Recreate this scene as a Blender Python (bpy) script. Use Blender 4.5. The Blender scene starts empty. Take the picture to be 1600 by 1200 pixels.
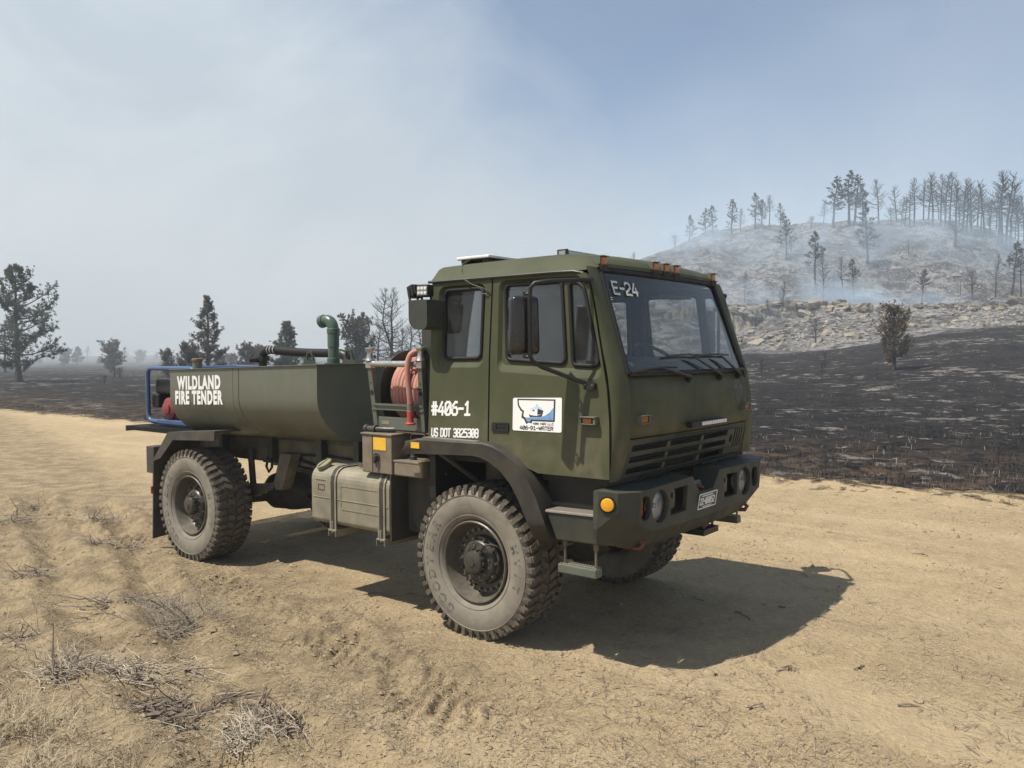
import bpy, math, random
import numpy as np
from mathutils import Vector, Matrix
from mathutils.geometry import tessellate_polygon

scene = bpy.context.scene
COL = scene.collection
R = math.radians
PI = math.pi
rng = np.random.default_rng(24)
random.seed(24)

# ---------------------------------------------------------------- camera
CAMP = (4.0799, -5.7616, 2.1183)
YAW, PITCH, ROLL = R(128.5816), R(-2.1127), R(0.3265)
fw = Vector((math.cos(PITCH)*math.cos(YAW), math.cos(PITCH)*math.sin(YAW), math.sin(PITCH)))
rt = fw.cross(Vector((0, 0, 1))).normalized()
dn = fw.cross(rt)
c_, s_ = math.cos(ROLL), math.sin(ROLL)
rt, dn = c_*rt + s_*dn, -s_*rt + c_*dn
cam = bpy.data.cameras.new('camera')
cam.sensor_width = 36.0
cam.lens = 1308.1/1600*36
cam.clip_start = 0.05
cam.clip_end = 8000
camo = bpy.data.objects.new('camera', cam)
COL.objects.link(camo)
camo.matrix_world = Matrix(((rt.x, -dn.x, -fw.x, CAMP[0]), (rt.y, -dn.y, -fw.y, CAMP[1]),
                            (rt.z, -dn.z, -fw.z, CAMP[2]), (0, 0, 0, 1)))
scene.camera = camo

# ---------------------------------------------------------------- sun
SUNV = Vector((0.29, 0.43, -1.0)).normalized()       # direction the light travels
sun = bpy.data.lights.new('sun', 'SUN')
sun.energy = 5.0
sun.angle = R(0.55)
sun.color = (1.0, 0.93, 0.83)
suno = bpy.data.objects.new('sun', sun)
COL.objects.link(suno)
suno.rotation_euler = (-SUNV).to_track_quat('Z', 'Y').to_euler()
SUN_EL = math.asin(-SUNV.z)
SUN_AZ = math.atan2(-SUNV.x, -SUNV.y)                # clockwise from +Y

# ---------------------------------------------------------------- node helpers
class NT:
    def __init__(s, tree):
        s.t = tree; s.n = tree.nodes; s.l = tree.links
    def new(s, kind, **kw):
        nd = s.n.new(kind)
        for k, v in kw.items():
            if k in ('inp',):
                for kk, vv in v.items():
                    s.set(nd, kk, vv)
            else:
                setattr(nd, k, v)
        return nd
    def set(s, nd, key, v):
        sock = nd.inputs[key]
        if isinstance(v, bpy.types.NodeSocket):
            s.l.new(v, sock)
        elif isinstance(v, bpy.types.Node):
            s.l.new(v.outputs[0], sock)
        else:
            sock.default_value = v
    def math(s, op, a, b=0.0, c=None, clamp=False):
        nd = s.n.new('ShaderNodeMath'); nd.operation = op; nd.use_clamp = clamp
        s.set(nd, 0, a); s.set(nd, 1, b)
        if c is not None: s.set(nd, 2, c)
        return nd.outputs[0]
    def mix(s, f, a, b, blend='MIX'):
        nd = s.n.new('ShaderNodeMix'); nd.data_type = 'RGBA'; nd.blend_type = blend
        s.set(nd, 0, f); s.set(nd, 6, a); s.set(nd, 7, b)
        return nd.outputs[2]
    def noise(s, vec, scale, detail=4.0, rough=0.55, dist=0.0):
        nd = s.n.new('ShaderNodeTexNoise')
        if vec is not None: s.set(nd, 'Vector', vec)
        nd.inputs['Scale'].default_value = scale; nd.inputs['Detail'].default_value = detail
        nd.inputs['Roughness'].default_value = rough; nd.inputs['Distortion'].default_value = dist
        return nd.outputs['Fac']
    def ramp(s, v, a, b, lo=0.0, hi=1.0):
        nd = s.n.new('ShaderNodeMapRange'); nd.interpolation_type = 'SMOOTHSTEP'
        s.set(nd, 0, v); s.set(nd, 1, a); s.set(nd, 2, b); s.set(nd, 3, lo); s.set(nd, 4, hi)
        return nd.outputs[0]
    def scalev(s, vec, sc):
        nd = s.n.new('ShaderNodeVectorMath'); nd.operation = 'MULTIPLY'
        s.set(nd, 0, vec); s.set(nd, 1, sc)
        return nd.outputs[0]
    def bump(s, h, strength, dist, normal=None):
        nd = s.n.new('ShaderNodeBump')
        s.set(nd, 'Height', h); nd.inputs['Strength'].default_value = strength; nd.inputs['Distance'].default_value = dist
        if normal is not None: s.set(nd, 'Normal', normal)
        return nd.outputs[0]

# ---------------------------------------------------------------- sky
world = bpy.data.worlds.new('World')
scene.world = world
world.use_nodes = True
W = NT(world.node_tree)
W.n.clear()
sky = W.new('ShaderNodeTexSky', sky_type='NISHITA', sun_disc=False, sun_elevation=SUN_EL, sun_rotation=SUN_AZ,
            altitude=1000.0, air_density=1.0, dust_density=0.9, ozone_density=1.0)
tc = W.new('ShaderNodeTexCoord')
dirv = tc.outputs['Generated']
def wdot(v):
    nd = W.new('ShaderNodeVectorMath', operation='DOT_PRODUCT')
    W.set(nd, 0, dirv); W.set(nd, 1, v)
    return nd.outputs['Value']
fh = (math.cos(YAW), math.sin(YAW), 0.0)
rh = (math.sin(YAW), -math.cos(YAW), 0.0)
# edge of the smoke bank that drifts over one half of the sky
g = W.math('ADD', wdot(rh), W.math('ADD', W.math('MULTIPLY', wdot((0, 0, 1)), 0.85), W.math('MULTIPLY', wdot(fh), -0.25)))
n1 = W.noise(dirv, 2.6, 6.0, 0.5, 0.35)
n2 = W.noise(W.scalev(dirv, (1.0, 1.0, 1.8)), 1.3, 5.0, 0.5, 0.2)
n3 = W.noise(W.scalev(dirv, (1.0, 1.0, 1.3)), 5.5, 7.0, 0.58, 0.9)
n4 = W.noise(W.scalev(dirv, (1.0, 1.0, 1.2)), 3.0, 6.0, 0.6, 1.2)
gg = W.math('ADD', g, W.math('ADD', W.math('MULTIPLY', W.math('SUBTRACT', n1, 0.5), -0.50), W.math('MULTIPLY', W.math('SUBTRACT', n3, 0.5), -0.26)))
bank = W.ramp(gg, 0.22, -0.19)
veil = W.math('ADD', W.math('MULTIPLY', W.ramp(n2, 0.36, 0.72), 0.26), 0.08)
el = wdot((0, 0, 1))
low = W.ramp(el, 0.30, 0.0, 0.0, 0.42)
cover = W.math('MAXIMUM', W.math('MULTIPLY', bank, 0.9), W.math('ADD', veil, low, clamp=True))
cover = W.math('MINIMUM', cover, 0.93)
smoke_a = W.mix(W.ramp(n2, 0.3, 0.7), (5.35, 5.65, 5.75, 1), (6.45, 6.65, 6.6, 1))
smoke_c = W.mix(W.ramp(el, 0.0, 0.5), smoke_a, (6.1, 6.8, 7.3, 1))
smoke_c = W.mix(W.ramp(n4, 0.36, 0.66), W.mix(1.0, smoke_c, (0.85, 0.87, 0.895, 1), 'MULTIPLY'), smoke_c)
skyc = W.mix(1.0, sky.outputs[0], (1.22, 1.15, 1.10, 1), 'MULTIPLY')
bg = W.new('ShaderNodeBackground', inp={'Color': W.mix(cover, skyc, smoke_c), 'Strength': 0.09})
wo = W.new('ShaderNodeOutputWorld')
W.l.new(bg.outputs[0], wo.inputs['Surface'])

vs = scene.view_settings
vs.view_transform = 'Standard'
vs.look = 'None'
vs.exposure = 0.38
vs.gamma = 1.0
vs.use_curve_mapping = False
cy = scene.cycles
cy.use_denoising = True
cy.max_bounces = 7
cy.transparent_max_bounces = 24
cy.volume_bounces = 1
cy.volume_step_rate = 1.0
cy.caustics_reflective = False
cy.caustics_refractive = False
cy.sample_clamp_indirect = 6.0

# ---------------------------------------------------------------- materials
MATS = {}
def principled(name):
    m = bpy.data.materials.new(name); m.use_nodes = True
    t = NT(m.node_tree)
    b = m.node_tree.nodes['Principled BSDF']
    MATS[name] = m
    return m, t, b
def paint(name, col, col2=None, rough=0.6, metal=0.0, scale=3.0, bump=0.15, bscale=60.0, bdist=0.002, dust=None, dust_amt=0.0,
          grit=0.0, spec=0.5, zdust=None, scuff=0.0, streak=0.0):
    """Base colour with broad uneven wear, fine grain, optional dust film that is patchy."""
    m, t, b = principled(name)
    tcn = t.new('ShaderNodeTexCoord'); v = tcn.outputs['Object']
    if col2 is None: col2 = tuple(c*0.82 for c in col)
    n = t.noise(v, scale, 6.0, 0.6, 0.3)
    c = t.mix(t.ramp(n, 0.3, 0.7), (*col, 1), (*col2, 1))
    r = rough
    if dust is not None:
        d = t.math('ADD', t.math('MULTIPLY', t.ramp(t.noise(v, scale*1.7, 8.0, 0.65, 0.5), 0.32, 0.68), dust_amt), dust_amt*0.35, clamp=True)
        c = t.mix(d, c, (*dust, 1))
    if zdust is not None:          # road dust settled on the lower panels
        gz_ = t.new('ShaderNodeSeparateXYZ', inp={0: t.new('ShaderNodeNewGeometry').outputs['Position']}).outputs[2]
        zd = t.math('MULTIPLY', t.ramp(gz_, zdust[0], zdust[1]), t.math('MULTIPLY', t.ramp(t.noise(v, 4.0, 8.0, 0.65, 0.8), 0.25, 0.75), zdust[2]*2.0))
        c = t.mix(zd, c, (*(dust or (0.3, 0.24, 0.165)), 1))
    if streak:                     # run-off marks down the shell
        sv = t.noise(t.scalev(v, (9.0, 3.0, 0.5)), 1.0, 5.0, 0.65, 0.2)
        c = t.mix(t.math('MULTIPLY', t.ramp(sv, 0.50, 0.72), streak), c, (*(x*1.55 for x in col), 1))
        c = t.mix(t.math('MULTIPLY', t.ramp(sv, 0.44, 0.28), streak), c, (*(x*0.55 for x in col), 1))
    if scuff:                      # pale rub marks and scratches
        s1 = t.noise(t.scalev(v, (2.0, 2.0, 5.5)), 3.0, 9.0, 0.78, 1.6)
        c = t.mix(t.math('MULTIPLY', t.ramp(s1, 0.655, 0.70), scuff), c, (*(min(1, x*2.4+0.03) for x in col), 1))
        s2_ = t.noise(v, 0.9, 5.0, 0.6, 0.4)
        c = t.mix(t.math('MULTIPLY', t.ramp(s2_, 0.48, 0.70), 0.6), c, (*(x*1.22+0.006 for x in col), 1))
    if grit:
        gr = t.noise(v, bscale*1.2, 3.0, 0.6)
        c = t.mix(t.math('MULTIPLY', t.ramp(gr, 0.35, 0.65), grit), c, t.mix(1.0, c, (0.55, 0.55, 0.55, 1), 'MULTIPLY'))
    t.set(b, 'Base Color', c)
    rn = t.ramp(t.noise(v, scale*4, 4.0, 0.6), 0.2, 0.8, max(0.03, r-0.12), min(1, r+0.12))
    t.set(b, 'Roughness', rn)
    b.inputs['Metallic'].default_value = metal
    b.inputs['Specular IOR Level'].default_value = spec
    if bump:
        t.set(b, 'Normal', t.bump(t.noise(v, bscale, 3.0, 0.6), bump, bdist))
    return m

def glass(name, tint, dustc, dust=0.06, ior=1.5, rough=0.0):
    m = bpy.data.materials.new(name); m.use_nodes = True
    t = NT(m.node_tree); t.n.clear()
    out = t.new('ShaderNodeOutputMaterial')
    tr = t.new('ShaderNodeBsdfTransparent', inp={'Color': (*tint, 1)})
    gl = t.new('ShaderNodeBsdfGlossy', inp={'Color': (1, 1, 1, 1), 'Roughness': rough})
    fr = t.new('ShaderNodeFresnel', inp={'IOR': ior})
    geo = t.new('ShaderNodeTexCoord')
    m1 = t.new('ShaderNodeMixShader'); t.l.new(fr.outputs[0], m1.inputs[0]); t.l.new(tr.outputs[0], m1.inputs[1]); t.l.new(gl.outputs[0], m1.inputs[2])
    df = t.new('ShaderNodeBsdfDiffuse', inp={'Color': (*dustc, 1)})
    n = t.ramp(t.noise(geo.outputs['Object'], 5.0, 6.0, 0.6, 0.6), 0.3, 0.75, dust*0.5, dust*1.6)
    m2 = t.new('ShaderNodeMixShader'); t.l.new(n, m2.inputs[0]); t.l.new(m1.outputs[0], m2.inputs[1]); t.l.new(df.outputs[0], m2.inputs[2])
    t.l.new(m2.outputs[0], out.inputs['Surface'])
    MATS[name] = m
    return m

# ---------------------------------------------------------------- mesh helpers
class MB:
    def __init__(s):
        s.v = []; s.f = []
    def add(s, vs, fs):
        o = len(s.v); s.v.extend([tuple(p) for p in vs]); s.f.extend([tuple(i+o for i in f) for f in fs]); return s
    def hexa(s, p):          # 8 points: bottom 4, top 4
        return s.add(p, [(3, 2, 1, 0), (4, 5, 6, 7), (0, 1, 5, 4), (1, 2, 6, 5), (2, 3, 7, 6), (3, 0, 4, 7)])
    def box(s, x0, x1, y0, y1, z0, z1):
        return s.hexa([(x0, y0, z0), (x1, y0, z0), (x1, y1, z0), (x0, y1, z0), (x0, y0, z1), (x1, y0, z1), (x1, y1, z1), (x0, y1, z1)])
    def obox(s, c, ax, ay, az):   # centre and three half-axis vectors
        c, ax, ay, az = map(Vector, (c, ax, ay, az))
        return s.hexa([c-ax-ay-az, c+ax-ay-az, c+ax+ay-az, c-ax+ay-az, c-ax-ay+az, c+ax-ay+az, c+ax+ay+az, c-ax+ay+az])
    def tube(s, path, rad, n=8, cap=True):
        P = [Vector(p) for p in path]; m = len(P)
        rads = rad if hasattr(rad, '__len__') else [rad]*m
        prev = None; o = len(s.v)
        for i in range(m):
            d = (P[min(i+1, m-1)] - P[max(i-1, 0)])
            if d.length < 1e-9: d = Vector((0, 0, 1))
            d.normalize()
            if prev is None:
                a = d.cross(Vector((0, 0, 1)))
                if a.length < 1e-3: a = d.cross(Vector((1, 0, 0)))
            else:
                a = prev - d*prev.dot(d)
            a.normalize(); b = d.cross(a); prev = a
            for k in range(n):
                t = 2*PI*k/n
                s.v.append(tuple(P[i] + rads[i]*(math.cos(t)*a + math.sin(t)*b)))
        for i in range(m-1):
            for k in range(n):
                k2 = (k+1) % n
                s.f.append((o+i*n+k, o+i*n+k2, o+(i+1)*n+k2, o+(i+1)*n+k))
        if cap:
            s.f.append(tuple(o+k for k in range(n))[::-1]); s.f.append(tuple(o+(m-1)*n+k for k in range(n)))
        return s
    def lathe(s, prof, c, axis='y', n=48, closed=False, a0=0.0, a1=2*PI):
        """prof: (radius, offset along axis)"""
        o = len(s.v); m = len(prof); full = abs(a1-a0-2*PI) < 1e-6
        nn = n if full else n+1
        for (r, h) in prof:
            for k in range(nn):
                t = a0+(a1-a0)*k/n; ca, sa = r*math.cos(t), r*math.sin(t)
                if axis == 'y': p = (c[0]+ca, c[1]+h, c[2]+sa)
                elif axis == 'x': p = (c[0]+h, c[1]+ca, c[2]+sa)
                else: p = (c[0]+ca, c[1]+sa, c[2]+h)
                s.v.append(p)
        for i in range(m-1 if not closed else m):
            j = (i+1) % m
            for k in range(n):
                k2 = (k+1) % nn if full else k+1
                f = (o+i*nn+k, o+i*nn+k2, o+j*nn+k2, o+j*nn+k)
                s.f.append(f)
        return s
    def plate(s, outline, holes, front, back):
        """planar polygon with holes; front/back map (a,b)->3d; walls round every edge"""
        loops = [list(outline)]+[list(h) for h in holes]
        flat = [p for lp in loops for p in lp]
        tris = tessellate_polygon([[Vector((p[0], p[1], 0)) for p in lp] for lp in loops])
        o = len(s.v); N = len(flat)
        s.v.extend([tuple(front(*p)) for p in flat]); s.v.extend([tuple(back(*p)) for p in flat])
        for t in tris:
            a, b, c = t
            ar = (flat[b][0]-flat[a][0])*(flat[c][1]-flat[a][1])-(flat[c][0]-flat[a][0])*(flat[b][1]-flat[a][1])
            if abs(ar) < 1e-12: continue
            if ar < 0: a, c = c, a
            s.f.append((o+a, o+b, o+c)); s.f.append((o+N+c, o+N+b, o+N+a))
        st = 0
        for li, lp in enumerate(loops):
            n = len(lp)
            ar = sum(lp[i][0]*lp[(i+1) % n][1]-lp[(i+1) % n][0]*lp[i][1] for i in range(n))
            for i in range(n):
                a, b = st+i, st+(i+1) % n
                if (ar > 0) == (li == 0): s.f.append((o+a, o+N+a, o+N+b, o+b))
                else: s.f.append((o+b, o+N+b, o+N+a, o+a))
            st += n
        return s
    def loft(s, loops, closed=True):
        o = len(s.v); n = len(loops[0])
        for lp in loops: s.v.extend([tuple(p) for p in lp])
        for i in range(len(loops)-1):
            for k in range(n if closed else n-1):
                k2 = (k+1) % n
                s.f.append((o+i*n+k, o+i*n+k2, o+(i+1)*n+k2, o+(i+1)*n+k))
        return s
    def mirror(s):
        m = MB(); m.v = [(x, -y, z) for x, y, z in s.v]; m.f = [f[::-1] for f in s.f]; return m
    def merge(s, o): return s.add(o.v, o.f)

def roundpoly(pts, rad, n=5):
    out = []; m = len(pts)
    rads = rad if hasattr(rad, '__len__') else [rad]*m
    for i in range(m):
        p = Vector(pts[i]); a = Vector(pts[i-1])-p; b = Vector(pts[(i+1) % m])-p
        la, lb = a.length, b.length; a.normalize(); b.normalize()
        half = a.angle(b)/2
        t = min(rads[i]/math.tan(half), la*0.48, lb*0.48)
        r = t*math.tan(half)
        c = p+(a+b).normalized()*(r/math.sin(half))
        p0, p1 = p+a*t, p+b*t
        v0, v1 = p0-c, p1-c
        a0 = math.atan2(v0.y, v0.x); a1 = math.atan2(v1.y, v1.x); d = (a1-a0+PI) % (2*PI)-PI
        for k in range(n+1):
            t2 = a0+d*k/n; out.append((c.x+r*math.cos(t2), c.y+r*math.sin(t2)))
    return out
def inset(lp, d):
    """offset a closed polyline towards its inside by d"""
    n = len(lp); ar = sum(lp[i][0]*lp[(i+1) % n][1]-lp[(i+1) % n][0]*lp[i][1] for i in range(n)); sg = 1 if ar > 0 else -1
    out = []
    for i in range(n):
        a = Vector(lp[i-1]); p = Vector(lp[i]); b = Vector(lp[(i+1) % n])
        e1 = p-a; e2 = b-p
        if e1.length < 1e-7: e1 = e2
        if e2.length < 1e-7: e2 = e1
        t = (e1.normalized()+e2.normalized())
        if t.length < 1e-6: t = e2
        t.normalize()
        out.append((p.x-sg*t.y*d, p.y+sg*t.x*d))
    return out

def obj(name, mb, mat, parent=None, smooth=None, bevel=0.0, bseg=2, solid=0.0, matrix=None):
    me = bpy.data.meshes.new(name)
    me.from_pydata(mb.v, [], mb.f)
    if mat is not None: me.materials.append(MATS[mat] if isinstance(mat, str) else mat)
    me.update()
    o = bpy.data.objects.new(name, me); COL.objects.link(o)
    if parent is not None: o.parent = parent
    if matrix is not None: o.matrix_local = matrix
    if smooth is not None:
        me.polygons.foreach_set('use_smooth', [True]*len(me.polygons))
        me.set_sharp_from_angle(angle=R(smooth))
    if solid:
        md = o.modifiers.new('solid', 'SOLIDIFY'); md.thickness = solid; md.offset = -1
    if bevel:
        md = o.modifiers.new('bevel', 'BEVEL'); md.width = bevel; md.segments = bseg; md.limit_method = 'ANGLE'; md.angle_limit = R(32)
        md.harden_normals = False
    return o
def raw_mesh(name, v, f, mat, smooth=False):
    """v (n,3) array, f (m,3|4) array -> mesh data, fast"""
    v = np.asarray(v, np.float32); f = np.asarray(f, np.int32)
    me = bpy.data.meshes.new(name)
    k = f.shape[1]
    me.vertices.add(len(v)); me.vertices.foreach_set('co', v.ravel())
    me.loops.add(f.size); me.loops.foreach_set('vertex_index', f.ravel())
    me.polygons.add(len(f)); me.polygons.foreach_set('loop_start', np.arange(0, f.size, k, dtype=np.int32))
    me.polygons.foreach_set('use_smooth', np.full(len(f), smooth))
    if mat is not None: me.materials.append(MATS[mat] if isinstance(mat, str) else mat)
    me.update(calc_edges=True); me.validate()
    return me
def link(name, me, parent=None, loc=(0, 0, 0), rz=0.0, sc=1.0):
    o = bpy.data.objects.new(name, me); COL.objects.link(o)
    if parent is not None: o.parent = parent
    o.location = loc; o.rotation_euler = (0, 0, rz)
    o.scale = sc if hasattr(sc, '__len__') else (sc, sc, sc)
    return o
def thing(name, label, cat, loc=(0, 0, 0), rz=0.0, group=None):
    o = bpy.data.objects.new(name, None); COL.objects.link(o); o.location = loc; o.rotation_euler = (0, 0, rz)
    o.empty_display_size = 0.1
    return tag(o, label, cat, group)
def tag(o, label, cat, group=None, kind=None):
    if label: o['label'] = label
    if cat: o['category'] = cat
    if group: o['group'] = group
    if kind: o['kind'] = kind
    return o
def empty(name, parent, loc=(0, 0, 0), rz=0.0):
    o = bpy.data.objects.new(name, None); COL.objects.link(o); o.parent = parent; o.location = loc; o.rotation_euler = (0, 0, rz)
    o.empty_display_size = 0.1
    return o

# text as flat geometry
def text_mb(txt, fn, thick, align='LEFT', offset=0.0, shear=0.0, spacing=1.0, res=3):
    """built-in font; returns faces mapped by fn(x, y, h) with h = 0 or thick; text height about 0.73 for capitals"""
    cu = bpy.data.curves.new('lettering', 'FONT'); cu.body = txt; cu.align_x = align; cu.offset = offset; cu.shear = shear
    cu.space_character = spacing; cu.extrude = 0.5; cu.resolution_u = res
    o = bpy.data.objects.new('lettering', cu); COL.objects.link(o)
    bpy.context.view_layer.update()
    me = bpy.data.meshes.new_from_object(o.evaluated_get(bpy.context.evaluated_depsgraph_get()))
    mb = MB()
    mb.v = [tuple(fn(v.co.x, v.co.y, thick*(v.co.z+0.5))) for v in me.vertices]
    mb.f = [tuple(p.vertices) for p in me.polygons]
    bpy.data.objects.remove(o); bpy.data.curves.remove(cu); bpy.data.meshes.remove(me)
    return mb
GLY = {'0': (4, [[(1, 0), (3, 0), (4, 1), (4, 6), (3, 7), (1, 7), (0, 6), (0, 1), (1, 0)], [(.6, 1.4), (3.4, 5.6)]]),
       '1': (4, [[(.6, 5.6), (2, 7), (2, 0)], [(.3, 0), (3.7, 0)]]),
       '2': (4, [[(0, 6), (1, 7), (3, 7), (4, 6), (4, 4.2), (0, 1.4), (0, 0), (4, 0)]]),
       '3': (4, [[(0, 6.2), (.8, 7), (3.2, 7), (4, 6.2), (4, 4.3), (3.3, 3.6), (1.2, 3.6)], [(3.3, 3.6), (4, 2.9), (4, .8), (3.2, 0), (.8, 0), (0, .8)]]),
       '4': (4, [[(2.6, 7), (0, 2.4), (0, 1.8), (4, 1.8)], [(3.1, 4.2), (3.1, 0)]]),
       '5': (4, [[(4, 7), (0, 7), (0, 4), (3, 4), (4, 3.1), (4, .9), (3, 0), (0, 0)]]),
       '6': (4, [[(3.6, 7), (2.2, 7), (0, 4.6), (0, 1), (1, 0), (3, 0), (4, 1), (4, 3), (3, 4), (0, 4)]]),
       '8': (4, [[(1, 3.7), (0, 4.6), (0, 6.2), (.9, 7), (3.1, 7), (4, 6.2), (4, 4.6), (3, 3.7), (1, 3.7), (0, 2.8), (0, .8), (.9, 0), (3.1, 0), (4, .8), (4, 2.8), (3, 3.7)]]),
       '9': (4, [[(.4, 0), (1.8, 0), (4, 2.4), (4, 6), (3, 7), (1, 7), (0, 6), (0, 4), (1, 3), (4, 3)]]),
       '-': (3, [[(0, 3.4), (3, 3.4)]]), ' ': (2.2, []),
       '#': (4, [[(1.1, 0), (1.1, 7)], [(2.9, 0), (2.9, 7)], [(0, 2.3), (4, 2.3)], [(0, 4.7), (4, 4.7)]]),
       'U': (4, [[(0, 7), (0, 1), (1, 0), (3, 0), (4, 1), (4, 7)]]),
       'S': (4, [[(4, 6), (3, 7), (1, 7), (0, 6), (0, 4.6), (1, 3.7), (3, 3.4), (4, 2.6), (4, 1), (3, 0), (1, 0), (0, 1)]]),
       'D': (4, [[(0, 0), (0, 7), (2.8, 7), (4, 5.8), (4, 1.2), (2.8, 0), (0, 0)]]),
       'O': (4, [[(1, 0), (3, 0), (4, 1), (4, 6), (3, 7), (1, 7), (0, 6), (0, 1), (1, 0)]]),
       'T': (4, [[(0, 7), (4, 7)], [(2, 7), (2, 0)]]),
       'W': (4.6, [[(0, 7), (.8, 0), (2.3, 4.6), (3.8, 0), (4.6, 7)]]),
       'A': (4, [[(0, 0), (0, 5), (1.2, 7), (2.8, 7), (4, 5), (4, 0)], [(0, 2.8), (4, 2.8)]]),
       'E': (4, [[(4, 7), (0, 7), (0, 0), (4, 0)], [(0, 3.6), (3.2, 3.6)]]),
       'R': (4, [[(0, 0), (0, 7), (3, 7), (4, 6), (4, 4.4), (3, 3.4), (0, 3.4)], [(2, 3.4), (4, 0)]]),
       'L': (4, [[(0, 7), (0, 0), (4, 0)]]), 'C': (4, [[(4, 6), (3, 7), (1, 7), (0, 6), (0, 1), (1, 0), (3, 0), (4, 1)]]),
       'H': (4, [[(0, 0), (0, 7)], [(4, 0), (4, 7)], [(0, 3.5), (4, 3.5)]]), 'V': (4, [[(0, 7), (2, 0), (4, 7)]]), '/': (3, [[(0, 0), (3, 7)]])}
def stroke_mb(txt, x0, z0, width, height, pen, fn, h=0.0012):
    """squared stencil lettering from straight strokes, fitted to a width and height; fn(x, z, h)"""
    adv = sum(GLY[c][0]+1.5 for c in txt)-1.5
    sx = (width-pen)/adv; sz = (height-pen)/7.0
    mb = MB(); cx = x0+pen/2; k = 0
    for c in txt:
        w, lines = GLY[c]
        for ln in lines:
            for i in range(len(ln)-1):
                a = Vector((cx+ln[i][0]*sx, z0+pen/2+ln[i][1]*sz)); b = Vector((cx+ln[i+1][0]*sx, z0+pen/2+ln[i+1][1]*sz))
                d = (b-a).normalized(); nrm = Vector((-d.y, d.x))*pen/2; a2 = a-d*pen*0.42; b2 = b+d*pen*0.42
                q = [a2-nrm, b2-nrm, b2+nrm, a2+nrm]; hh = h+0.00012*(k % 6); k += 1
                mb.hexa([fn(p.x, p.y, 0) for p in q]+[fn(p.x, p.y, hh) for p in q])
        cx += (w+1.5)*sx
    return mb

# ---------------------------------------------------------------- noise and terrain height
def _h(ix, iy, s):
    n = (ix.astype(np.int64)*374761393+iy.astype(np.int64)*668265263+s*1274126177) & 0x7fffffff
    n = ((n ^ (n >> 13))*1274126177) & 0x7fffffff
    return ((n ^ (n >> 16)) & 0xffff)/65535.0
def vnoise(x, y, s=0):
    x = np.asarray(x, float); y = np.asarray(y, float)
    ix = np.floor(x); iy = np.floor(y); fx = x-ix; fy = y-iy
    u = fx*fx*fx*(fx*(fx*6-15)+10); v = fy*fy*fy*(fy*(fy*6-15)+10)
    a = _h(ix, iy, s); b = _h(ix+1, iy, s); c = _h(ix, iy+1, s); d = _h(ix+1, iy+1, s)
    return (a+(b-a)*u)*(1-v)+(c+(d-c)*u)*v
def fbm(x, y, octv=4, s=0, gain=0.5):
    t = 0; a = 1.0; tot = 0
    for i in range(octv):
        t = t+a*(vnoise(x*2**i+i*17.3, y*2**i-i*9.1, s+i)*2-1); tot += a; a *= gain
    return t/tot
def sst(a, b, x):
    t = np.clip((np.asarray(x, float)-a)/(b-a), 0, 1); return t*t*(3-2*t)
FH = np.array([math.cos(YAW), math.sin(YAW)]); RH = np.array([math.sin(YAW), -math.cos(YAW)])
CR_U = np.array([-2000, 560, 700, 800, 900, 1000, 1045, 1105, 1175, 1262, 1420, 1450, 1487, 1510, 1550, 1590, 1700, 1900, 2200, 2600, 9000])
CR_V = np.array([552, 552, 537, 503, 455, 410, 393, 371, 363, 359, 358, 358, 363, 370, 377, 390, 415, 465, 520, 552, 552])
CR_Z = (552-CR_V)/1308*172+np.where(CR_V < 552, 2.12, 0)
def LD(x, y):
    dx = np.asarray(x, float)-CAMP[0]; dy = np.asarray(y, float)-CAMP[1]
    return dx*RH[0]+dy*RH[1], dx*FH[0]+dy*FH[1]
def field_z(L, D):
    b = L/np.maximum(D, 1.0)
    w = sst(0.0, 0.30, b)*(D > 0)
    z = w*(1.9+2.6*sst(0.3, 0.62, b))*sst(24, 82, D)*(1-sst(120, 300, D))
    return z
def hill_z(x, y):
    L, D = LD(x, y)
    b = L/np.maximum(D, 1.0); u = 800+1308*b
    zf = field_z(L, np.minimum(D, 80.0))
    zc = np.interp(u, CR_U, CR_Z)
    rise = sst(0, 8, zc)
    wob = 5.0*fbm(L/22, D/60, 3, 31)+1.6*fbm(L/5, D/14, 2, 37)
    Dw = D+wob*sst(80, 96, D)*(1-sst(120, 150, D))
    zl = np.minimum(7.6+0.9*fbm(L/18, L*0+3.3, 3, 41), 0.45*zc+0.6)
    zl = np.maximum(zl, zf)
    cl = np.clip(0.66+0.34*fbm(L/9, L*0+1.7, 3, 43), 0.3, 1.0)          # how much of the ledge is cliff
    z = zf+(zl-zf)*(cl*sst(80, 105, Dw)+(1-cl)*sst(104.0, 105.6, Dw))
    z = z+0.8*rise*sst(106, 124, D)
    t = np.clip((D-122)/(172-122), 0, 1)
    z = z+(np.maximum(zc-zl-0.8, 0))*np.sin(t*PI/2)**1.15
    z = z*(1-sst(176, 330, D))
    zt = z/2.6+1.1*fbm(x/16, y/16, 3, 57); fr = zt-np.floor(zt)
    z = z+0.95*(sst(0.30, 0.46, fr)-fr)*rise*sst(0.38, 0.6, vnoise(x/11, y/11, 58))*sst(84, 95, D)*(1-sst(165, 180, D))
    z = z+rise*(1.2*fbm(x/13, y/13, 3, 51)+0.55*fbm(x/3.2, y/3.2, 3, 52)+0.16*fbm(x/0.9, y/0.9, 2, 53))*sst(80, 92, D)
    return z
RUTS = [[(-9.5, -0.4), (-8, -0.95), (-4.3, -2.25), (-2.2, -2.88), (-.2, -3.25), (1.5, -3.6)],
        [(-7.5, -0.3), (-5.8, -.82), (-3.0, -2.0), (-1.0, -2.75), (.6, -3.05), (2.5, -3.3)],
        [(-1.2, -1.45), (-.05, -1.87), (1.06, -2.79), (1.9, -3.6)]]
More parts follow.
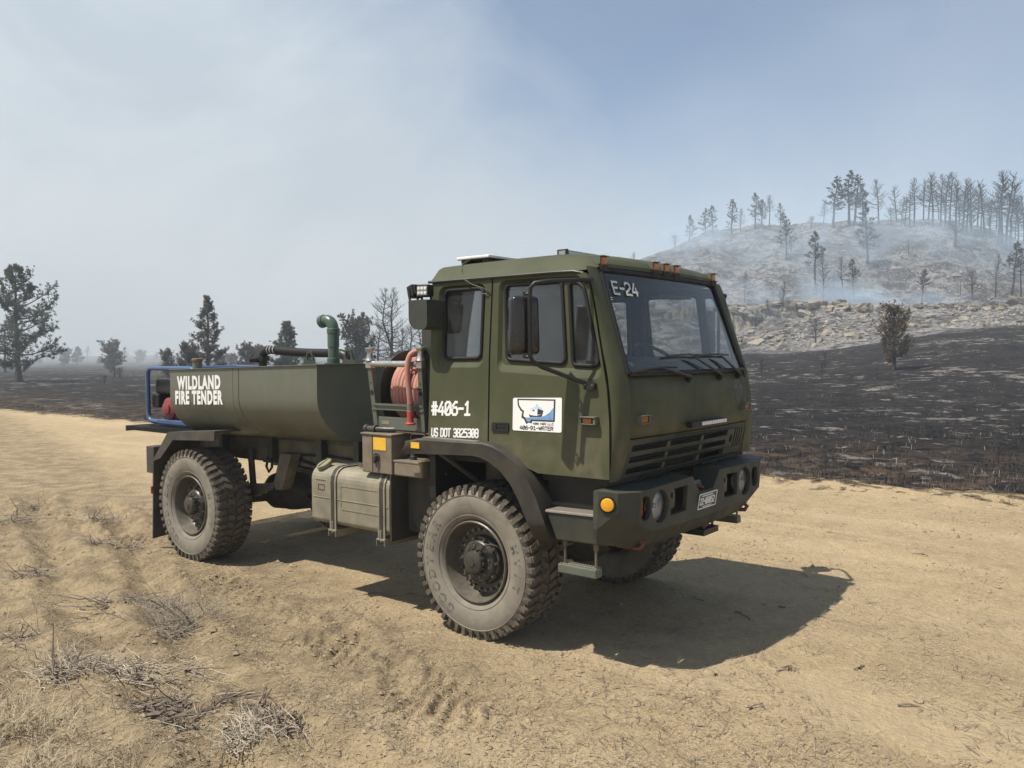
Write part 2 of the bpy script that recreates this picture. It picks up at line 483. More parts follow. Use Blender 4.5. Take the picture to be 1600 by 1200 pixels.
def poly_dist(x, y, pts):
    best = np.full(x.shape, 1e9); al = np.zeros(x.shape); acc = 0.0
    for (a, b) in zip(pts[:-1], pts[1:]):
        dx, dy = b[0]-a[0], b[1]-a[1]; ln = math.hypot(dx, dy)
        t = np.clip(((x-a[0])*dx+(y-a[1])*dy)/(ln*ln), 0, 1)
        d = np.hypot(x-a[0]-t*dx, y-a[1]-t*dy)
        m = d < best; best = np.where(m, d, best); al = np.where(m, acc+t*ln, al); acc += ln
    return best, al
LUGS = [[(-3.4, -1.40), (-2.3, -1.56), (-1.0, -1.70), (0.0, -1.95), (0.75, -2.2), (1.6, -2.6)], [(-14, -0.9), (-9, -0.95), (-4.55, -0.95)]]
def ground_z(x, y):
    x = np.asarray(x, float); y = np.asarray(y, float)
    L, D = LD(x, y)
    z = field_z(L, D)*(1-sst(84, 100, D)*sst(-0.1, 0.1, L/np.maximum(D, 1)))-1.5*sst(86, 110, D)*sst(-0.1, 0.1, L/np.maximum(D, 1))
    r = np.hypot(x-CAMP[0], y-CAMP[1])
    near = 1-sst(18, 45, r)
    rough = sst(-1.1, -2.2, y+0.35*fbm(x/1.5, y/1.5, 2, 3)-0.10*np.clip(-x-1, 0, 6))*(1-sst(0.6, 2.2, x)*sst(-2.6, -2.0, y))
    burnt = sst(7.0, 8.2, y)
    wheel = np.ones(x.shape)
    for wx in (0.0, -3.9):
        for wy in (-.945, .945):
            wheel = wheel*sst(0.28, 0.6, np.hypot((x-wx)*1.2, (y-wy)))
    micro = 0.042*fbm(x/1.1, y/1.1, 3, 5)+0.018*fbm(x/0.22, y/0.22, 3, 6)
    road = 0.011*fbm(x/1.6, y/0.5, 3, 8)+0.004*fbm(x/0.12, y/0.12, 2, 9)
    zz = near*wheel*(road*(1-rough)*(1-burnt)+rough*(micro+0.020*fbm(x/0.07, y/0.07, 2, 7)*sst(0.45, 0.7, vnoise(x/.6, y/.6, 77))))
    zz = zz+near*burnt*(0.06*fbm(x/0.9, y/0.9, 3, 11)+0.03*fbm(x/0.25, y/0.25, 2, 12))
    zz = zz+(1-near)*burnt*0.10*fbm(x/3.0, y/3.0, 3, 13)
    zz = zz+near*0.08*np.exp(-((y-7.5-0.5*fbm(x/3, y/3, 2, 14))/0.5)**2)
    for yr_, am in ((1.6, 0.010), (3.5, 0.012), (5.6, 0.010)):
        yy_ = y-yr_-0.35*np.sin(x/5.0+yr_)-0.06*fbm(x/0.8, y/0.8, 2, 25)
        zz = zz+near*wheel*am*(-np.exp(-(yy_/0.17)**2)+0.7*np.exp(-((np.abs(yy_)-0.32)/0.11)**2))*(0.4+vnoise(x/1.5, y/1.5, 26))
    for i, pts in enumerate(RUTS):
        d, al = poly_dist(x, y, pts)
        d = d+0.09*fbm(x/0.4, y/0.4, 3, 15+i)
        amp = (0.058 if i < 2 else 0.024)*(0.35+1.1*vnoise(x/0.9, y/0.9, 61+i))
        wd = 0.13 if i < 2 else 0.07
        zz = zz+near*(-amp*np.exp(-(d/wd)**2)+amp*0.75*np.exp(-((d-2.1*wd)/(0.75*wd))**2))
    for LG in LUGS:
        d, al = poly_dist(x, y, LG)
        lend = sum(math.hypot(q_[0]-p_[0], q_[1]-p_[1]) for p_, q_ in zip(LG[:-1], LG[1:]))
        zz = zz+wheel*near*sst(0.36, 0.16, d)*sst(0.0, 0.5, al)*sst(lend, lend-0.9, al)*(0.017*np.tanh(2.2*np.sin(2*PI*(al+0.85*d*np.sign(y-np.interp(x, [p_[0] for p_ in LG], [p_[1] for p_ in LG]))+0.13*fbm(x/.35, y/.35, 2, 21))/0.150))*(0.3+0.9*sst(0.25, 0.65, vnoise(x/.7, y/.7, 22)))+0.014*fbm(x/.08, y/.08, 2, 23)+0.006)
    return z+zz
# ================================================================ ground
def ground_material():
    m, t, b = principled('dirt_and_burnt_field')
    geo = t.new('ShaderNodeNewGeometry'); P = geo.outputs['Position']
    sx = t.new('ShaderNodeSeparateXYZ', inp={0: P})
    y = sx.outputs[1]; x = sx.outputs[0]
    nA = t.noise(P, 0.55, 6, 0.6, 0.4)
    nB = t.noise(P, 3.2, 8, 0.62, 0.3)
    nC = t.noise(P, 26.0, 6, 0.7)
    nD = t.noise(P, 120.0, 3, 0.7)
    # dry dirt
    dirt = t.mix(t.ramp(nA, 0.3, 0.7), (0.437, 0.338, 0.201, 1), (0.377, 0.291, 0.172, 1))
    dirt = t.mix(t.math('MULTIPLY', t.ramp(nB, 0.42, 0.66), 0.6), dirt, (0.307, 0.233, 0.140, 1))
    dirt = t.mix(t.math('MULTIPLY', t.ramp(nC, 0.50, 0.64), 0.6), dirt, (0.226, 0.170, 0.106, 1))
    nE = t.noise(P, 13.0, 7, 0.72, 0.4)
    dirt = t.mix(t.math('MULTIPLY', t.ramp(nE, 0.52, 0.66), 0.5), dirt, (0.582, 0.463, 0.288, 1))
    dirt = t.mix(t.math('MULTIPLY', t.ramp(nE, 0.44, 0.34), 0.45), dirt, (0.279, 0.212, 0.130, 1))
    dirt = t.mix(t.math('MULTIPLY', t.ramp(nD, 0.58, 0.72), 0.45), dirt, (0.612, 0.490, 0.314, 1))
    # wheel-polished bands that run along the road
    band = t.noise(t.scalev(P, (0.06, 0.9, 1.0)), 1.0, 4, 0.6, 0.5)
    dirt = t.mix(t.math('MULTIPLY', t.ramp(band, 0.46, 0.64), 0.4), dirt, (0.530, 0.419, 0.268, 1))
    # churned, darker soil off the packed road
    xs_ = t.math('MINIMUM', t.math('MULTIPLY', t.math('ADD', x, 1.0), 0.27), 0.0)
    rg = t.ramp(t.math('ADD', t.math('ADD', y, xs_), t.math('MULTIPLY', t.math('SUBTRACT', nA, 0.5), 1.6)), -0.5, -1.7)
    rg = t.math('MULTIPLY', rg, t.ramp(t.math('ADD', x, t.math('MULTIPLY', t.math('SUBTRACT', nA, 0.5), 1.5)), 1.3, -0.1))
    rough_c = t.mix(t.ramp(nB, 0.36, 0.62), (0.362, 0.282, 0.171, 1), (0.209, 0.160, 0.098, 1))
    rough_c = t.mix(t.math('MULTIPLY', t.ramp(nC, 0.46, 0.66), 0.65), rough_c, (0.138, 0.106, 0.068, 1))
    rough_c = t.mix(t.math('MULTIPLY', t.ramp(nD, 0.54, 0.68), 0.6), rough_c, (0.510, 0.409, 0.249, 1))
    dirt = t.mix(t.math('MULTIPLY', rg, 0.92), dirt, rough_c)
    # straw litter
    st = t.noise(t.scalev(P, (1.0, 1.0, 0.2)), 0.9, 6, 0.65, 1.0)
    dirt = t.mix(t.math('MULTIPLY', t.ramp(st, 0.52, 0.70), t.ramp(t.noise(P, 60.0, 4, 0.75, 2.0), 0.45, 0.6, 0.0, 0.6)), dirt, (0.592, 0.474, 0.268, 1))
    # burnt field
    f1 = t.noise(P, 1.15, 9, 0.70, 0.5)
    f2 = t.noise(P, 4.5, 8, 0.72, 0.4)
    f3 = t.noise(P, 0.16, 4, 0.5)
    burnt = t.mix(t.ramp(t.math('ADD', t.math('MULTIPLY', f2, 0.5), t.math('MULTIPLY', t.noise(P, 0.6, 8, 0.75, 0.6), 0.5)), 0.42, 0.60), (0.007, 0.0065, 0.0065, 1), (0.042, 0.036, 0.033, 1))
    ash = t.math('MULTIPLY', t.ramp(t.math('ADD', f1, t.math('MULTIPLY', t.math('SUBTRACT', f3, 0.5), 0.45)), 0.560, 0.625), t.ramp(f2, 0.40, 0.54))
    burnt = t.mix(t.math('MULTIPLY', ash, 0.85), burnt, (0.33, 0.30, 0.27, 1))
    brown = t.math('MULTIPLY', t.ramp(y, 17.0, 8.5), t.ramp(t.noise(P, 1.6, 7, 0.7, 0.8), 0.44, 0.62))
    burnt = t.mix(t.math('MULTIPLY', brown, 0.75), burnt, (0.165, 0.108, 0.066, 1))
    edge = t.math('ADD', y, t.math('ADD', t.math('MULTIPLY', t.math('SUBTRACT', t.noise(P, 0.45, 6, 0.65), 0.5), 2.6), t.math('MULTIPLY', t.math('SUBTRACT', nB, 0.5), 4.6)))
    mk = t.ramp(edge, 7.4, 8.15)
    t.set(b, 'Base Color', t.mix(mk, dirt, burnt))
    b.inputs['Roughness'].default_value = 0.95
    b.inputs['Specular IOR Level'].default_value = 0.15
    hh = t.math('ADD', t.math('MULTIPLY', nC, 1.5), t.math('ADD', t.math('MULTIPLY', nE, 1.2), t.math('MULTIPLY', nD, 0.45)))
    bp_ = t.bump(hh, 0.8, 0.032)
    hb = t.math('MULTIPLY', t.math('ADD', f2, t.math('MULTIPLY', f1, 2.0)), mk)
    t.set(b, 'Normal', t.bump(hb, 0.8, 0.20, bp_))
    return m
ground_material()
def polar_ground():
    th = np.concatenate([np.arange(-36, 36, 0.12), np.arange(36, 324, 3.0)])
    th = np.radians(th)+YAW
    r = [1.0]
    while r[-1] < 3.5: r.append(r[-1]*1.0085)
    while r[-1] < 11: r.append(r[-1]*1.0052)
    while r[-1] < 40: r.append(r[-1]*1.0085)
    while r[-1] < 5000: r.append(r[-1]*1.03)
    r = np.array(r); nt, nr = len(th), len(r)
    RR, TT = np.meshgrid(r, th, indexing='ij')
    X = CAMP[0]+RR*np.cos(TT); Y = CAMP[1]+RR*np.sin(TT); Zg = ground_z(X, Y)
    v = np.stack([X, Y, Zg], -1).reshape(-1, 3)
    i = np.arange(nr-1)[:, None]*nt; k = np.arange(nt)[None, :]; k2 = (k+1) % nt
    f = np.stack([i+k, i+nt+k, i+nt+k2, i+k2], -1).reshape(-1, 4)
    c = len(v); v = np.vstack([v, [[CAMP[0], CAMP[1], 0.0]]])
    me = raw_mesh('ground', v, f, 'dirt_and_burnt_field', True)
    # close the small disc below the camera
    o = link('ground', me)
    kk = np.arange(nt); cap = np.stack([np.full(nt, nt), kk, (kk+1) % nt], -1)
    mc = raw_mesh('ground_patch', np.vstack([v[:nt], v[c:c+1]]), cap, 'dirt_and_burnt_field', True)
    link('ground_patch', mc, o)
    return o
gobj = polar_ground()
tag(gobj, None, None, kind='structure')

def hill_material():
    m, t, b = principled('burnt_hillside')
    geo = t.new('ShaderNodeNewGeometry'); P = geo.outputs['Position']
    nz = t.new('ShaderNodeSeparateXYZ', inp={0: geo.outputs['Normal']}).outputs[2]
    n1 = t.noise(P, 0.09, 8, 0.62, 0.5); n2 = t.noise(P, 0.5, 8, 0.7, 0.6); n3 = t.noise(P, 2.2, 6, 0.75)
    c = t.mix(t.ramp(n2, 0.42, 0.58), (0.058, 0.053, 0.051, 1), (0.262, 0.252, 0.240, 1))
    c = t.mix(t.math('MULTIPLY', t.ramp(n1, 0.46, 0.62), 0.75), c, (0.052, 0.047, 0.046, 1))
    c = t.mix(t.math('MULTIPLY', t.ramp(n3, 0.52, 0.66), 0.75), c, (0.40, 0.385, 0.36, 1))
    c = t.mix(t.math('MULTIPLY', t.ramp(n3, 0.46, 0.36), 0.75), c, (0.045, 0.04, 0.038, 1))
    c = t.mix(t.ramp(nz, 0.66, 0.40), c, t.mix(t.ramp(t.noise(t.scalev(P, (1.0, 1.0, 0.12)), 1.6, 6, 0.7, 0.3), 0.42, 0.58), (0.085, 0.07, 0.055, 1), t.mix(t.ramp(n2, 0.35, 0.65), (0.38, 0.325, 0.245, 1), (0.24, 0.205, 0.16, 1))))
    t.set(b, 'Base Color', c)
    b.inputs['Roughness'].default_value = 0.95
    b.inputs['Specular IOR Level'].default_value = 0.1
    h = t.math('ADD', t.math('MULTIPLY', n3, 0.5), n2)
    t.set(b, 'Normal', t.bump(h, 0.9, 0.7))
    return m
hill_material()
def hill_mesh():
    u = np.concatenate([np.arange(520, 1100, 6), np.arange(1100, 1640, 1.6), np.arange(1640, 2700, 10)])
    D = np.concatenate([np.arange(79, 103, 0.45), np.arange(103, 108, 0.16), np.arange(108, 178, 0.55), np.arange(178, 340, 4)])
    U, DD = np.meshgrid(u, D, indexing='ij')
    L = (U-800)/1308*DD
    X = CAMP[0]+L*RH[0]+DD*FH[0]; Y = CAMP[1]+L*RH[1]+DD*FH[1]
    Zh = hill_z(X, Y)
    edge = (1-sst(79, 81.5, DD))*0.5+(1-sst(520, 620, U))*1.0+sst(2600, 2700, U)*1.0
    Zh = Zh-edge
    v = np.stack([X, Y, Zh], -1).reshape(-1, 3); n = len(D)
    i = np.arange(len(u)-1)[:, None]*n; k = np.arange(n-1)[None, :]
    f = np.stack([i+k, i+k+1, i+n+k+1, i+n+k], -1).reshape(-1, 4)
    f = f[:, ::-1]
    o = link('hill', raw_mesh('hill', v, f, 'burnt_hillside', True))
    tag(o, None, None, kind='structure')
hill_mesh()
# ================================================================ truck materials
GREEN = (0.046, 0.0545, 0.022); DUSTC = (0.30, 0.24, 0.165)
paint('olive_paint', GREEN, (0.040, 0.047, 0.020), rough=0.60, spec=0.3, scale=1.6, bump=0.05, bscale=220, bdist=0.0006, dust=DUSTC, dust_amt=0.06, zdust=(1.95, 1.25, 0.14), scuff=0.5)
paint('tank_paint', (0.112, 0.123, 0.094), (0.101, 0.111, 0.085), rough=0.40, scale=1.2, bump=0.04, bscale=150, bdist=0.0006, dust=DUSTC, dust_amt=0.07, zdust=(1.65, 1.25, 0.12), scuff=0.15, streak=0.22)
paint('dark_green_paint', (0.030, 0.038, 0.030), rough=0.5, scale=4, bump=0.05, bscale=150, bdist=0.0008, dust=DUSTC, dust_amt=0.05)
paint('reel_green', (0.095, 0.115, 0.092), rough=0.45, scale=5, dust=DUSTC, dust_amt=0.10)
paint('dusty_black', (0.026, 0.025, 0.024), rough=0.72, scale=3, dust=DUSTC, dust_amt=0.14, bscale=120)
paint('fender_black', (0.026, 0.025, 0.022), rough=0.62, spec=0.35, scale=2.5, dust=DUSTC, dust_amt=0.09, bscale=260, bdist=0.001)
paint('bumper_paint', (0.036, 0.041, 0.033), rough=0.6, spec=0.35, scale=2.5, dust=DUSTC, dust_amt=0.07, bscale=300, bdist=0.0012, bump=0.3)
paint('black_rubber', (0.010, 0.010, 0.011), rough=0.6, scale=6, dust=DUSTC, dust_amt=0.015, spec=0.3)
paint('black_plastic', (0.012, 0.012, 0.013), rough=0.45, scale=6, dust=DUSTC, dust_amt=0.02, spec=0.35)
paint('gloss_black', (0.010, 0.010, 0.011), rough=0.16, scale=6, dust=DUSTC, dust_amt=0.03)
paint('tyre_sidewall', (0.130, 0.118, 0.096), (0.195, 0.177, 0.143), rough=0.9, scale=4, dust=(0.285, 0.25, 0.195), dust_amt=0.5, bscale=90, grit=0.2)
paint('tyre_letters', (0.135, 0.122, 0.10), rough=0.9, scale=9)
paint('tyre_tread', (0.030, 0.028, 0.026), rough=0.85, scale=8, dust=DUSTC, dust_amt=0.30, bscale=120)
paint('wheel_paint', (0.058, 0.055, 0.047), rough=0.45, scale=7, dust=DUSTC, dust_amt=0.22, bscale=120)
paint('hub_grime', (0.026, 0.025, 0.024), rough=0.42, scale=9, dust=DUSTC, dust_amt=0.10, bscale=80)
paint('bolt_steel', (0.22, 0.20, 0.17), rough=0.38, metal=0.7, scale=20, dust=DUSTC, dust_amt=0.25)
paint('frame_paint', (0.050, 0.052, 0.040), rough=0.7, scale=3, dust=DUSTC, dust_amt=0.34, bscale=100)
paint('fuel_tank_paint', (0.165, 0.158, 0.110), (0.13, 0.126, 0.092), rough=0.6, scale=2.6, dust=(0.33, 0.28, 0.20), dust_amt=0.50, bscale=90)
paint('box_paint', (0.125, 0.108, 0.080), rough=0.6, scale=4, dust=DUSTC, dust_amt=0.40)
paint('steel_silver', (0.52, 0.51, 0.48), rough=0.33, metal=0.85, scale=8, bscale=150)
paint('tread_plate', (0.22, 0.21, 0.19), rough=0.55, metal=0.4, scale=40, dust=DUSTC, dust_amt=0.4, bump=0.8, bscale=180, bdist=0.004)
paint('hose_red', (0.46, 0.185, 0.145), (0.40, 0.15, 0.12), rough=0.7, scale=6, dust=(0.45, 0.30, 0.24), dust_amt=0.30)
paint('nozzle_red', (0.45, 0.035, 0.035), rough=0.5, scale=12, dust=DUSTC, dust_amt=0.15)
paint('hook_red', (0.12, 0.022, 0.018), rough=0.6, scale=12, dust=DUSTC, dust_amt=0.12)
paint('nozzle_rust', (0.20, 0.075, 0.045), rough=0.6, scale=14, dust=DUSTC, dust_amt=0.2)
paint('fuel_cap_green', (0.20, 0.22, 0.12), rough=0.5, scale=14, dust=DUSTC, dust_amt=0.35)
paint('brass', (0.42, 0.36, 0.22), rough=0.4, metal=0.6, scale=12, dust=DUSTC, dust_amt=0.3)
paint('pvc_green', (0.055, 0.105, 0.080), rough=0.30, scale=5, bump=0.0, dust=DUSTC, dust_amt=0.06)
paint('blue_tube', (0.030, 0.085, 0.22), rough=0.38, scale=6, dust=DUSTC, dust_amt=0.10)
paint('engine_red', (0.24, 0.025, 0.03), rough=0.4, scale=10, dust=DUSTC, dust_amt=0.1)
paint('white_vinyl', (0.80, 0.80, 0.78), (0.74, 0.74, 0.72), rough=0.5, scale=7, bump=0.0)
paint('white_chalk', (0.62, 0.66, 0.62), rough=0.9, scale=40, bump=0.0)
paint('white_plastic', (0.80, 0.80, 0.79), rough=0.35, scale=6, bump=0.0)
paint('sign_dark', (0.035, 0.035, 0.045), rough=0.5, scale=9, bump=0.0)
paint('sign_blue', (0.18, 0.36, 0.62), (0.07, 0.16, 0.36), rough=0.5, scale=5, bump=0.0)
paint('sign_pale_blue', (0.45, 0.64, 0.82), rough=0.5, scale=9, bump=0.0)
paint('plate_blue', (0.035, 0.045, 0.11), rough=0.45, scale=9, bump=0.0, dust=DUSTC, dust_amt=0.1)
paint('amber', (0.46, 0.14, 0.014), (0.30, 0.075, 0.010), rough=0.25, scale=60, bump=0.2, bscale=400)
paint('amber_yellow', (0.85, 0.42, 0.03), (0.75, 0.33, 0.02), rough=0.25, scale=60, bump=0.2, bscale=300)
paint('lens_red', (0.40, 0.03, 0.03), rough=0.3, scale=40, bump=0.2, bscale=300)
paint('reflector_yellow', (0.80, 0.47, 0.05), (0.70, 0.40, 0.04), rough=0.4, scale=40, bump=0.2, bscale=300)
paint('lamp_silver', (0.75, 0.77, 0.80), rough=0.16, metal=0.9, scale=20, bump=0.15, bscale=120, bdist=0.004)
paint('headlight_white', (0.85, 0.87, 0.90), rough=0.25, metal=0.0, scale=20, bump=0.15, bscale=120, bdist=0.004)
paint('led_face', (0.42, 0.42, 0.40), rough=0.25, metal=0.5, scale=60, bump=0.3, bscale=200)
paint('interior', (0.026, 0.028, 0.027), rough=0.8, scale=5)
paint('interior_green', (0.062, 0.072, 0.050), rough=0.6, scale=5)
paint('seat_cloth', (0.045, 0.045, 0.042), rough=0.9, scale=12)
paint('weld', (0.13, 0.136, 0.11), rough=0.5, scale=30, bscale=200, bump=0.6)
glass('window_glass', (0.78, 0.80, 0.80), (0.42, 0.43, 0.42), dust=0.04)
glass('windshield_glass', (0.88, 0.90, 0.89), (0.42, 0.43, 0.42), dust=0.02)
glass('lens_clear', (0.92, 0.93, 0.95), (0.5, 0.5, 0.5), dust=0.03)
glass('mirror_dark', (0.0, 0.0, 0.0), (0.3, 0.3, 0.3), dust=0.02, ior=2.2)

truck = thing('fire_tender_truck', 'olive green four wheel military truck converted to a wildland fire tender', 'truck')

def side_y(z): return -1.135+0.09*(z-1.3)/1.38
def on_side(x, z, h=0.0):           # h: outward
    return (x, side_y(z)-h, z)
def mirror_obj(name, mb, mat, parent, **kw):
    obj(name, mb, mat, parent, **kw); return obj(name, mb.mirror(), mat, parent, **kw)

# ---------------------------------------------------------------- wheels
def wheel_meshes():
    out = {}
    half = [(0.300, 0.120), (0.312, 0.150), (0.335, 0.172), (0.380, 0.190), (0.440, 0.197), (0.490, 0.193), (0.525, 0.183), (0.543, 0.170),
            (0.549, 0.150), (0.552, 0.08)]
    prof = [(r, -h) for r, h in half]+[(0.553, 0.0)]+[(r, h) for r, h in reversed(half)]
    tyre = MB().lathe(prof, (0, 0, 0), 'y', 96)
    # thin moulding ring near the rim and one below the shoulder
    for rr, hh in ((0.503, 0.1925), (0.352, 0.180)):
        tyre.lathe([(rr-0.004, -hh+0.002), (rr-0.0025, -hh-0.0035), (rr+0.0025, -hh-0.0035), (rr+0.004, -hh+0.002)], (0, 0, 0), 'y', 96)
    out['tyre'] = (tyre, 'tyre_sidewall', 50)
    tr = MB(); N = 46
    def blk(t0, t1, y0, y1, sk, r0, r1, taper=0.12, ym=None):
        # block in cylindrical coordinates; sk shears theta across y
        p = []
        for (r, sh) in ((r0, 0.0), (r1, taper)):
            for (y, s) in ((y0, 0), (y1, 1)):
                pass
            dt = (t1-t0)*sh/2
            dy = (y1-y0)*sh/4
            for (tt, yy, s) in ((t0+dt, y0+dy, 0), (t1-dt, y0+dy, 0), (t1-dt, y1-dy, 1), (t0+dt, y1-dy, 1)):
                th = tt+sk*s
                p.append((r*math.cos(th), yy, r*math.sin(th)))
        tr.hexa(p)
    st = 2*PI/N
    for k in range(N):
        a = k*st
        for sg in (-1, 1):
            off = 0 if sg < 0 else st*0.5
            j = 0.06*st*math.sin(k*2.7)
            # shoulder lug
            y0, y1 = (-0.186, -0.098) if sg < 0 else (0.098, 0.186)
            blk(a+off+j, a+off+st*0.60+j, y0, y1, (0.30*st if sg < 0 else -0.30*st), 0.530, 0.576)
            # lug root that climbs down the sidewall
            p = []
            for (r, yy) in ((0.512, 0.190), (0.566, 0.181)):
                for tt in (a+off+0.08*st, a+off+0.50*st):
                    for dy in (0.0, 0.009 if r < .55 else 0.014):
                        p.append((tt, sg*(yy+dy), r))
            q = [p[0], p[2], p[3], p[1], p[4], p[6], p[7], p[5]]
            tr.hexa([(r*math.cos(tt), yy, r*math.sin(tt)) for tt, yy, r in q])
            # centre rows
            y0, y1 = (-0.092, -0.006) if sg < 0 else (0.006, 0.092)
            blk(a+off+st*0.40+j, a+off+st*1.04+j, y0, y1, (-0.42*st if sg < 0 else 0.42*st), 0.535, 0.577)
    out['tread'] = (tr, 'tyre_tread', None)
    base = MB().lathe([(0.545, -0.178), (0.556, -0.15), (0.558, 0.0), (0.556, 0.15), (0.545, 0.178)], (0, 0, 0), 'y', 64)
    out['tread_base'] = (base, 'tyre_tread', 50)
    rim = MB().lathe([(0.306, -0.150), (0.308, -0.166), (0.300, -0.174), (0.290, -0.170), (0.284, -0.155), (0.278, -0.120), (0.268, -0.095),
                      (0.262, -0.065), (0.250, -0.048), (0.215, -0.044), (0.165, -0.046), (0.10, -0.046)], (0, 0, 0), 'y', 64)
    rim.lathe([(0.300, 0.16), (0.285, 0.165), (0.275, 0.12), (0.262, 0.03), (0.255, 0.0)], (0, 0, 0), 'y', 48)
    out['rim'] = (rim, 'wheel_paint', 40)
    hub = MB().lathe([(0.186, -0.04), (0.186, -0.074), (0.178, -0.088), (0.160, -0.092), (0.155, -0.112), (0.142, -0.126), (0.090, -0.130),
                      (0.085, -0.172), (0.078, -0.188), (0.052, -0.196), (0.02, -0.196), (0.0, -0.196)], (0, 0, 0), 'y', 40)
    hub.lathe([(0.03, -0.196), (0.03, -0.203), (0.0, -0.203)], (0, 0, 0), 'y', 6)
    # ribs on the drum
    for k in range(14):
        t = 2*PI*k/14; c, s = math.cos(t), math.sin(t)
        hub.obox((0.090*c, -0.150, 0.090*s), (0.008*c, 0, 0.008*s), (-s*0.007, 0, c*0.007), (0, 0.022, 0))
    out['hub'] = (hub, 'hub_grime', 40)
    bo = MB()
    for k in range(24):
        t = 2*PI*(k+.5)/24; c, s = math.cos(t), math.sin(t)
        bo.tube([(0.228*c, -0.04, 0.228*s), (0.228*c, -0.075, 0.228*s)], 0.0105, 6)
    for k in range(10):
        t = 2*PI*k/10; c, s = math.cos(t), math.sin(t)
        bo.tube([(0.168*c, -0.08, 0.168*s), (0.168*c, -0.104, 0.168*s)], 0.014, 6)
        bo.tube([(0.168*c, -0.10, 0.168*s), (0.168*c, -0.122, 0.168*s)], 0.008, 6)
    for k in range(12):
        t = 2*PI*(k+.4)/12; c, s = math.cos(t), math.sin(t)
        bo.tube([(0.120*c, -0.12, 0.120*s), (0.120*c, -0.138, 0.120*s)], 0.0085, 6)
    out['bolts'] = (bo, 'bolt_steel', 40)
    tb = MB()
    tb.tube([(0.05, -0.150, 0.085), (0.09, -0.160, 0.130), (0.15, -0.15, 0.150), (0.205, -0.12, 0.130), (0.240, -0.09, 0.085)], 0.009, 8)
    tb.tube([(0.240, -0.09, 0.085), (0.247, -0.10, 0.04), (0.245, -0.10, -0.06), (0.232, -0.10, -0.12)], 0.006, 6)
    tb.obox((0.242, -0.095, 0.085), (0.014, 0, 0), (0, 0.020, 0), (0, 0, 0.014))
    tb.obox((0.230, -0.095, -0.125), (0.016, 0, 0), (0, 0.020, 0), (0, 0, 0.012))
    out['inflation_line'] = (tb, 'hub_grime', 40)
    # raised sidewall lettering, tops outward, clockwise seen from outside
    le = MB()
    def arc(txt, mid, r0, hgt, wid):
        n = len(txt)
        for i, ch in enumerate(txt):
            a = mid-(i-(n-1)/2)*wid
            def fn(x, y, h, a=a):
                r = r0+y/0.73*hgt
                ang = a-(x)*0.95*hgt/0.73/r0
                yy = 0.1965 if r < 0.47 else 0.1945
                return (r*math.cos(ang), -(yy-0.0035)-h, r*math.sin(ang))
            le.merge(text_mb(ch, fn, 0.0035, 'CENTER', 0.012))
    # the wheel is seen with +x to the right and z up
    arc('GOODYEAR', R(193), 0.400, 0.072, R(13.5))
    arc('MV/T', R(2), 0.405, 0.062, R(12.5))
    arc('395/85R20', R(105), 0.430, 0.018, R(3.0))
    out['sidewall_lettering'] = (le, 'tyre_letters', None)
    res = {}
    for k, (mb, mt, sm) in out.items():
        me = bpy.data.meshes.new(k); me.from_pydata(mb.v, [], mb.f); me.materials.append(MATS[mt])
        if sm:
            me.polygons.foreach_set('use_smooth', [True]*len(me.polygons)); me.set_sharp_from_angle(angle=R(sm))
        me.update(); res[k] = me
    return res
WM = wheel_meshes()
for (wx, wy, rz, spin) in ((0, -0.945, 0, 0.0), (-3.9, -0.945, 0, 0.35), (0, 0.945, PI, 0.9), (-3.9, 0.945, PI, 2.0)):
    w = empty('wheel', truck, (wx, wy, 0.566), rz)
    for k, me in WM.items():
        o = link(k, me, w)
        o.rotation_euler = (0, spin if k not in ('tyre', 'sidewall_lettering') else spin*0.12, 0)
        if k in ('tread', 'bolts', 'sidewall_lettering'): o['kind'] = 'stuff'

# ---------------------------------------------------------------- chassis
for s in (-1, 1):
    fr = MB().plate([(-4.95, 0.985), (-4.95, 1.235), (0.9, 1.235), (1.05, 1.15), (1.05, 0.985)], [], lambda x, z: (x, s*0.47, z), lambda x, z: (x, s*0.44, z))
    fr.box(-4.95, 1.05, min(s*.36, s*.44), max(s*.36, s*.44), 1.21, 1.235); fr.box(-4.95, 1.05, min(s*.36, s*.44), max(s*.36, s*.44), 0.985, 1.01)
    obj('frame_rail', fr, 'frame_paint', truck)
for x in (-4.85, -3.2, -2.4, -1.3, -0.4, 0.85):
    obj('crossmember', MB().box(x-0.05, x+0.05, -0.438, 0.438, 1.02, 1.19), 'frame_paint', truck)
# subframe that carries the tank
for s in (-1, 1):
    sb_ = MB().box(-4.95, -1.35, min(s*.50, s*.42), max(s*.50, s*.42), 1.238, 1.31)
    obj('tank_rail', sb_, 'dark_green_paint', truck)
for x in (-4.2, -3.3, -2.5, -1.95):
    obj('tank_bracket', MB().box(x-0.04, x+0.04, -0.56, -0.475, 1.02, 1.33).box(x-0.06, x+0.06, -0.60, -0.475, 1.0, 1.03), 'dark_green_paint', truck, bevel=0.005)
for ax in (0.0, -3.9):
    a = MB().lathe([(0.075, -0.78), (0.085, -0.5), (0.10, -0.26), (0.19, -0.16), (0.225, 0.0), (0.19, 0.16), (0.10, 0.26), (0.085, 0.5), (0.075, 0.78)], (ax, 0.08, 0.575), 'y', 20)
    a.lathe([(0.22, 0.10), (0.20, 0.22), (0.12, 0.34), (0.06, 0.40)], (ax+0.05, 0.08, 0.575), 'x', 16)
    for s in (-1, 1):
        a.lathe([(0.2, -0.03), (0.21, 0.05), (0.2, 0.09)], (ax, s*0.72, 0.566), 'y', 24)
    obj('axle', a, 'dusty_black', truck, smooth=40)
obj('drive_shaft', MB().tube([(-3.55, 0.08, 0.60), (-1.2, 0.05, 0.82)], 0.05, 12), 'dusty_black', truck, smooth=40)
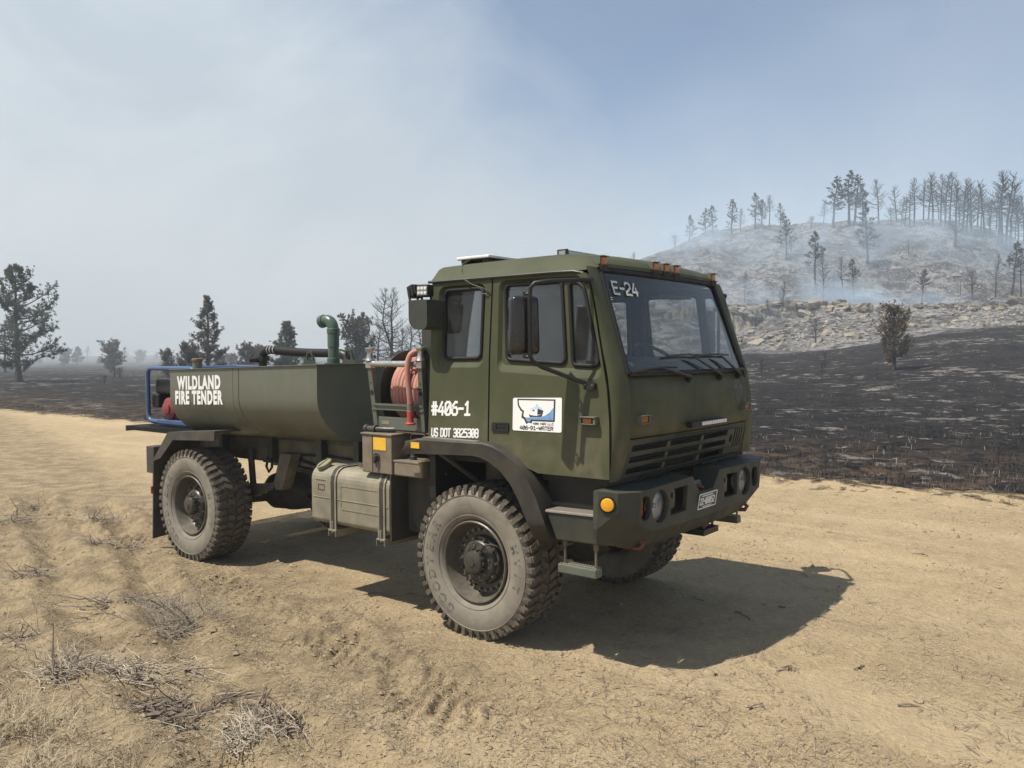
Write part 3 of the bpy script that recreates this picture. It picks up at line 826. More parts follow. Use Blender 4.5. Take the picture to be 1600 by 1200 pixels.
gb = MB().lathe([(0.0, -0.35), (0.16, -0.34), (0.20, -0.2), (0.24, 0.0), (0.26, 0.3), (0.28, 0.42), (0.0, 0.43)], (-0.9, 0.05, 0.92), 'x', 18)
gb.box(-1.25, -0.2, -0.25, 0.30, 0.66, 0.98)
obj('gearbox', gb, 'dusty_black', truck, smooth=35)
obj('engine_block', MB().box(-0.3, 1.0, -0.36, 0.36, 0.78, 1.30).box(-0.15, 0.6, -0.42, 0.42, 1.0, 1.22), 'dusty_black', truck, bevel=0.02)
obj('radiator', MB().box(0.93, 1.02, -0.62, 0.62, 0.92, 1.56), 'black_plastic', truck)
for ax in (0.0, -3.9):
    for s in (-1, 1):
        sp = MB()
        for i in range(5):
            Lh = 0.82-0.11*i; pts = []
            for k in range(13):
                t = k/12*2-1
                x = ax+t*Lh; z = 0.735-0.028*i+0.085*(t*Lh/0.82)**2
                pts.append((x, z))
            lo = [(x, z-0.022) for x, z in pts]
            sp.plate(pts+lo[::-1], [], lambda x, z: (x, s*0.60, z), lambda x, z: (x, s*0.515, z))
        sp.box(ax-0.06, ax+0.06, min(s*.50, s*.615), max(s*.50, s*.615), 0.55, 0.76)
        obj('leaf_spring', sp, 'frame_paint', truck)
        for (hx, sg) in ((ax+0.82, 1), (ax-0.82, -1)):
            hg = MB().plate([(hx-0.07, 0.80), (hx-0.04, 0.74), (hx+0.05, 0.74), (hx+0.09, 0.80), (hx+0.17*sg+0.06, 1.12), (hx+0.17*sg-0.12, 1.12)], [],
                            lambda x, z: (x, s*0.625, z), lambda x, z: (x, s*0.495, z))
            obj('spring_hanger', hg, 'frame_paint', truck, bevel=0.008)
        shk = MB().tube([(ax+0.32, s*0.56, 0.62), (ax+0.22, s*0.53, 1.12)], 0.035, 10)
        obj('shock_absorber', shk, 'dusty_black', truck, smooth=40)
# air tanks and lines between the axles
obj('air_tank', MB().lathe([(0.0, -0.42), (0.10, -0.40), (0.14, -0.34), (0.14, 0.34), (0.10, 0.40), (0.0, 0.42)], (-2.55, 0.72, 0.95), 'x', 20), 'dusty_black', truck, smooth=40)
cz = MB()
for (x, dz) in ((-1.78, 0.0), (-1.74, 0.0)):
    pts = []
    for k in range(60):
        t = k/59; pts.append((x+0.012*math.cos(k*1.9), -0.60+0.012*math.sin(k*1.9), 1.29-0.24*t))
    cz.tube(pts, 0.0045, 5)
obj('coiled_cable', cz, 'bolt_steel', truck, smooth=60)
hs = MB().tube([(-3.30, -0.50, 1.12), (-3.33, -0.56, 1.05), (-3.34, -0.57, 0.95), (-3.30, -0.57, 0.90), (-3.26, -0.56, 0.95), (-3.27, -0.55, 1.05)], 0.014, 8)
hs.tube([(-2.9, -0.49, 1.05), (-2.5, -0.50, 0.99), (-2.0, -0.49, 1.03), (-1.5, -0.5, 1.0)], 0.016, 8)
hs.tube([(-2.9, -0.49, 1.10), (-2.4, -0.49, 1.12), (-1.9, -0.49, 1.10)], 0.012, 8)
obj('brake_hose', hs, 'black_rubber', truck, smooth=60)

# ---------------------------------------------------------------- rear fender, flap, lamp
for s in (-1, 1):
    path = [(-3.36, 1.345), (-4.235, 1.288), (-4.545, 0.98), (-4.56, 0.66)]
    ff = MB()
    ff.loft([[(x, s*1.150, z) for x, z in path], [(x, s*0.70, z) for x, z in path]], closed=False)
    obj('rear_mudguard', ff, 'dusty_black', truck, solid=0.02)
    inner = [(-3.36, 1.345), (-4.235, 1.288), (-4.545, 0.98), (-4.40, 1.02), (-4.14, 1.23), (-3.36, 1.27)]
    obj('mudguard_lip', MB().plate(inner[::-1], [], lambda x, z: (x, s*1.155, z), lambda x, z: (x, s*1.135, z)), 'dusty_black', truck)
    obj('mud_flap', MB().plate([(-0.5*0, 0)]*0 or [(1.15, 0.13), (1.15, 0.70), (0.72, 0.70), (0.72, 0.17)], [], lambda y, z: (-4.575-(0.70-z)*0.05, s*y, z), lambda y, z: (-4.560-(0.70-z)*0.05, s*y, z)), 'dusty_black', truck)
    obj('lamp_bracket', MB().box(-4.72, -4.56, min(s*.85, s*1.14), max(s*.85, s*1.14), 0.84, 1.13), 'dusty_black', truck, bevel=0.01)
    tl = MB().lathe([(0.055, 0.0), (0.055, -0.03), (0.04, -0.045), (0.0, -0.048)], (-4.72, s*1.06, 0.95), 'x', 20)
    obj('tail_lamp', tl, 'lens_red', truck, smooth=40)
    obj('reflector', MB().box(-4.60, -4.585, min(s*1.08, s*1.16), max(s*1.08, s*1.16), 0.62, 0.70), 'lens_red', truck)
# ---------------------------------------------------------------- rear grating platform
gx0, gx1, gy0, gy1, gz = -5.48, -4.30, -0.98, 0.98, 1.305
obj('platform_frame', MB().box(gx0, gx0+0.03, gy0, gy1, gz-0.06, gz), 'black_plastic', truck)
obj('platform_frame', MB().box(gx1-0.03, gx1, gy0, gy1, gz-0.06, gz), 'black_plastic', truck)
for k in range(40):
    x = gx0+0.045+k*(gx1-gx0-0.075)/39
    if k == 0: bar = None
    mbx = MB().box(-0.006, 0.006, gy0, gy1, gz-0.045, gz-0.002)
    if k == 0:
        me_bar = bpy.data.meshes.new('grating_bar'); me_bar.from_pydata(mbx.v, [], mbx.f); me_bar.materials.append(MATS['black_plastic']); me_bar.update()
    link('grating_bar', me_bar, truck, (x, 0, 0))
for yb, zb in ((gy0+0.01, gz-0.012), (-0.29, gz-0.048), (0.29, gz-0.048), (gy1-0.01, gz-0.012)):
    obj('platform_beam', MB().box(gx0+.03, gx1-.03, yb-0.01, yb+0.01, zb-0.02, zb), 'black_plastic', truck)
# ---------------------------------------------------------------- cab: side panels, doors, windows
def window(parent, W, depth, gl='window_glass', rub=0.014, mirror=False):
    """glass pane and rubber seal round the opening W (loop in x,z) recessed by depth"""
    sg = -1 if mirror else 1
    def P(x, z, h): 
        p = on_side(x, z, h); return (p[0], sg*p[1], p[2])
    g = MB().plate(inset(W, -0.004), [], lambda x, z: P(x, z, -depth-0.004), lambda x, z: P(x, z, -depth-0.009))
    if mirror: g.f = [f[::-1] for f in g.f]
    obj('window_pane', g, gl, parent)
    loop = [P(x, z, -depth+0.003) for x, z in inset(W, 0.004)]
    t = MB()
    n = len(loop); ring = []
    for i in range(n):
        a = Vector(loop[i-1]); b = Vector(loop[(i+1) % n]); d = (b-a).normalized()
        nn = Vector((0, sg*-1.0, 0.065)).normalized(); q = nn.cross(d).normalized()
        c = Vector(loop[i])
        ring.append([tuple(c+rub*(math.cos(a_)*q+math.sin(a_)*nn)) for a_ in [2*PI*k/8 for k in range(8)]])
    ring.append(ring[0])
    t.loft(ring, closed=True)
    obj('window_seal', t, 'black_rubber', parent, smooth=60)
DEP = 0.024
def body_panel(name, outline, R1, R2, Ws, parent, mirror=False, thick=0.045):
    mb = MB()
    mb.plate(outline, [R1], lambda x, z: on_side(x, z, 0), lambda x, z: on_side(x, z, -thick))
    mb.loft([[on_side(x, z, 0.0) for x, z in R1], [on_side(x, z, -DEP) for x, z in R2]])
    mb.plate(R2, Ws, lambda x, z: on_side(x, z, -DEP), lambda x, z: on_side(x, z, -DEP-0.018))
    if mirror: mb = mb.mirror()
    return obj(name, mb, 'olive_paint', parent, bevel=0.006, bseg=2)
ARCH = [(0.165, 1.445), (0.26, 1.43), (0.36, 1.39), (0.45, 1.345), (0.53, 1.31), (0.62, 1.283)]
door_out = [(0.168, 1.45), (0.26, 1.425), (0.36, 1.385), (0.45, 1.345), (0.53, 1.31), (0.62, 1.284), (1.195, 1.289), (1.178, 1.66), (1.152, 1.879), (1.098, 2.122), (1.026, 2.437), (0.985, 2.59), (0.968, 2.628),
            (0.938, 2.655), (0.895, 2.668), (0.60, 2.668), (0.150, 2.668), (0.146, 2.081), (0.162, 1.476)]
door_R1 = roundpoly([(0.215, 1.985), (1.122, 1.940), (1.075, 2.14), (0.965, 2.585), (0.895, 2.640), (0.205, 2.645)], [0.06, 0.05, 0.2, 0.06, 0.06, 0.06], 5)
door_R2 = roundpoly([(0.238, 2.035), (1.108, 2.005), (1.068, 2.15), (0.955, 2.575), (0.890, 2.625), (0.228, 2.632)], [0.05, 0.04, 0.2, 0.06, 0.06, 0.05], 5)
W_main = roundpoly([(0.287, 2.068), (0.812, 2.040), (0.752, 2.612), (0.245, 2.614)], 0.045, 5)
W_vent = roundpoly([(0.862, 2.030), (1.088, 2.024), (1.048, 2.16), (0.935, 2.560), (0.880, 2.600), (0.805, 2.600)], [0.04, 0.04, 0.2, 0.06, 0.05, 0.03], 5)
side_out = [(-0.452, 1.455), (0.148, 1.462), (0.132, 2.081), (0.136, 2.665), (-0.468, 2.665)]
side_R1 = roundpoly([(-0.385, 2.012), (0.075, 2.014), (0.080, 2.632), (-0.392, 2.632)], 0.06, 5)
side_R2 = roundpoly([(-0.362, 2.055), (0.062, 2.057), (0.065, 2.620), (-0.372, 2.620)], 0.05, 5)
W_rear = roundpoly([(-0.340, 2.074), (0.046, 2.078), (0.048, 2.604), (-0.352, 2.604)], 0.05, 5)
DOORS = []
for mir in (False, True):
    sp_ = body_panel('cab_side_panel', side_out, side_R1, side_R2, [W_rear], truck, mir)
    window(sp_, W_rear, DEP, mirror=mir)
    dr = body_panel('door', door_out, door_R1, door_R2, [W_main, W_vent], truck, mir)
    window(dr, W_main, DEP, mirror=mir); window(dr, W_vent, DEP, mirror=mir)
    DOORS.append((dr, sp_))
    # door handle
    sg = -1 if mir else 1
    def Q(x, z, h): p = on_side(x, z, h); return (p[0], sg*p[1], p[2])
    hb = MB().plate(roundpoly([(0.190, 1.553), (0.345, 1.558), (0.345, 1.622), (0.190, 1.617)], 0.008, 3), [roundpoly([(0.232, 1.572), (0.328, 1.575), (0.328, 1.610), (0.232, 1.607)], 0.004, 2)], lambda x, z: Q(x, z, 0.010), lambda x, z: Q(x, z, -0.002))
    if mir: hb.f = [f[::-1] for f in hb.f]
    h = obj('door_handle', hb, 'black_plastic', dr, bevel=0.002)
    fl = MB().plate([(0.236, 1.584), (0.324, 1.588), (0.324, 1.608), (0.236, 1.604)], [], lambda x, z: Q(x, z, 0.008), lambda x, z: Q(x, z, 0.001))
    if mir: fl.f = [f[::-1] for f in fl.f]
    obj('handle_flap', fl, 'black_plastic', dr, bevel=0.002)
    # side marker lamp with its guard
    def lampbox(x0, x1, z0, z1, h0, h1):
        b = MB().hexa([Q(x0, z0, h0), Q(x1, z0, h0), Q(x1, z0, h1), Q(x0, z0, h1), Q(x0, z1, h0), Q(x1, z1, h0), Q(x1, z1, h1), Q(x0, z1, h1)])
        return b
    ml = lampbox(0.975, 1.090, 1.648, 1.688, 0.0, 0.012)
    ml.merge(lampbox(0.968, 1.098, 1.688, 1.697, 0.0, 0.052)); ml.merge(lampbox(0.968, 0.985, 1.643, 1.688, 0.0, 0.045)); ml.merge(lampbox(1.080, 1.098, 1.643, 1.688, 0.0, 0.045))
    ml.merge(lampbox(0.985, 1.080, 1.643, 1.650, 0.0, 0.045))
    if mir: ml.f = [f[::-1] for f in ml.f]
    mlo = obj('side_marker_lamp', ml, 'reel_green', dr, bevel=0.003)
    ln = lampbox(0.990, 1.062, 1.652, 1.686, 0.012, 0.036)
    obj('marker_lens', ln, 'amber', dr, bevel=0.006)
door, sidep = DOORS[0]
# dark gap behind the door seam
seam = MB().hexa([on_side(0.10, 1.45, -0.06), on_side(0.20, 1.45, -0.06), on_side(0.20, 1.45, -0.03), on_side(0.10, 1.45, -0.03), on_side(0.10, 2.66, -0.06), on_side(0.20, 2.66, -0.06), on_side(0.20, 2.66, -0.03), on_side(0.10, 2.66, -0.03)])
mirror_obj('door_jamb', seam, 'interior', truck)

# front corner posts
LV = [(1.270, 1.192, 1.180, .985), (1.40, 1.204, 1.214, .965), (1.53, 1.203, 1.238, .952), (1.67, 1.196, 1.250, .946), (1.82, 1.180, 1.243, .945), (1.95, 1.158, 1.225, .945),
      (2.03, 1.140, 1.200, .940), (2.12, 1.114, 1.166, .932), (2.28, 1.078, 1.112, .919), (2.44, 1.042, 1.055, .907), (2.58, 1.004, 1.003, .896), (2.66, 0.975, 0.974, .890), (2.70, 0.955, 0.957, .887)]
def lvl(z, i): return float(np.interp(z, [l[0] for l in LV], [l[i] for l in LV]))
corner = MB(); loops = []
for (z, xs, xf, wf) in LV:
    ys = side_y(z)
    A = Vector((xs, ys)); B = Vector((xf, -wf)); C = Vector((max(xs, xf)+0.012, ys+0.030)) if z < 2.5 else Vector((max(xs, xf)+0.02, ys+0.05))
    lp = []
    lp.append((xs, ys+0.045, z))
    for k in range(9):
        t = k/8; p = A*(1-t)**2+C*2*t*(1-t)+B*t*t
        lp.append((p.x, p.y, z))
    lp.append((xf-0.05, -wf+0.005, z))
    loops.append(lp)
corner.loft([l[::-1] for l in loops], closed=False)
mirror_obj('cab_corner', corner, 'olive_paint', truck, smooth=35)
# lower sill strip closing the corner bottom
# front panel above the grille
def front_x(y, z):
    w = lvl(z, 3); return lvl(z, 2)+0.035*(1-(y/w)**2)
fp = MB(); rows = []
for z in [1.545, 1.60, 1.67, 1.74, 1.82, 1.90, 1.935, 1.955]:
    w = lvl(z, 3); rows.append([(front_x(y, z)-(0.02 if z > 1.93 else 0), y, z) for y in np.linspace(-w, w, 25)])
fp.loft(rows, closed=False)
obj('front_panel', fp, 'olive_paint', truck, smooth=40, solid=0.03)
# cowl strip under the windshield
cw = MB()
cw.loft([[(front_x(y, 1.955)-0.02+dx, y, zz) for y in np.linspace(-0.94, 0.94, 25)] for dx, zz in ((0.0, 1.952), (0.012, 1.957), (-0.03, 1.985))], closed=False)
obj('cowl_strip', cw, 'black_rubber', truck, smooth=40)
# windshield
def ws_pt(a, b, off=0.0):
    """a across -1..1, b up 0..1"""
    z = 1.972+(2.690-1.972)*b
    w = 0.938+(0.882-0.938)*b
    y = a*w
    x = lvl(z, 2)+0.035*(1-a*a)+off
    return (x, y, z)
ws = MB()
ws.loft([[ws_pt(a, b, -0.008) for a in np.linspace(-1, 1, 25)] for b in np.linspace(0, 1, 13)], closed=False)
wso = obj('windshield', ws, 'windshield_glass', truck, smooth=60)
edge = [ws_pt(a, 0) for a in np.linspace(-1, 1, 25)]+[ws_pt(1, b) for b in np.linspace(0.04, 0.96, 14)]+[ws_pt(a, 1) for a in np.linspace(1, -1, 25)]+[ws_pt(-1, b) for b in np.linspace(0.96, 0.04, 14)]
sl = MB().tube(edge+edge[:1], 0.017, 8, cap=False)
obj('windshield_seal', sl, 'black_rubber', wso, smooth=60)
# chalk marking
def onws(x, z, h):
    return ws_pt(x/0.91, (z-1.972)/0.718, 0.002+h)
obj('unit_number', stroke_mb('E-24', -0.825, 2.515, 0.315, 0.100, 0.0155, onws, 0.0012), 'white_chalk', wso)
tiny = MB()
for i in range(7):
    zz = 2.49-0.014*i
    q = [(-0.885-0.002*i, zz), (-0.860-0.002*i, zz), (-0.860-0.002*i, zz+0.007), (-0.885-0.002*i, zz+0.007)]
    if i % 3 != 2: tiny.hexa([onws(a, b, 0) for a, b in q]+[onws(a, b, 0.001) for a, b in q])
obj('inspection_sticker', tiny, 'white_chalk', wso)

# roof
st = [(-0.492, 1.035, 2.668, .905, 2.792, 0.030), (-0.485, 1.045, 2.680, .90, 2.798, 0.034), (-0.20, 1.050, 2.680, .885, 2.808, 0.040), (0.20, 1.050, 2.681, .872, 2.815, 0.042), (0.52, 1.050, 2.682, .862, 2.817, 0.040), (0.70, 1.048, 2.680, .862, 2.810, 0.036),
      (0.82, 1.038, 2.677, .868, 2.795, 0.030), (0.90, 1.000, 2.680, .872, 2.775, 0.024), (0.945, 0.950, 2.690, .868, 2.752, 0.016), (0.968, 0.915, 2.702, .86, 2.728, 0.008), (0.968, 0.895, 2.700, .85, 2.706, 0.004)]
rf = MB(); rws = []
for (x, w, e, c, h, cr) in st:
    row = []
    ys = [-w, -(w-0.012), -(w*0.35+c*0.65), -c, -c*0.86, -c*0.5, 0, c*0.5, c*0.86, c, (w*0.35+c*0.65), (w-0.012), w]
    zs = [e, e+0.008, e+(h-e)*0.80, h, h+cr*0.45, h+cr*0.85, h+cr, h+cr*0.85, h+cr*0.45, h, e+(h-e)*0.80, e+0.008, e]
    for y, z in zip(ys, zs):
        bl = float(sst(0.5, 0.95, x)); row.append((x+bl*0.035*max(0, 1-(y/0.92)**2), y, z))
    rws.append(row)
rf.loft([r[::-1] for r in rws], closed=False)
rf.f.append(tuple(range(len(ys))))
rfo = obj('roof', rf, 'olive_paint', truck, smooth=30)
obj('headliner', MB().box(-0.44, 0.86, -0.98, 0.98, 2.655, 2.666), 'interior', truck)
drp = MB().tube([(-0.50, -1.052, 2.672), (0.7, -1.058, 2.674), (0.86, -1.050, 2.672), (0.93, -1.035, 2.655)], 0.012, 6)
mirror_obj('drip_rail', drp, 'dark_green_paint', rfo, smooth=60)  # drip rail coloured dark to draw the gutter's shadow between roof and doors
# rear wall, floor, inner skins
rw = MB().box(-0.470, -0.430, -1.035, 1.035, 1.46, 2.665)
obj('cab_back_wall', rw, 'olive_paint', truck, bevel=0.02)
obj('cab_floor', MB().box(-0.43, 1.10, -1.03, 1.03, 1.30, 1.46), 'interior', truck)
mirror_obj('cab_underside', MB().box(0.62, 1.15, -1.085, -0.30, 1.235, 1.284), 'black_plastic', truck)
ws_in = MB().box(-0.425, -0.41, -1.02, 1.02, 1.47, 2.65)
obj('rear_trim', ws_in, 'interior', truck)
# dashboard, seats, wheel
db = MB().loft([[(x, y, z) for y in np.linspace(-1.02, 1.02, 9)] for x, z in ((0.80, 1.46), (0.78, 1.90), (0.82, 2.055), (0.90, 2.085), (1.10, 2.05), (1.175, 1.975))], closed=False)
obj('dashboard', db, 'interior_green', truck, smooth=30)
for sy_ in (-0.55, 0.55):
    se = empty('seat', truck, (0.15, sy_, 1.46))
    obj('seat_cushion', MB().box(-0.25, 0.27, -0.25, 0.25, 0.18, 0.34), 'seat_cloth', se, bevel=0.04, bseg=3)
    obj('seat_base', MB().box(-0.18, 0.2, -0.2, 0.2, 0.0, 0.18), 'interior', se)
    bk = MB().hexa([(-0.25, -0.24, 0.30), (-0.12, -0.24, 0.30), (-0.12, 0.24, 0.30), (-0.25, 0.24, 0.30), (-0.36, -0.21, 0.86), (-0.26, -0.21, 0.86), (-0.26, 0.21, 0.86), (-0.36, 0.21, 0.86)])
    obj('seat_back', bk, 'seat_cloth', se, bevel=0.04, bseg=3)
stw = MB(); cc = Vector((0.66, 0.52, 2.06)); nx = Vector((0.55, 0, 0.83)).normalized(); e1 = Vector((0, 1, 0)); e2 = nx.cross(e1)
ring = [tuple(cc+0.235*(math.cos(2*PI*k/32)*e1+math.sin(2*PI*k/32)*e2)) for k in range(33)]
stw.tube(ring, 0.016, 8, cap=False)
for a_ in (0, PI, -PI/2):
    stw.tube([tuple(cc-nx*0.03), tuple(cc+0.235*(math.cos(a_)*e1+math.sin(a_)*e2))], 0.012, 6)
stw.tube([tuple(cc-nx*0.02), tuple(cc-nx*0.30+Vector((0.1, 0, 0)))], 0.03, 8)
obj('steering_wheel', stw, 'black_plastic', truck, smooth=60)
# visors seen through the top of the windshield
for y0 in (-0.75, 0.15):
    obj('sun_visor', MB().box(0.70, 0.86, y0, y0+0.55, 2.56, 2.58), 'interior_green', truck, bevel=0.008)

# wipers
for (bx, tx, ty, tz) in ((-0.16, -0.55, -0.92, 2.010), (0.38, -0.08, -0.42, 2.095), (0.76, 0.42, 0.02, 2.095)):
    wp = MB()
    p0 = Vector((front_x(bx, 1.93)+0.012, bx, 1.925)); k1 = Vector(ws_pt(tx/0.93, (tz-1.972)/0.718, 0.045))
    wp.tube([tuple(p0), tuple(p0+Vector((0.03, -0.02, 0.012))), tuple(k1)], [0.016, 0.013, 0.007], 8)
    wp.tube([tuple(p0+Vector((0, 0.03, 0.006))), tuple(k1+Vector((0.0, 0.05, -0.01)))], 0.005, 6)
    wp.lathe([(0.026, -0.02), (0.026, 0.012), (0.0, 0.016)], tuple(p0), 'x', 12)
    bl_ = []
    for t in np.linspace(0, 1, 9):
        yy = tx+0.22+(ty-tx-0.22)*t; zz = tz+0.006*math.sin(t*PI)-0.045*max(0, t-0.45)*(1 if tz < 2.05 else 0.15)
        bl_.append(ws_pt(yy/0.93, (zz-1.972)/0.718, 0.022))
    wp.tube(bl_, 0.009, 6)
    obj('wiper', wp, 'black_plastic', truck, smooth=50)

# front marker lamps on the panel, and roof clearance lamps
def frontlamp(y0, z0, parent):
    x = front_x(y0, z0)
    e = empty('front_marker_lamp', parent)
    s = MB().box(x-0.01, x+0.012, y0-0.055, y0+0.055, z0-0.026, z0+0.026).box(x, x+0.055, y0-0.055, y0+0.055, z0+0.024, z0+0.032).box(x, x+0.045, y0-0.056, y0-0.044, z0-0.026, z0+0.026)
    s.box(x, x+0.045, y0+0.044, y0+0.056, z0-0.026, z0+0.026).box(x, x+0.045, y0-0.044, y0+0.044, z0-0.03, z0-0.022)
    obj('lamp_guard', s, 'reel_green', e, bevel=0.003)
    obj('lamp_lens', MB().box(x+0.012, x+0.040, y0-0.032, y0+0.034, z0-0.020, z0+0.022), 'amber', e, bevel=0.006)
frontlamp(-0.842, 1.668, truck); frontlamp(0.842, 1.668, truck)
for y0 in (-0.86, -0.185, -0.02, 0.145, 0.86):
    bl = max(0, 1-(y0/0.92)**2)*0.035
    x = 0.965+bl; z0 = 2.748 if abs(y0) < 0.5 else 2.738
    k_ = 1.55
    e = empty('roof_clearance_lamp', truck, (x, y0, z0))
    ho = MB().hexa([(-0.06, -0.036, -0.045), (0.020, -0.036, -0.058), (0.020, 0.036, -0.058), (-0.06, 0.036, -0.045), (-0.09, -0.036, 0.0), (0.032, -0.036, -0.018), (0.032, 0.036, -0.018), (-0.09, 0.036, 0.0)])
    obj('lamp_base', ho, 'black_plastic', e, bevel=0.002)
    obj('lamp_hood', MB().hexa([(-0.09, -0.040, 0.036), (0.036, -0.040, 0.036), (0.036, 0.040, 0.036), (-0.09, 0.040, 0.036), (-0.09, -0.040, 0.043), (0.036, -0.040, 0.043), (0.036, 0.040, 0.043), (-0.09, 0.040, 0.043)]), 'reel_green', e, bevel=0.002)
    obj('lamp_cheek', MB().box(-0.09, 0.010, -0.041, -0.033, -0.012, 0.036), 'reel_green', e)
    obj('lamp_cheek', MB().box(-0.09, 0.010, 0.033, 0.041, -0.012, 0.036), 'reel_green', e)
    obj('lamp_lens', MB().box(-0.08, 0.022, -0.031, 0.031, -0.018, 0.035), 'amber', e, bevel=0.008)
    e.scale = (0.85, 1.08, 1.05)
# light bar over the grille
lb = empty('light_bar', truck)
x = front_x(0.05, 1.60)+0.015
obj('bar_housing', MB().box(x, x+0.05, -0.25, 0.34, 1.572, 1.612).box(x-0.03, x+0.01, -0.10, -0.04, 1.565, 1.58).box(x-0.03, x+0.01, 0.16, 0.22, 1.565, 1.58), 'black_plastic', lb, bevel=0.004)
for k in range(10):
    y0 = -0.10+k*0.0425
    if k == 0:
        mbx = MB().box(0, 0.006, 0.004, 0.038, -0.013, 0.013); me_led = bpy.data.meshes.new('led_cell'); me_led.from_pydata(mbx.v, [], mbx.f); me_led.materials.append(MATS['white_plastic']); me_led.update()
    link('led_cell', me_led, lb, (x+0.049, y0, 1.592))
# light bar on the roof
lb2 = empty('roof_light_bar', truck)
obj('bar_housing', MB().box(0.28, 0.36, -0.40, 0.45, 2.868, 2.915), 'black_plastic', lb2, bevel=0.006)
obj('bar_end_cap', MB().box(0.27, 0.37, -0.415, -0.40, 2.862, 2.922), 'black_plastic', lb2, bevel=0.004)
obj('bar_feet', MB().box(0.29, 0.35, -0.3, -0.26, 2.835, 2.87).box(0.29, 0.35, 0.26, 0.3, 2.835, 2.87), 'black_plastic', lb2)
obj('bar_led_face', MB().box(0.36, 0.365, -0.39, 0.44, 2.876, 2.908), 'led_face', lb2)
obj('bar_side_led', MB().box(0.29, 0.35, -0.419, -0.415, 2.872, 2.910), 'led_face', lb2)
# flat antenna panel and its cable
an = empty('flat_antenna', truck)
obj('antenna_panel', MB().box(-0.44, -0.10, -0.80, -0.20, 2.858, 2.882), 'white_plastic', an, bevel=0.008, bseg=3)
obj('antenna_mount', MB().box(-0.42, -0.36, -0.76, -0.24, 2.80, 2.858).box(-0.20, -0.14, -0.76, -0.24, 2.80, 2.858), 'black_plastic', an)
ca = MB().tube([(-0.30, -0.79, 2.852), (-0.285, -0.90, 2.812), (-0.20, -1.01, 2.735), (-0.12, -1.062, 2.672), (-0.04, -1.066, 2.63), (0.06, -1.062, 2.598), (0.125, -1.064, 2.570), (0.10, -1.066, 2.552), (0.05, -1.064, 2.56)], 0.004, 6)
obj('antenna_cable', ca, 'frame_paint', an, smooth=60)

# grille
gl = MB()
def gx(y, z): return lvl(z, 2)+0.040*(1-(y/0.96)**2)
slots = []
for (y0, y1) in ((-0.895, -0.455), (-0.405, 0.065), (0.110, 0.565)):
    for (z0, z1) in ((1.452, 1.492), (1.376, 1.416), (1.300, 1.340)):
        sh = lambda z: (1.535-z)*0.16
        slots.append([(y0-sh(z0)*(1 if y0 < 0 else 0.6), z0), (y1-sh(z0)*0.6, z0), (y1-sh(z1)*0.6, z1), (y0-sh(z1)*(1 if y0 < 0 else 0.6), z1)])
for k in range(4):
    y0 = 0.715+0.052*k
    slots.append(roundpoly([(y0, 1.335), (y0+0.026, 1.335), (y0+0.030, 1.495), (y0+0.004, 1.495)], 0.012, 3))
slots.append([(0.655+0.034*math.cos(t), 1.415+0.034*math.sin(t)) for t in np.linspace(0, 2*PI, 15)[:-1]])
gl.plate([(-0.980, 1.275), (-0.5, 1.268), (0, 1.265), (0.5, 1.268), (0.980, 1.275), (0.950, 1.535), (0.5, 1.537), (0, 1.538), (-0.5, 1.537), (-0.950, 1.535)], slots, lambda y, z: (gx(y, z)-0.004, y, z), lambda y, z: (gx(y, z)-0.034, y, z))
obj('grille', gl, 'bumper_paint', truck, bevel=0.003)
obj('grille_backing', MB().box(1.07, 1.085, -0.95, 0.95, 1.26, 1.54), 'black_plastic', truck)
cf = MB()
for k in range(12): cf.box(1.10, 1.104, -0.9, 0.9, 1.29+0.02*k, 1.293+0.02*k)
obj('condenser_fins', cf, 'frame_paint', truck)['kind'] = 'stuff'
# stain on the front panel (a worn dark painted patch, two rounded lobes)
stn = MB()
for (yc, zc_, ry, rz_) in ((0.70, 1.80, 0.055, 0.055), (0.80, 1.805, 0.05, 0.05), (0.735, 1.765, 0.06, 0.05)):
    lp = [(yc+ry*math.cos(t), zc_+rz_*math.sin(t)) for t in np.linspace(0, 2*PI, 19)[:-1]]
    k = len(stn.v); hgt = 0.0012+0.0003*(k % 7)
    stn.plate(lp, [], lambda y, z, h=hgt: (front_x(y, z)+h, y, z), lambda y, z: (front_x(y, z)-0.01, y, z))
obj('painted_over_emblem', stn, 'dark_green_paint', truck)

# lettering on the side
def lay(x, z, h): return on_side(x, z, 0.0008+h)
obj('lettering', stroke_mb('#406-1', -0.428, 1.640, 0.407, 0.112, 0.0185, lambda x, z, h: lay(x, z+(x+0.428)*0.035, h)), 'white_vinyl', sidep)
obj('lettering', stroke_mb('US DOT 3825308', -0.420, 1.478, 0.482, 0.070, 0.0115, lambda x, z, h: lay(x, z+(x+0.42)*0.035, h)), 'white_vinyl', sidep)
# magnetic door sign
sg = empty('door_sign', door)
sgn = MB().plate(roundpoly([(0.380, 1.570), (0.804, 1.576), (0.798, 1.813), (0.374, 1.800)], 0.012, 4), [], lambda x, z: on_side(x, z, 0.003), lambda x, z: on_side(x, z, 0.0002))
bpy.data.objects.remove(sg)
sgo = obj('door_sign', sgn, 'white_vinyl', door)
def sgp(a, b, h=0.0):      # a,b in 0..1 over the sign
    x = 0.377+a*0.424; z = 1.571+0.006*a+b*(0.232)
    return on_side(x, z, 0.0032+h)
def sshape(name, pts, mat, h0, h1, holes=()):
    mb = MB().plate(pts, list(holes), lambda a, b: sgp(a, b, h1), lambda a, b: sgp(a, b, h0))
    return obj(name, mb, mat, sgo)
state = [(0.085, 0.965), (0.87, 0.965), (0.87, 0.30), (0.415, 0.30), (0.405, 0.235), (0.33, 0.25), (0.295, 0.20), (0.24, 0.35), (0.185, 0.40), (0.20, 0.58), (0.165, 0.60), (0.10, 0.76)]
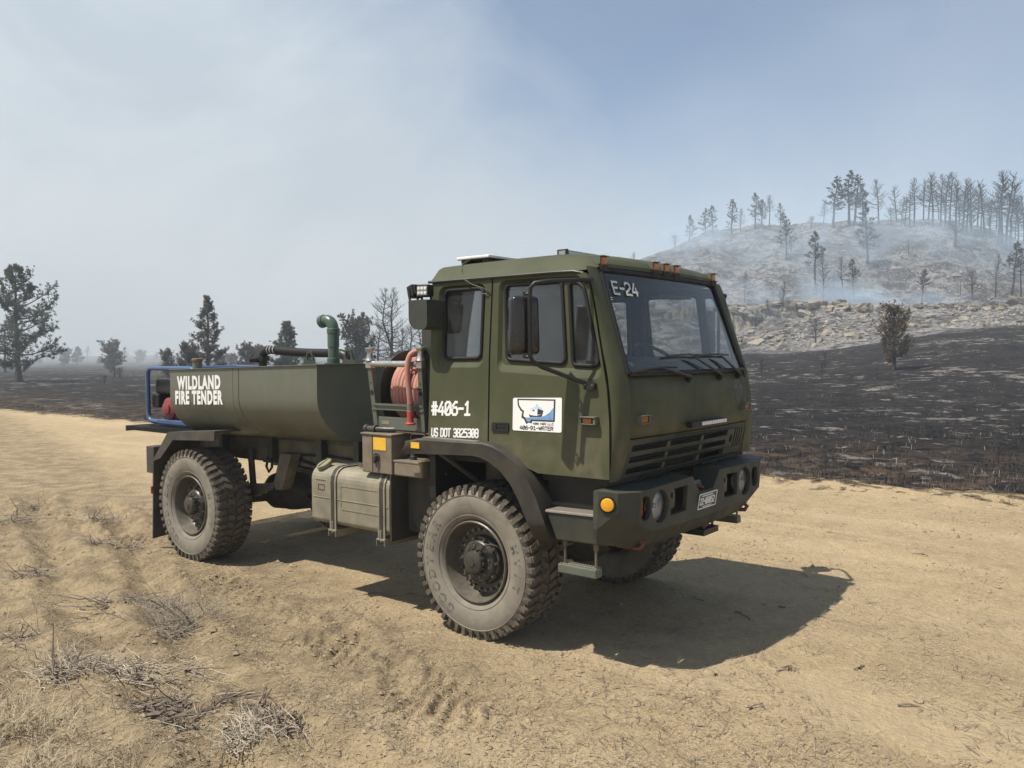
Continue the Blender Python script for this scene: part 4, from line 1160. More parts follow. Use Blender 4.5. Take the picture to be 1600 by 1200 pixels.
hole = [(0.115, 0.925), (0.838, 0.925), (0.838, 0.345), (0.385, 0.345), (0.37, 0.285), (0.315, 0.285), (0.27, 0.40), (0.225, 0.44), (0.235, 0.60), (0.19, 0.645), (0.13, 0.77)]
sshape('sign_state_outline', state, 'sign_dark', 0.0, 0.0006, [hole])
sshape('sign_water_shape', [(0.275, 0.405), (0.318, 0.292), (0.365, 0.292), (0.382, 0.35), (0.834, 0.35), (0.834, 0.72), (0.76, 0.57), (0.66, 0.47), (0.55, 0.43), (0.40, 0.41)], 'sign_blue', 0.0, 0.0004)
sshape('sign_peaks', [(0.36, 0.60), (0.42, 0.72), (0.455, 0.70), (0.50, 0.84), (0.54, 0.74), (0.58, 0.72), (0.65, 0.60)], 'sign_pale_blue', 0.0, 0.0004)
sshape('sign_truck_cab', [(0.37, 0.48), (0.51, 0.46), (0.51, 0.66), (0.43, 0.68), (0.38, 0.60)], 'white_vinyl', 0.0, 0.0009)
sshape('sign_truck_load', [(0.515, 0.50), (0.62, 0.53), (0.635, 0.62), (0.52, 0.68)], 'sign_dark', 0.0, 0.0009)
sshape('sign_truck_wheels', [(0.36, 0.42), (0.60, 0.44), (0.625, 0.53), (0.52, 0.475), (0.34, 0.50)], 'sign_dark', 0.0, 0.0007)
sshape('sign_truck_window', [(0.41, 0.60), (0.455, 0.60), (0.455, 0.645), (0.425, 0.65)], 'sign_dark', 0.0009, 0.0013)
def sgl(x, z, h): return sgp(x, z, h)
def swrap(txt, a0, b0, wa, hb, pen):
    return stroke_mb(txt, a0*0.424, b0*0.232, wa*0.424, hb*0.232, pen, lambda x, z, h: sgp(x/0.424, z/0.232, 0.0002+h), 0.0006)
obj('sign_lettering', swrap('406-91-WATER', 0.155, 0.035, 0.69, 0.125, 0.0052), 'sign_dark', sgo)
obj('sign_lettering', swrap('406 H2O LLC', 0.43, 0.20, 0.42, 0.065, 0.0030), 'sign_dark', sgo)

# ---------------------------------------------------------------- mirrors on their arms
def mirror_set(sg):
    e = empty('door_mirror', truck)
    S_ = lambda p: (p[0], sg*p[1], p[2])
    arm = MB()
    yo = -1.425
    pts = [(1.00, -1.062, 2.600), (0.98, -1.10, 2.603), (0.86, -1.34, 2.585), (0.80, -1.41, 2.572), (0.775, yo, 2.54), (0.770, yo, 2.45), (0.772, yo, 2.10), (0.785, -1.415, 2.065), (0.82, -1.36, 2.025), (1.00, -1.12, 1.915), (1.03, -1.10, 1.898)]
    arm.tube([S_(p) for p in pts], 0.0145, 8)
    for z in (2.505, 2.095):
        arm.tube([S_((0.772, yo, z)), S_((0.735, yo-0.005, z))], 0.010, 6)
        arm.lathe([(0.018, -0.012), (0.018, 0.012)], S_((0.735, yo, z)), 'z', 10)
    obj('mirror_arm', arm, 'black_plastic', e, smooth=50)
    br = MB().plate(roundpoly([(0.99, 1.872), (1.075, 1.878), (1.075, 1.915), (1.03, 1.935), (0.985, 1.915)], 0.012, 3), [], lambda x, z: S_(on_side(x, z, 0.03)), lambda x, z: S_(on_side(x, z, -0.002)))
    br2 = MB().plate(roundpoly([(0.955, 2.585), (1.005, 2.588), (1.005, 2.62), (0.955, 2.62)], 0.006, 2), [], lambda x, z: S_(on_side(x, z, 0.022)), lambda x, z: S_(on_side(x, z, -0.03)))
    for b__ in (br, br2):
        if sg < 0: b__.f = [f[::-1] for f in b__.f]
        obj('mirror_bracket', b__, 'black_plastic', e, bevel=0.004)
    bo = MB()
    for (x, z, h) in ((1.003, 1.908, 0.03), (1.06, 1.905, 0.03), (0.968, 2.606, 0.022), (0.995, 2.607, 0.022)):
        p = S_(on_side(x, z, h)); q = S_(on_side(x, z, h+0.008)); bo.tube([p, q], 0.007, 6)
    obj('bracket_bolts', bo, 'bolt_steel', e)['kind'] = 'stuff'
    # housing: rounded tall shell, turned a little; black back faces forward, glass faces rearward
    lp = roundpoly([(-0.105, -0.195), (0.105, -0.195), (0.095, 0.195), (-0.095, 0.195)], 0.035, 4)
    ang = R(-10)*sg
    cx_, cy_, cz_ = 0.690, sg*(yo+0.040), 2.300
    def M(u, v, d):
        # u across (mostly y, slightly x), v up, d forward
        ux, uy = math.sin(R(36)), math.cos(R(36))*sg
        fx, fy = math.cos(R(36)), -math.sin(R(36))*sg
        return (cx_+ux*u+fx*d, cy_+uy*u+fy*d, cz_+v)
    hs_ = MB().loft([[M(u, v, -0.045) for u, v in lp], [M(u, v, 0.005) for u, v in lp], [M(u*0.96, v*0.98, 0.030) for u, v in lp], [M(u*0.80, v*0.92, 0.045) for u, v in lp], [M(u*0.3, v*0.7, 0.050) for u, v in lp]])
    n = len(lp); hs_.f.append(tuple(len(hs_.v)-n+k for k in range(n)))
    obj('mirror_housing', hs_, 'gloss_black', e, smooth=50)
    obj('mirror_glass', MB().plate([(u*0.95, v*0.97) for u, v in lp], [], lambda u, v: M(u, v, -0.043), lambda u, v: M(u, v, -0.036)), 'mirror_dark', e)
mirror_set(1); mirror_set(-1)

# ---------------------------------------------------------------- intake box behind the cab and its work lights
ib = MB().plate(roundpoly([(-0.540, 2.300), (-0.345, 2.300), (-0.345, 2.525), (-0.540, 2.525)], [0.11, 0.05, 0.004, 0.004], 6), [], lambda x, z: (x, -1.235, z), lambda x, z: (x, -0.98, z))
ibo = obj('intake_box', ib, 'dark_green_paint', truck, bevel=0.006)
obj('intake_stack', MB().box(-0.66, -0.50, -0.98, -0.70, 1.55, 2.45), 'dark_green_paint', truck, bevel=0.01)
for (cx_, cyy, ang, tilt) in ((-0.405, -1.20, R(-75), 0.0), (-0.535, -1.17, R(170), 0.25)):
    wl = empty('work_light', truck, (cx_, cyy, 2.592)); 
    wl.rotation_euler = (0, tilt, ang)
    obj('light_housing', MB().box(-0.045, 0.030, -0.052, 0.052, -0.045, 0.048).box(-0.07, -0.045, -0.045, 0.045, -0.035, 0.04), 'black_plastic', wl, bevel=0.006)
    obj('light_face', MB().box(0.030, 0.034, -0.042, 0.042, -0.033, 0.036), 'led_face', wl)
    cells = MB()
    for a_ in (-0.028, 0, 0.028):
        for b_ in (-0.016, 0.018):
            cells.lathe([(0.012, 0.034), (0.011, 0.039), (0.0, 0.040)], (0, a_, b_), 'x', 10)
    obj('light_cells', cells, 'white_plastic', wl, smooth=40)['kind'] = 'stuff'
    obj('light_bracket', MB().box(-0.012, 0.012, -0.060, -0.054, -0.085, 0.02).box(-0.012, 0.012, 0.054, 0.060, -0.085, 0.02).box(-0.012, 0.012, -0.060, 0.060, -0.089, -0.083), 'black_plastic', wl)

# ---------------------------------------------------------------- front fenders and steps
FO = [(-0.62, 1.440), (-0.48, 1.470), (0.17, 1.478), (0.26, 1.462), (0.34, 1.432), (0.45, 1.375), (0.56, 1.278), (0.64, 1.155), (0.71, 1.00), (0.775, 0.850)]
FI = [(-0.665, 1.335), (-0.48, 1.350), (0.06, 1.375), (0.15, 1.368), (0.23, 1.342), (0.33, 1.290), (0.425, 1.205), (0.50, 1.095), (0.565, 0.97), (0.635, 0.840)]
for s in (1, -1):
    fd = MB()
    fd.loft([[(x, s*-1.185, z) for x, z in FI], [(x, s*-1.212, z) for x, z in FI], [(x+0.01, s*-1.218, z-0.012) for x, z in FO], [(x, s*-1.205, z) for x, z in FO], [(x, s*-0.70, z-0.004) for x, z in FO]], closed=False)
    if s < 0: fd.f = [f[::-1] for f in fd.f]
    fdo = obj('front_fender', fd, 'fender_black', truck, smooth=30, solid=0.008)
    rf_ = MB().box(-0.545, -0.455, min(s*-1.221, s*-1.215), max(s*-1.221, s*-1.215), 1.392, 1.438)
    obj('fender_reflector', rf_, 'reflector_yellow', fdo)
    obj('fender_grip_strip', MB().box(-0.44, 0.10, min(s*-1.20, s*-1.14), max(s*-1.20, s*-1.14), 1.473, 1.480), 'tread_plate', fdo)
    obj('fender_stay', MB().tube([(-0.30, s*-1.15, 1.36), (-0.10, s*-0.75, 1.02)], 0.02, 6).tube([(-0.42, s*-1.15, 1.35), (-0.42, s*-0.5, 1.2)], 0.018, 6), 'dusty_black', truck)
    # step box
    sb2 = MB().hexa([(0.790, s*-1.165, 0.850), (1.128, s*-1.165, 0.858), (1.128, s*-0.80, 0.858), (0.790, s*-0.80, 0.850), (0.720, s*-1.180, 1.032), (1.135, s*-1.180, 1.042), (1.135, s*-0.80, 1.042), (0.720, s*-0.80, 1.032)])
    if s < 0: sb2.f = [f[::-1] for f in sb2.f]
    sto = obj('step_box', sb2, 'bumper_paint', truck, bevel=0.008)
    tp = MB().hexa([(0.712, s*-1.190, 1.034), (1.135, s*-1.190, 1.044), (1.135, s*-0.82, 1.044), (0.712, s*-0.82, 1.034), (0.715, s*-1.186, 1.052), (1.135, s*-1.186, 1.062), (1.135, s*-0.82, 1.062), (0.715, s*-0.82, 1.052)])
    if s < 0: tp.f = [f[::-1] for f in tp.f]
    obj('step_tread', tp, 'tread_plate', sto, bevel=0.004)
    rg = MB().box(0.800, 1.108, min(s*-1.165, s*-1.085), max(s*-1.165, s*-1.085), 0.628, 0.690)
    rgo = obj('step_rung', rg, 'reel_green', truck, bevel=0.008)
    th_ = MB()
    for k in range(14): 
        th_.box(0.815+0.021*k, 0.826+0.021*k, min(s*-1.16, s*-1.14), max(s*-1.16, s*-1.14), 0.688, 0.696)
        th_.box(0.815+0.021*k, 0.826+0.021*k, min(s*-1.11, s*-1.09), max(s*-1.11, s*-1.09), 0.688, 0.696)
    obj('rung_teeth', th_, 'fuel_tank_paint', rgo)['kind'] = 'stuff'
    for cx0 in (0.835, 1.083):
        obj('rung_cable', MB().tube([(cx0+0.003, s*-1.125, 0.66), (cx0, s*-1.125, 0.855)], 0.009, 8), 'frame_paint', rgo, smooth=50)
        obj('cable_socket', MB().lathe([(0.0, -0.03), (0.017, -0.03), (0.017, 0.03), (0.0, 0.03)], (cx0, s*-1.125, 0.838), 'z', 10), 'frame_paint', rgo, smooth=50)
    obj('wheel_well', MB().box(0.64, 1.12, min(s*-1.05, s*-0.62), max(s*-1.05, s*-0.62), 1.06, 1.234), 'black_plastic', truck)
    obj('splash_guard', MB().box(-0.46, -0.40, min(s*-1.1, s*-0.5), max(s*-1.1, s*-0.5), 1.0, 1.44), 'black_plastic', truck)
    obj('air_cleaner_can', MB().lathe([(0.10, 0.0), (0.11, 0.02), (0.11, 0.26), (0.10, 0.28), (0.0, 0.28)], (-0.12, s*-0.66, 1.10), 'z', 20), 'frame_paint', truck, smooth=40)

# ---------------------------------------------------------------- bumper
BX = 1.335
bm = MB()
cir = lambda cy0, cz0, ry, rz_, n=22: [(cy0+ry*math.cos(t), cz0+rz_*math.sin(t)) for t in np.linspace(0, 2*PI, n+1)[:-1]]
outl = [(-1.0, 0.985), (-0.80, 0.910), (-0.30, 0.900), (0.30, 0.900), (0.80, 0.910), (1.0, 0.985), (1.0, 1.205), (0.225, 1.218), (0.115, 1.088), (-0.115, 1.088), (-0.225, 1.218), (-1.0, 1.205)]
holes = []
for s in (-1, 1):
    holes.append(cir(s*0.705, 1.070, 0.114, 0.112)); 
    holes.append(roundpoly([(s*0.965, 1.005), (s*0.845, 1.005), (s*0.845, 1.165), (s*0.965, 1.165)][::(1 if s > 0 else -1)], 0.05, 4))
    holes.append([(s*0.325, 0.985), (s*0.555, 0.985), (s*0.562, 1.160), (s*0.30, 1.165)][::(1 if s > 0 else -1)])
bm.plate(outl, holes, lambda y, z: (BX, y, z), lambda y, z: (BX-0.035, y, z))
bmo = obj('bumper', bm, 'bumper_paint', truck, bevel=0.006)
sd = MB()
# top shelf
sd.add([(BX, -1.0, 1.2045), (BX, -0.225, 1.2175), (1.12, -0.225, 1.228), (1.12, -1.0, 1.225), (1.12, -1.21, 1.222), (1.160, -1.215, 1.225), (1.280, -1.170, 1.214)], [(0, 1, 2, 3), (0, 3, 4, 5, 6)])
# notch wall
sd.add([(BX, -0.225, 1.2175), (BX, -0.115, 1.088), (1.12, -0.115, 1.088), (1.12, -0.225, 1.228)], [(0, 1, 2, 3)])
# side face, chamfer, lower facets
A_, B_, C_, D_, E_, F_, G_, H_ = (1.160, -1.215, 1.225), (1.280, -1.170, 1.214), (1.276, -1.176, 1.088), (1.148, -1.214, 0.975), (BX, -1.0, 1.2045), (BX, -1.0, 0.985), (1.215, -1.02, 0.835), (1.128, -1.185, 0.862)
A2, D2 = (1.12, -1.21, 1.222), (1.115, -1.21, 0.97)
sd.add([A_, B_, C_, D_, E_, F_, G_, H_, A2, D2], [(1, 0, 3, 2), (4, 1, 2, 5), (2, 3, 7, 6, 5), (0, 8, 9, 3), (3, 9, 7)])
# underside roll below the front face
sd.add([(BX, -1.0, 0.985), (BX, -0.80, 0.910), (BX, -0.30, 0.900), (BX, 0.0, 0.900), (1.245, 0.0, 0.790), (1.245, -0.30, 0.790), (1.235, -0.80, 0.795), (1.215, -1.02, 0.835)], [(0, 7, 6, 1), (1, 6, 5, 2), (2, 5, 4, 3)])
mirror_obj('bumper_wing', sd, 'bumper_paint', bmo, solid=0.012)
obj('bumper_ledge', MB().box(1.10, BX-0.03, -0.115, 0.115, 1.07, 1.087), 'bumper_paint', bmo)
obj('bumper_back', MB().box(1.06, 1.10, -1.1, 1.1, 0.84, 1.205), 'black_plastic', bmo)
for s in (-1, 1):
    hl = empty('headlight', truck, (BX-0.040, s*0.705, 1.070))
    obj('headlight_bowl', MB().lathe([(0.110, 0.0), (0.102, -0.02), (0.07, -0.05), (0.03, -0.065), (0.0, -0.068)], (0, 0, 0), 'x', 28), 'headlight_white', hl, smooth=50)
    obj('headlight_lens', MB().lathe([(0.111, 0.0), (0.092, 0.012), (0.05, 0.022), (0.0, 0.026)], (0, 0, 0), 'x', 28), 'lens_clear', hl, smooth=60)
    obj('headlight_bulb', MB().lathe([(0.0, 0.0), (0.018, -0.005), (0.02, -0.03), (0.012, -0.06)], (0, 0, 0), 'x', 12), 'led_face', hl, smooth=50)
    tu = MB().lathe([(0.1135, -0.01), (0.1135, 0.003), (0.111, 0.003)], (0, 0, 0), 'x', 28)
    obj('headlight_tube', tu, 'bumper_paint', hl, smooth=40)
    obj('turn_signal', MB().box(BX-0.075, BX-0.030-0.016, s*0.905-0.052, s*0.905+0.052, 1.018, 1.155), 'amber', truck, bevel=0.02)
    obj('signal_tray', MB().box(BX-0.10, BX-0.076, s*0.905-0.07, s*0.905+0.07, 0.99, 1.18), 'black_plastic', truck)
    # tie-down lug in the pocket
    lug = MB().plate(roundpoly([(-0.045, -0.075), (0.045, -0.075), (0.045, 0.04), (0.02, 0.075), (-0.02, 0.075), (-0.045, 0.04)], 0.015, 3), [cir(0, 0.02, 0.02, 0.025, 12)], lambda y, z: (BX-0.055, s*0.44+y, 1.085+z), lambda y, z: (BX-0.105, s*0.44+y, 1.085+z))
    obj('tie_down_lug', lug, 'frame_paint', truck, bevel=0.004)
    obj('pocket_back', MB().box(BX-0.14, BX-0.125, s*0.44-0.14, s*0.44+0.14, 0.99, 1.18), 'dusty_black', truck)
    # side lamp
    sl_ = MB()
    c0 = Vector((1.221, s*-1.1985 if s > 0 else 1.1985, 1.138))
    if s < 0: pass
    nrm = Vector((0.34, -1.0, 0.0)).normalized(); 
    e1 = Vector((1.0, 0.34, 0)).normalized(); e2 = Vector((0, 0, 1))
    c0 = Vector((1.218, -1.1945, 1.138))
    rr = [[c0+nrm*h+r_*(math.cos(t)*e1+math.sin(t)*e2) for t in np.linspace(0, 2*PI, 25)[:-1]] for r_, h in ((0.044, 0.001), (0.044, 0.008), (0.040, 0.013), (0.02, 0.016), (0.001, 0.016))]
    sl_.loft([[tuple(p) for p in r_] for r_ in rr])
    rr2 = [[c0+nrm*h+r_*(math.cos(t)*e1+math.sin(t)*e2) for t in np.linspace(0, 2*PI, 25)[:-1]] for r_, h in ((0.056, 0.0005), (0.054, 0.007), (0.045, 0.007), (0.044, 0.002))]
    rg_ = MB().loft([[tuple(p) for p in r_] for r_ in rr2])
    if s > 0:
        sl_ = sl_.mirror(); rg_ = rg_.mirror()
    obj('bumper_side_lamp', sl_, 'amber_yellow', truck, smooth=40)
    obj('lamp_gasket', rg_, 'black_rubber', truck, smooth=40)
    # tow hook
    th = MB()
    th.tube([(1.20, s*0.86, 0.86), (1.26, s*0.86, 0.86), (1.29, s*0.86, 0.835), (1.27, s*0.86, 0.805), (1.21, s*0.86, 0.80)], 0.017, 8)
    th.box(1.10, 1.21, s*0.86-0.03, s*0.86+0.03, 0.79, 0.87)
    obj('tow_hook', th, 'hook_red', truck, smooth=50)
# number plate with its lettering
npl = MB().plate(roundpoly([(-0.150, 0.958), (0.155, 0.958), (0.165, 1.075), (-0.140, 1.075)], 0.010, 3), [], lambda y, z: (BX+0.012-(1.075-z)*0.12, y, z), lambda y, z: (BX+0.004-(1.075-z)*0.12, y, z))
npo = obj('licence_plate', npl, 'plate_blue', truck)
def onpl(y, z, h): return (BX+0.0125-(1.075-z)*0.12+h, y, z)
fr_ = MB().plate(roundpoly([(-0.150, 0.958), (0.155, 0.958), (0.165, 1.075), (-0.140, 1.075)], 0.010, 3), [roundpoly([(-0.141, 0.966), (0.147, 0.966), (0.156, 1.067), (-0.131, 1.067)], 0.008, 3)], lambda y, z: onpl(y, z, 0.002), lambda y, z: onpl(y, z, 0.0))
obj('plate_border', fr_, 'white_vinyl', npo)
obj('plate_number', stroke_mb('22-08052', -0.120, 0.988, 0.245, 0.052, 0.0085, onpl), 'white_vinyl', npo)
bars = MB()
for (z0, z1, a_, b_) in ((1.050, 1.058, -0.09, 0.09), (0.971, 0.977, -0.07, 0.08)):
    q = [(a_, z0), (b_, z0), (b_, z1), (a_, z1)]
    bars.hexa([onpl(*p, 0.0002) for p in q]+[onpl(*p, 0.001) for p in q])
obj('plate_state_line', bars, 'white_vinyl', npo)
# recovery winch hook, fairlead, hoses in the gap below the cab
fl_ = MB().box(1.20, 1.24, -0.09, 0.12, 1.090, 1.125).tube([(1.22, -0.08, 1.13), (1.22, 0.11, 1.13)], 0.016, 8)
obj('winch_fairlead', fl_, 'steel_silver', truck, bevel=0.003)
obj('winch_hook', MB().tube([(1.23, -0.03, 1.12), (1.28, -0.02, 1.12), (1.30, 0.01, 1.105), (1.28, 0.03, 1.09), (1.25, 0.02, 1.09)], 0.012, 8), 'hook_red', truck, smooth=50)
for pts_, r_ in (([(1.13, -0.75, 1.20), (1.15, -0.62, 1.25), (1.14, -0.48, 1.255), (1.12, -0.36, 1.22)], 0.018), ([(1.15, -0.40, 1.22), (1.17, -0.36, 1.25), (1.12, -0.30, 1.27)], 0.006), ([(1.12, 0.3, 1.23), (1.15, 0.42, 1.24), (1.14, 0.55, 1.225)], 0.012)):
    obj('air_hose', MB().tube(pts_, r_, 8), 'black_rubber', truck, smooth=50)
obj('receiver_hitch', MB().box(1.02, 1.22, 0.20, 0.46, 0.690, 0.735).tube([(1.18, 0.43, 0.73), (1.18, 0.43, 0.90)], 0.010, 6).tube([(1.05, 0.33, 0.74), (1.05, 0.33, 0.95)], 0.03, 8), 'black_plastic', truck)
obj('hitch_ball', MB().tube([(1.16, 0.26, 0.735), (1.16, 0.32, 0.755), (1.16, 0.36, 0.755)], 0.028, 10), 'hook_red', truck, smooth=50)
# ---------------------------------------------------------------- water tank
TX0, TX1 = -4.30, -1.85
SEC = [(1.078, 2.022), (1.080, 1.86), (1.080, 1.72), (1.068, 1.640), (1.035, 1.565), (0.985, 1.495), (0.910, 1.425), (0.82, 1.368), (0.72, 1.328), (0.60, 1.306), (0.3, 1.298), (0.0, 1.297)]
def tz(x, z): return z+0.026*(x-TX1)
tk = MB()
sec = [(-y, z) for y, z in SEC]+[(y, z) for y, z in SEC[::-1]][1:]
loops = [[(x, y, tz(x, z)) for y, z in sec] for x in np.linspace(TX0, TX1, 15)]
tk.loft([l[::-1] for l in loops], closed=False)
n = len(sec)
o_ = len(tk.v); tk.v.extend(loops[0]); tk.f.append(tuple(range(o_, o_+n)))
o_ = len(tk.v); tk.v.extend(loops[-1]); tk.f.append(tuple(range(o_, o_+n))[::-1])
tko = obj('water_tank', tk, 'tank_paint', truck, smooth=32)
top = MB().hexa([(TX0-0.012, -1.092, tz(TX0, 2.0225)), (TX1+0.014, -1.092, tz(TX1, 2.0225)), (TX1+0.014, 1.092, tz(TX1, 2.0225)), (TX0-0.012, 1.092, tz(TX0, 2.0225)),
                 (TX0-0.012, -1.092, tz(TX0, 2.030)), (TX1+0.014, -1.092, tz(TX1, 2.030)), (TX1+0.014, 1.092, tz(TX1, 2.030)), (TX0-0.012, 1.092, tz(TX0, 2.030))])
obj('tank_top', top, 'tank_paint', tko, bevel=0.002)
for xs_ in (-3.045,):
    sm = MB().tube([(xs_, y*1.0012, tz(xs_, z)) for y, z in [(-y, z) for y, z in SEC]], 0.004, 6)
    obj('weld_seam', sm, 'weld', tko, smooth=60)
sm = MB().tube([(-3.14, y*1.001, tz(-3.14, z)) for y, z in [(-y, z) for y, z in SEC][:5]], 0.0015, 6)
obj('weld_seam', sm, 'weld', tko, smooth=60)
obj('tank_lettering', text_mb('WILDLAND', lambda x, y, h: (-4.146+x*0.1360, -1.0812-h, tz(-3.8, 1.822)+y/0.73*0.132+(x*0.1575-0.35)*0.026), 0.0015, 'LEFT', 0.052, 0.0, 1.18), 'white_vinyl', tko)
obj('tank_lettering', text_mb('FIRE TENDER', lambda x, y, h: (-4.200+x*0.1295, -1.0812-h, tz(-3.8, 1.668)+y/0.73*0.132+(x*0.15-0.35)*0.026), 0.0015, 'LEFT', 0.052, 0.0, 1.18), 'white_vinyl', tko)
# lifting eyes
for (x, y) in ((-2.56, -0.60), (-1.96, -0.62), (-2.56, 0.60), (-1.96, 0.62), (-4.15, 0.6)):
    lp = [(-0.085, 0.0), (-0.06, 0.03), (-0.045, 0.07), (-0.03, 0.10), (0.0, 0.112), (0.03, 0.10), (0.045, 0.07), (0.06, 0.03), (0.085, 0.0)]
    le = MB().plate(lp[::-1], [[(0.030*math.cos(t), 0.058+0.034*math.sin(t)) for t in np.linspace(0, 2*PI, 15)[:-1]]], lambda a, b: (x+a*1.15, y-0.010, tz(x, 2.030)+b*1.3), lambda a, b: (x+a*1.15, y+0.010, tz(x, 2.030)+b*1.3))
    obj('lifting_eye', le, 'dark_green_paint', tko, bevel=0.003)
# vent pipe with elbow
vp = MB(); vx, vy = -2.325, -0.50; zb = tz(vx, 2.030)
vp.lathe([(0.062, 0.0), (0.062, 0.06), (0.052, 0.065), (0.052, 0.17), (0.057, 0.172), (0.057, 0.30), (0.062, 0.305), (0.062, 0.345), (0.055, 0.35)], (vx, vy, zb), 'z', 24)
pts = []; rr = []
for k in range(9):
    t = k/8*R(108); pts.append((vx-0.085*(1-math.cos(t)), vy-0.01*k/8, zb+0.345+0.085*math.sin(t))); rr.append(0.054)
vp.tube(pts, rr, 20, cap=False)
d = (Vector(pts[-1])-Vector(pts[-2])).normalized(); e = Vector(pts[-1])
vp.tube([tuple(e), tuple(e+d*0.002), tuple(e+d*0.05)], [0.054, 0.063, 0.063], 20, cap=False)
vp.tube([tuple(e+d*0.049), tuple(e+d*0.0491), tuple(e)], [0.063, 0.050, 0.048], 20, cap=False)
obj('vent_pipe', vp, 'pvc_green', tko, smooth=40)
obj('vent_flange', MB().lathe([(0.09, 0.0), (0.09, 0.012), (0.06, 0.014)], (vx, vy, zb), 'z', 24), 'dark_green_paint', tko, smooth=40)
# black transfer hose across the tank top
hp = MB(); y2 = -0.12
hp.tube([(-4.02, y2, tz(-4.0, 2.03)), (-4.02, y2, 2.075), (-4.01, y2, 2.125), (-3.97, y2, 2.160), (-3.90, y2, 2.172)], [0.045, 0.045, 0.05, 0.05, 0.052], 14)
he2 = MB().tube([(-2.80, y2, 2.128), (-2.68, y2, 2.122), (-2.60, y2, 2.10), (-2.575, y2, 2.06), (-2.572, y2, 2.03)], [0.045, 0.05, 0.052, 0.05, 0.045], 14)
hp.tube([(-4.10, y2-0.12, 2.06), (-4.02, y2, 2.065)], 0.03, 10)
hp.lathe([(0.07, -0.006), (0.07, 0.006)], (-4.02, y2, 2.03), 'z', 14)
obj('hose_elbow', hp, 'black_plastic', tko, smooth=45)
obj('hose_elbow', he2, 'black_plastic', tko, smooth=45)
tb_ = []; rr = []
for k in range(121):
    t = k/120; tb_.append((-3.90+1.10*t, y2, 2.172-0.044*t-0.010*math.sin(t*PI))); rr.append(0.043+(0.0035 if k % 2 else 0))
obj('transfer_hose', MB().tube(tb_, rr, 14), 'black_rubber', tko, smooth=45)
cl = MB()
for x in (-3.88, -3.83, -3.77):
    cl.lathe([(0.049, -0.010), (0.051, -0.010), (0.051, 0.010), (0.049, 0.010)], (x, y2, 2.1715), 'x', 18)
obj('hose_clamp', cl, 'steel_silver', tko, smooth=40)['kind'] = 'stuff'
obj('valve', MB().box(-4.09, -3.96, y2-0.05, y2+0.05, 2.045, 2.10).tube([(-4.12, y2-0.02, 2.085), (-4.20, y2-0.02, 2.085)], 0.018, 8).lathe([(0.03, -0.012), (0.03, 0.012), (0.0, 0.013)], (-4.20, y2-0.02, 2.085), 'x', 12), 'black_plastic', tko, bevel=0.004)
fc = MB().lathe([(0.048, 0.0), (0.048, 0.075), (0.040, 0.08)], (-3.93, -0.98, tz(-3.93, 2.03)), 'z', 18)
obj('filler_neck', fc, 'tank_paint', tko, smooth=40)
obj('filler_cap', MB().lathe([(0.056, 0.0), (0.058, 0.008), (0.056, 0.024), (0.05, 0.028), (0.0, 0.03)], (-3.93, -0.98, tz(-3.93, 2.03)+0.078), 'z', 18), 'nozzle_rust', tko, smooth=40)
gi = MB().lathe([(0.02, 0.0), (0.02, 0.05), (0.03, 0.055), (0.03, 0.075), (0.0, 0.08)], (-1.93, -0.35, tz(-1.93, 2.03)), 'z', 12)
obj('tank_fitting', gi, 'dark_green_paint', tko, smooth=40)

# ---------------------------------------------------------------- fuel tank, straps, shield
fp2 = roundpoly([(-1.120, 0.645), (-0.62, 0.645), (-0.62, 1.135), (-1.120, 1.135)], [0.05, 0.05, 0.06, 0.11], 6)
ft = MB().plate(fp2, [], lambda y, z: (-0.900, y, z), lambda y, z: (-1.890, y, z))
fto = obj('fuel_tank', ft, 'fuel_tank_paint', truck, bevel=0.022, bseg=3)
# pressed swage lines and panel
obj('tank_swage', MB().box(-1.87, -0.915, -1.1245, -1.115, 0.868, 0.876), 'fuel_tank_paint', fto, bevel=0.003)
pn = MB().plate(roundpoly([(-1.505, 0.79), (-0.955, 0.79), (-0.955, 1.00), (-1.505, 1.00)], 0.02, 4), [roundpoly([(-1.495, 0.80), (-0.965, 0.80), (-0.965, 0.99), (-1.495, 0.99)], 0.015, 4)], lambda x, z: (x, -1.1235, z), lambda x, z: (x, -1.118, z))
obj('tank_panel_edge', pn, 'fuel_tank_paint', fto)
pn = MB().plate([(-1.80, 0.935), (-1.715, 0.935), (-1.715, 0.985), (-1.80, 0.985)], [[(-1.795, 0.94), (-1.72, 0.94), (-1.72, 0.98), (-1.795, 0.98)]], lambda x, z: (x, -1.1225, z), lambda x, z: (x, -1.118, z))
pn.box(-1.83, -1.70, -1.1225, -1.118, 1.02, 1.024)
obj('tank_data_mark', pn, 'fender_black', fto)
for x in (-1.595, -0.985):
    stp = MB()
    path = [(-1.127, 0.60), (-1.127, 1.02), (-1.118, 1.07), (-1.09, 1.115), (-1.045, 1.139), (-0.99, 1.143), (-0.60, 1.143)]
    stp.loft([[(x-0.042, y, z) for y, z in path], [(x+0.042, y, z) for y, z in path]], closed=False)
    so = obj('tank_strap', stp, 'fuel_tank_paint', truck, solid=0.005)
    pth2 = [(y-0.004 if z < 1.1 else y, z+(0.004 if z > 1.1 else 0)) for y, z in path]
    obj('strap_liner', MB().loft([[(x-0.020, y-0.0015, z+0.001) for y, z in pth2], [(x+0.020, y-0.0015, z+0.001) for y, z in pth2]], closed=False), 'fender_black', so, solid=0.003)
    obj('strap_bracket', MB().box(x-0.05, x+0.05, -1.145, -0.50, 0.595, 0.612).box(x-0.05, x-0.042, -1.145, -0.5, 0.55, 0.6).box(x+0.042, x+0.05, -1.145, -0.5, 0.55, 0.6).tube([(x, -1.135, 0.58), (x, -1.135, 0.68)], 0.010, 6), 'fuel_tank_paint', so, bevel=0.003)
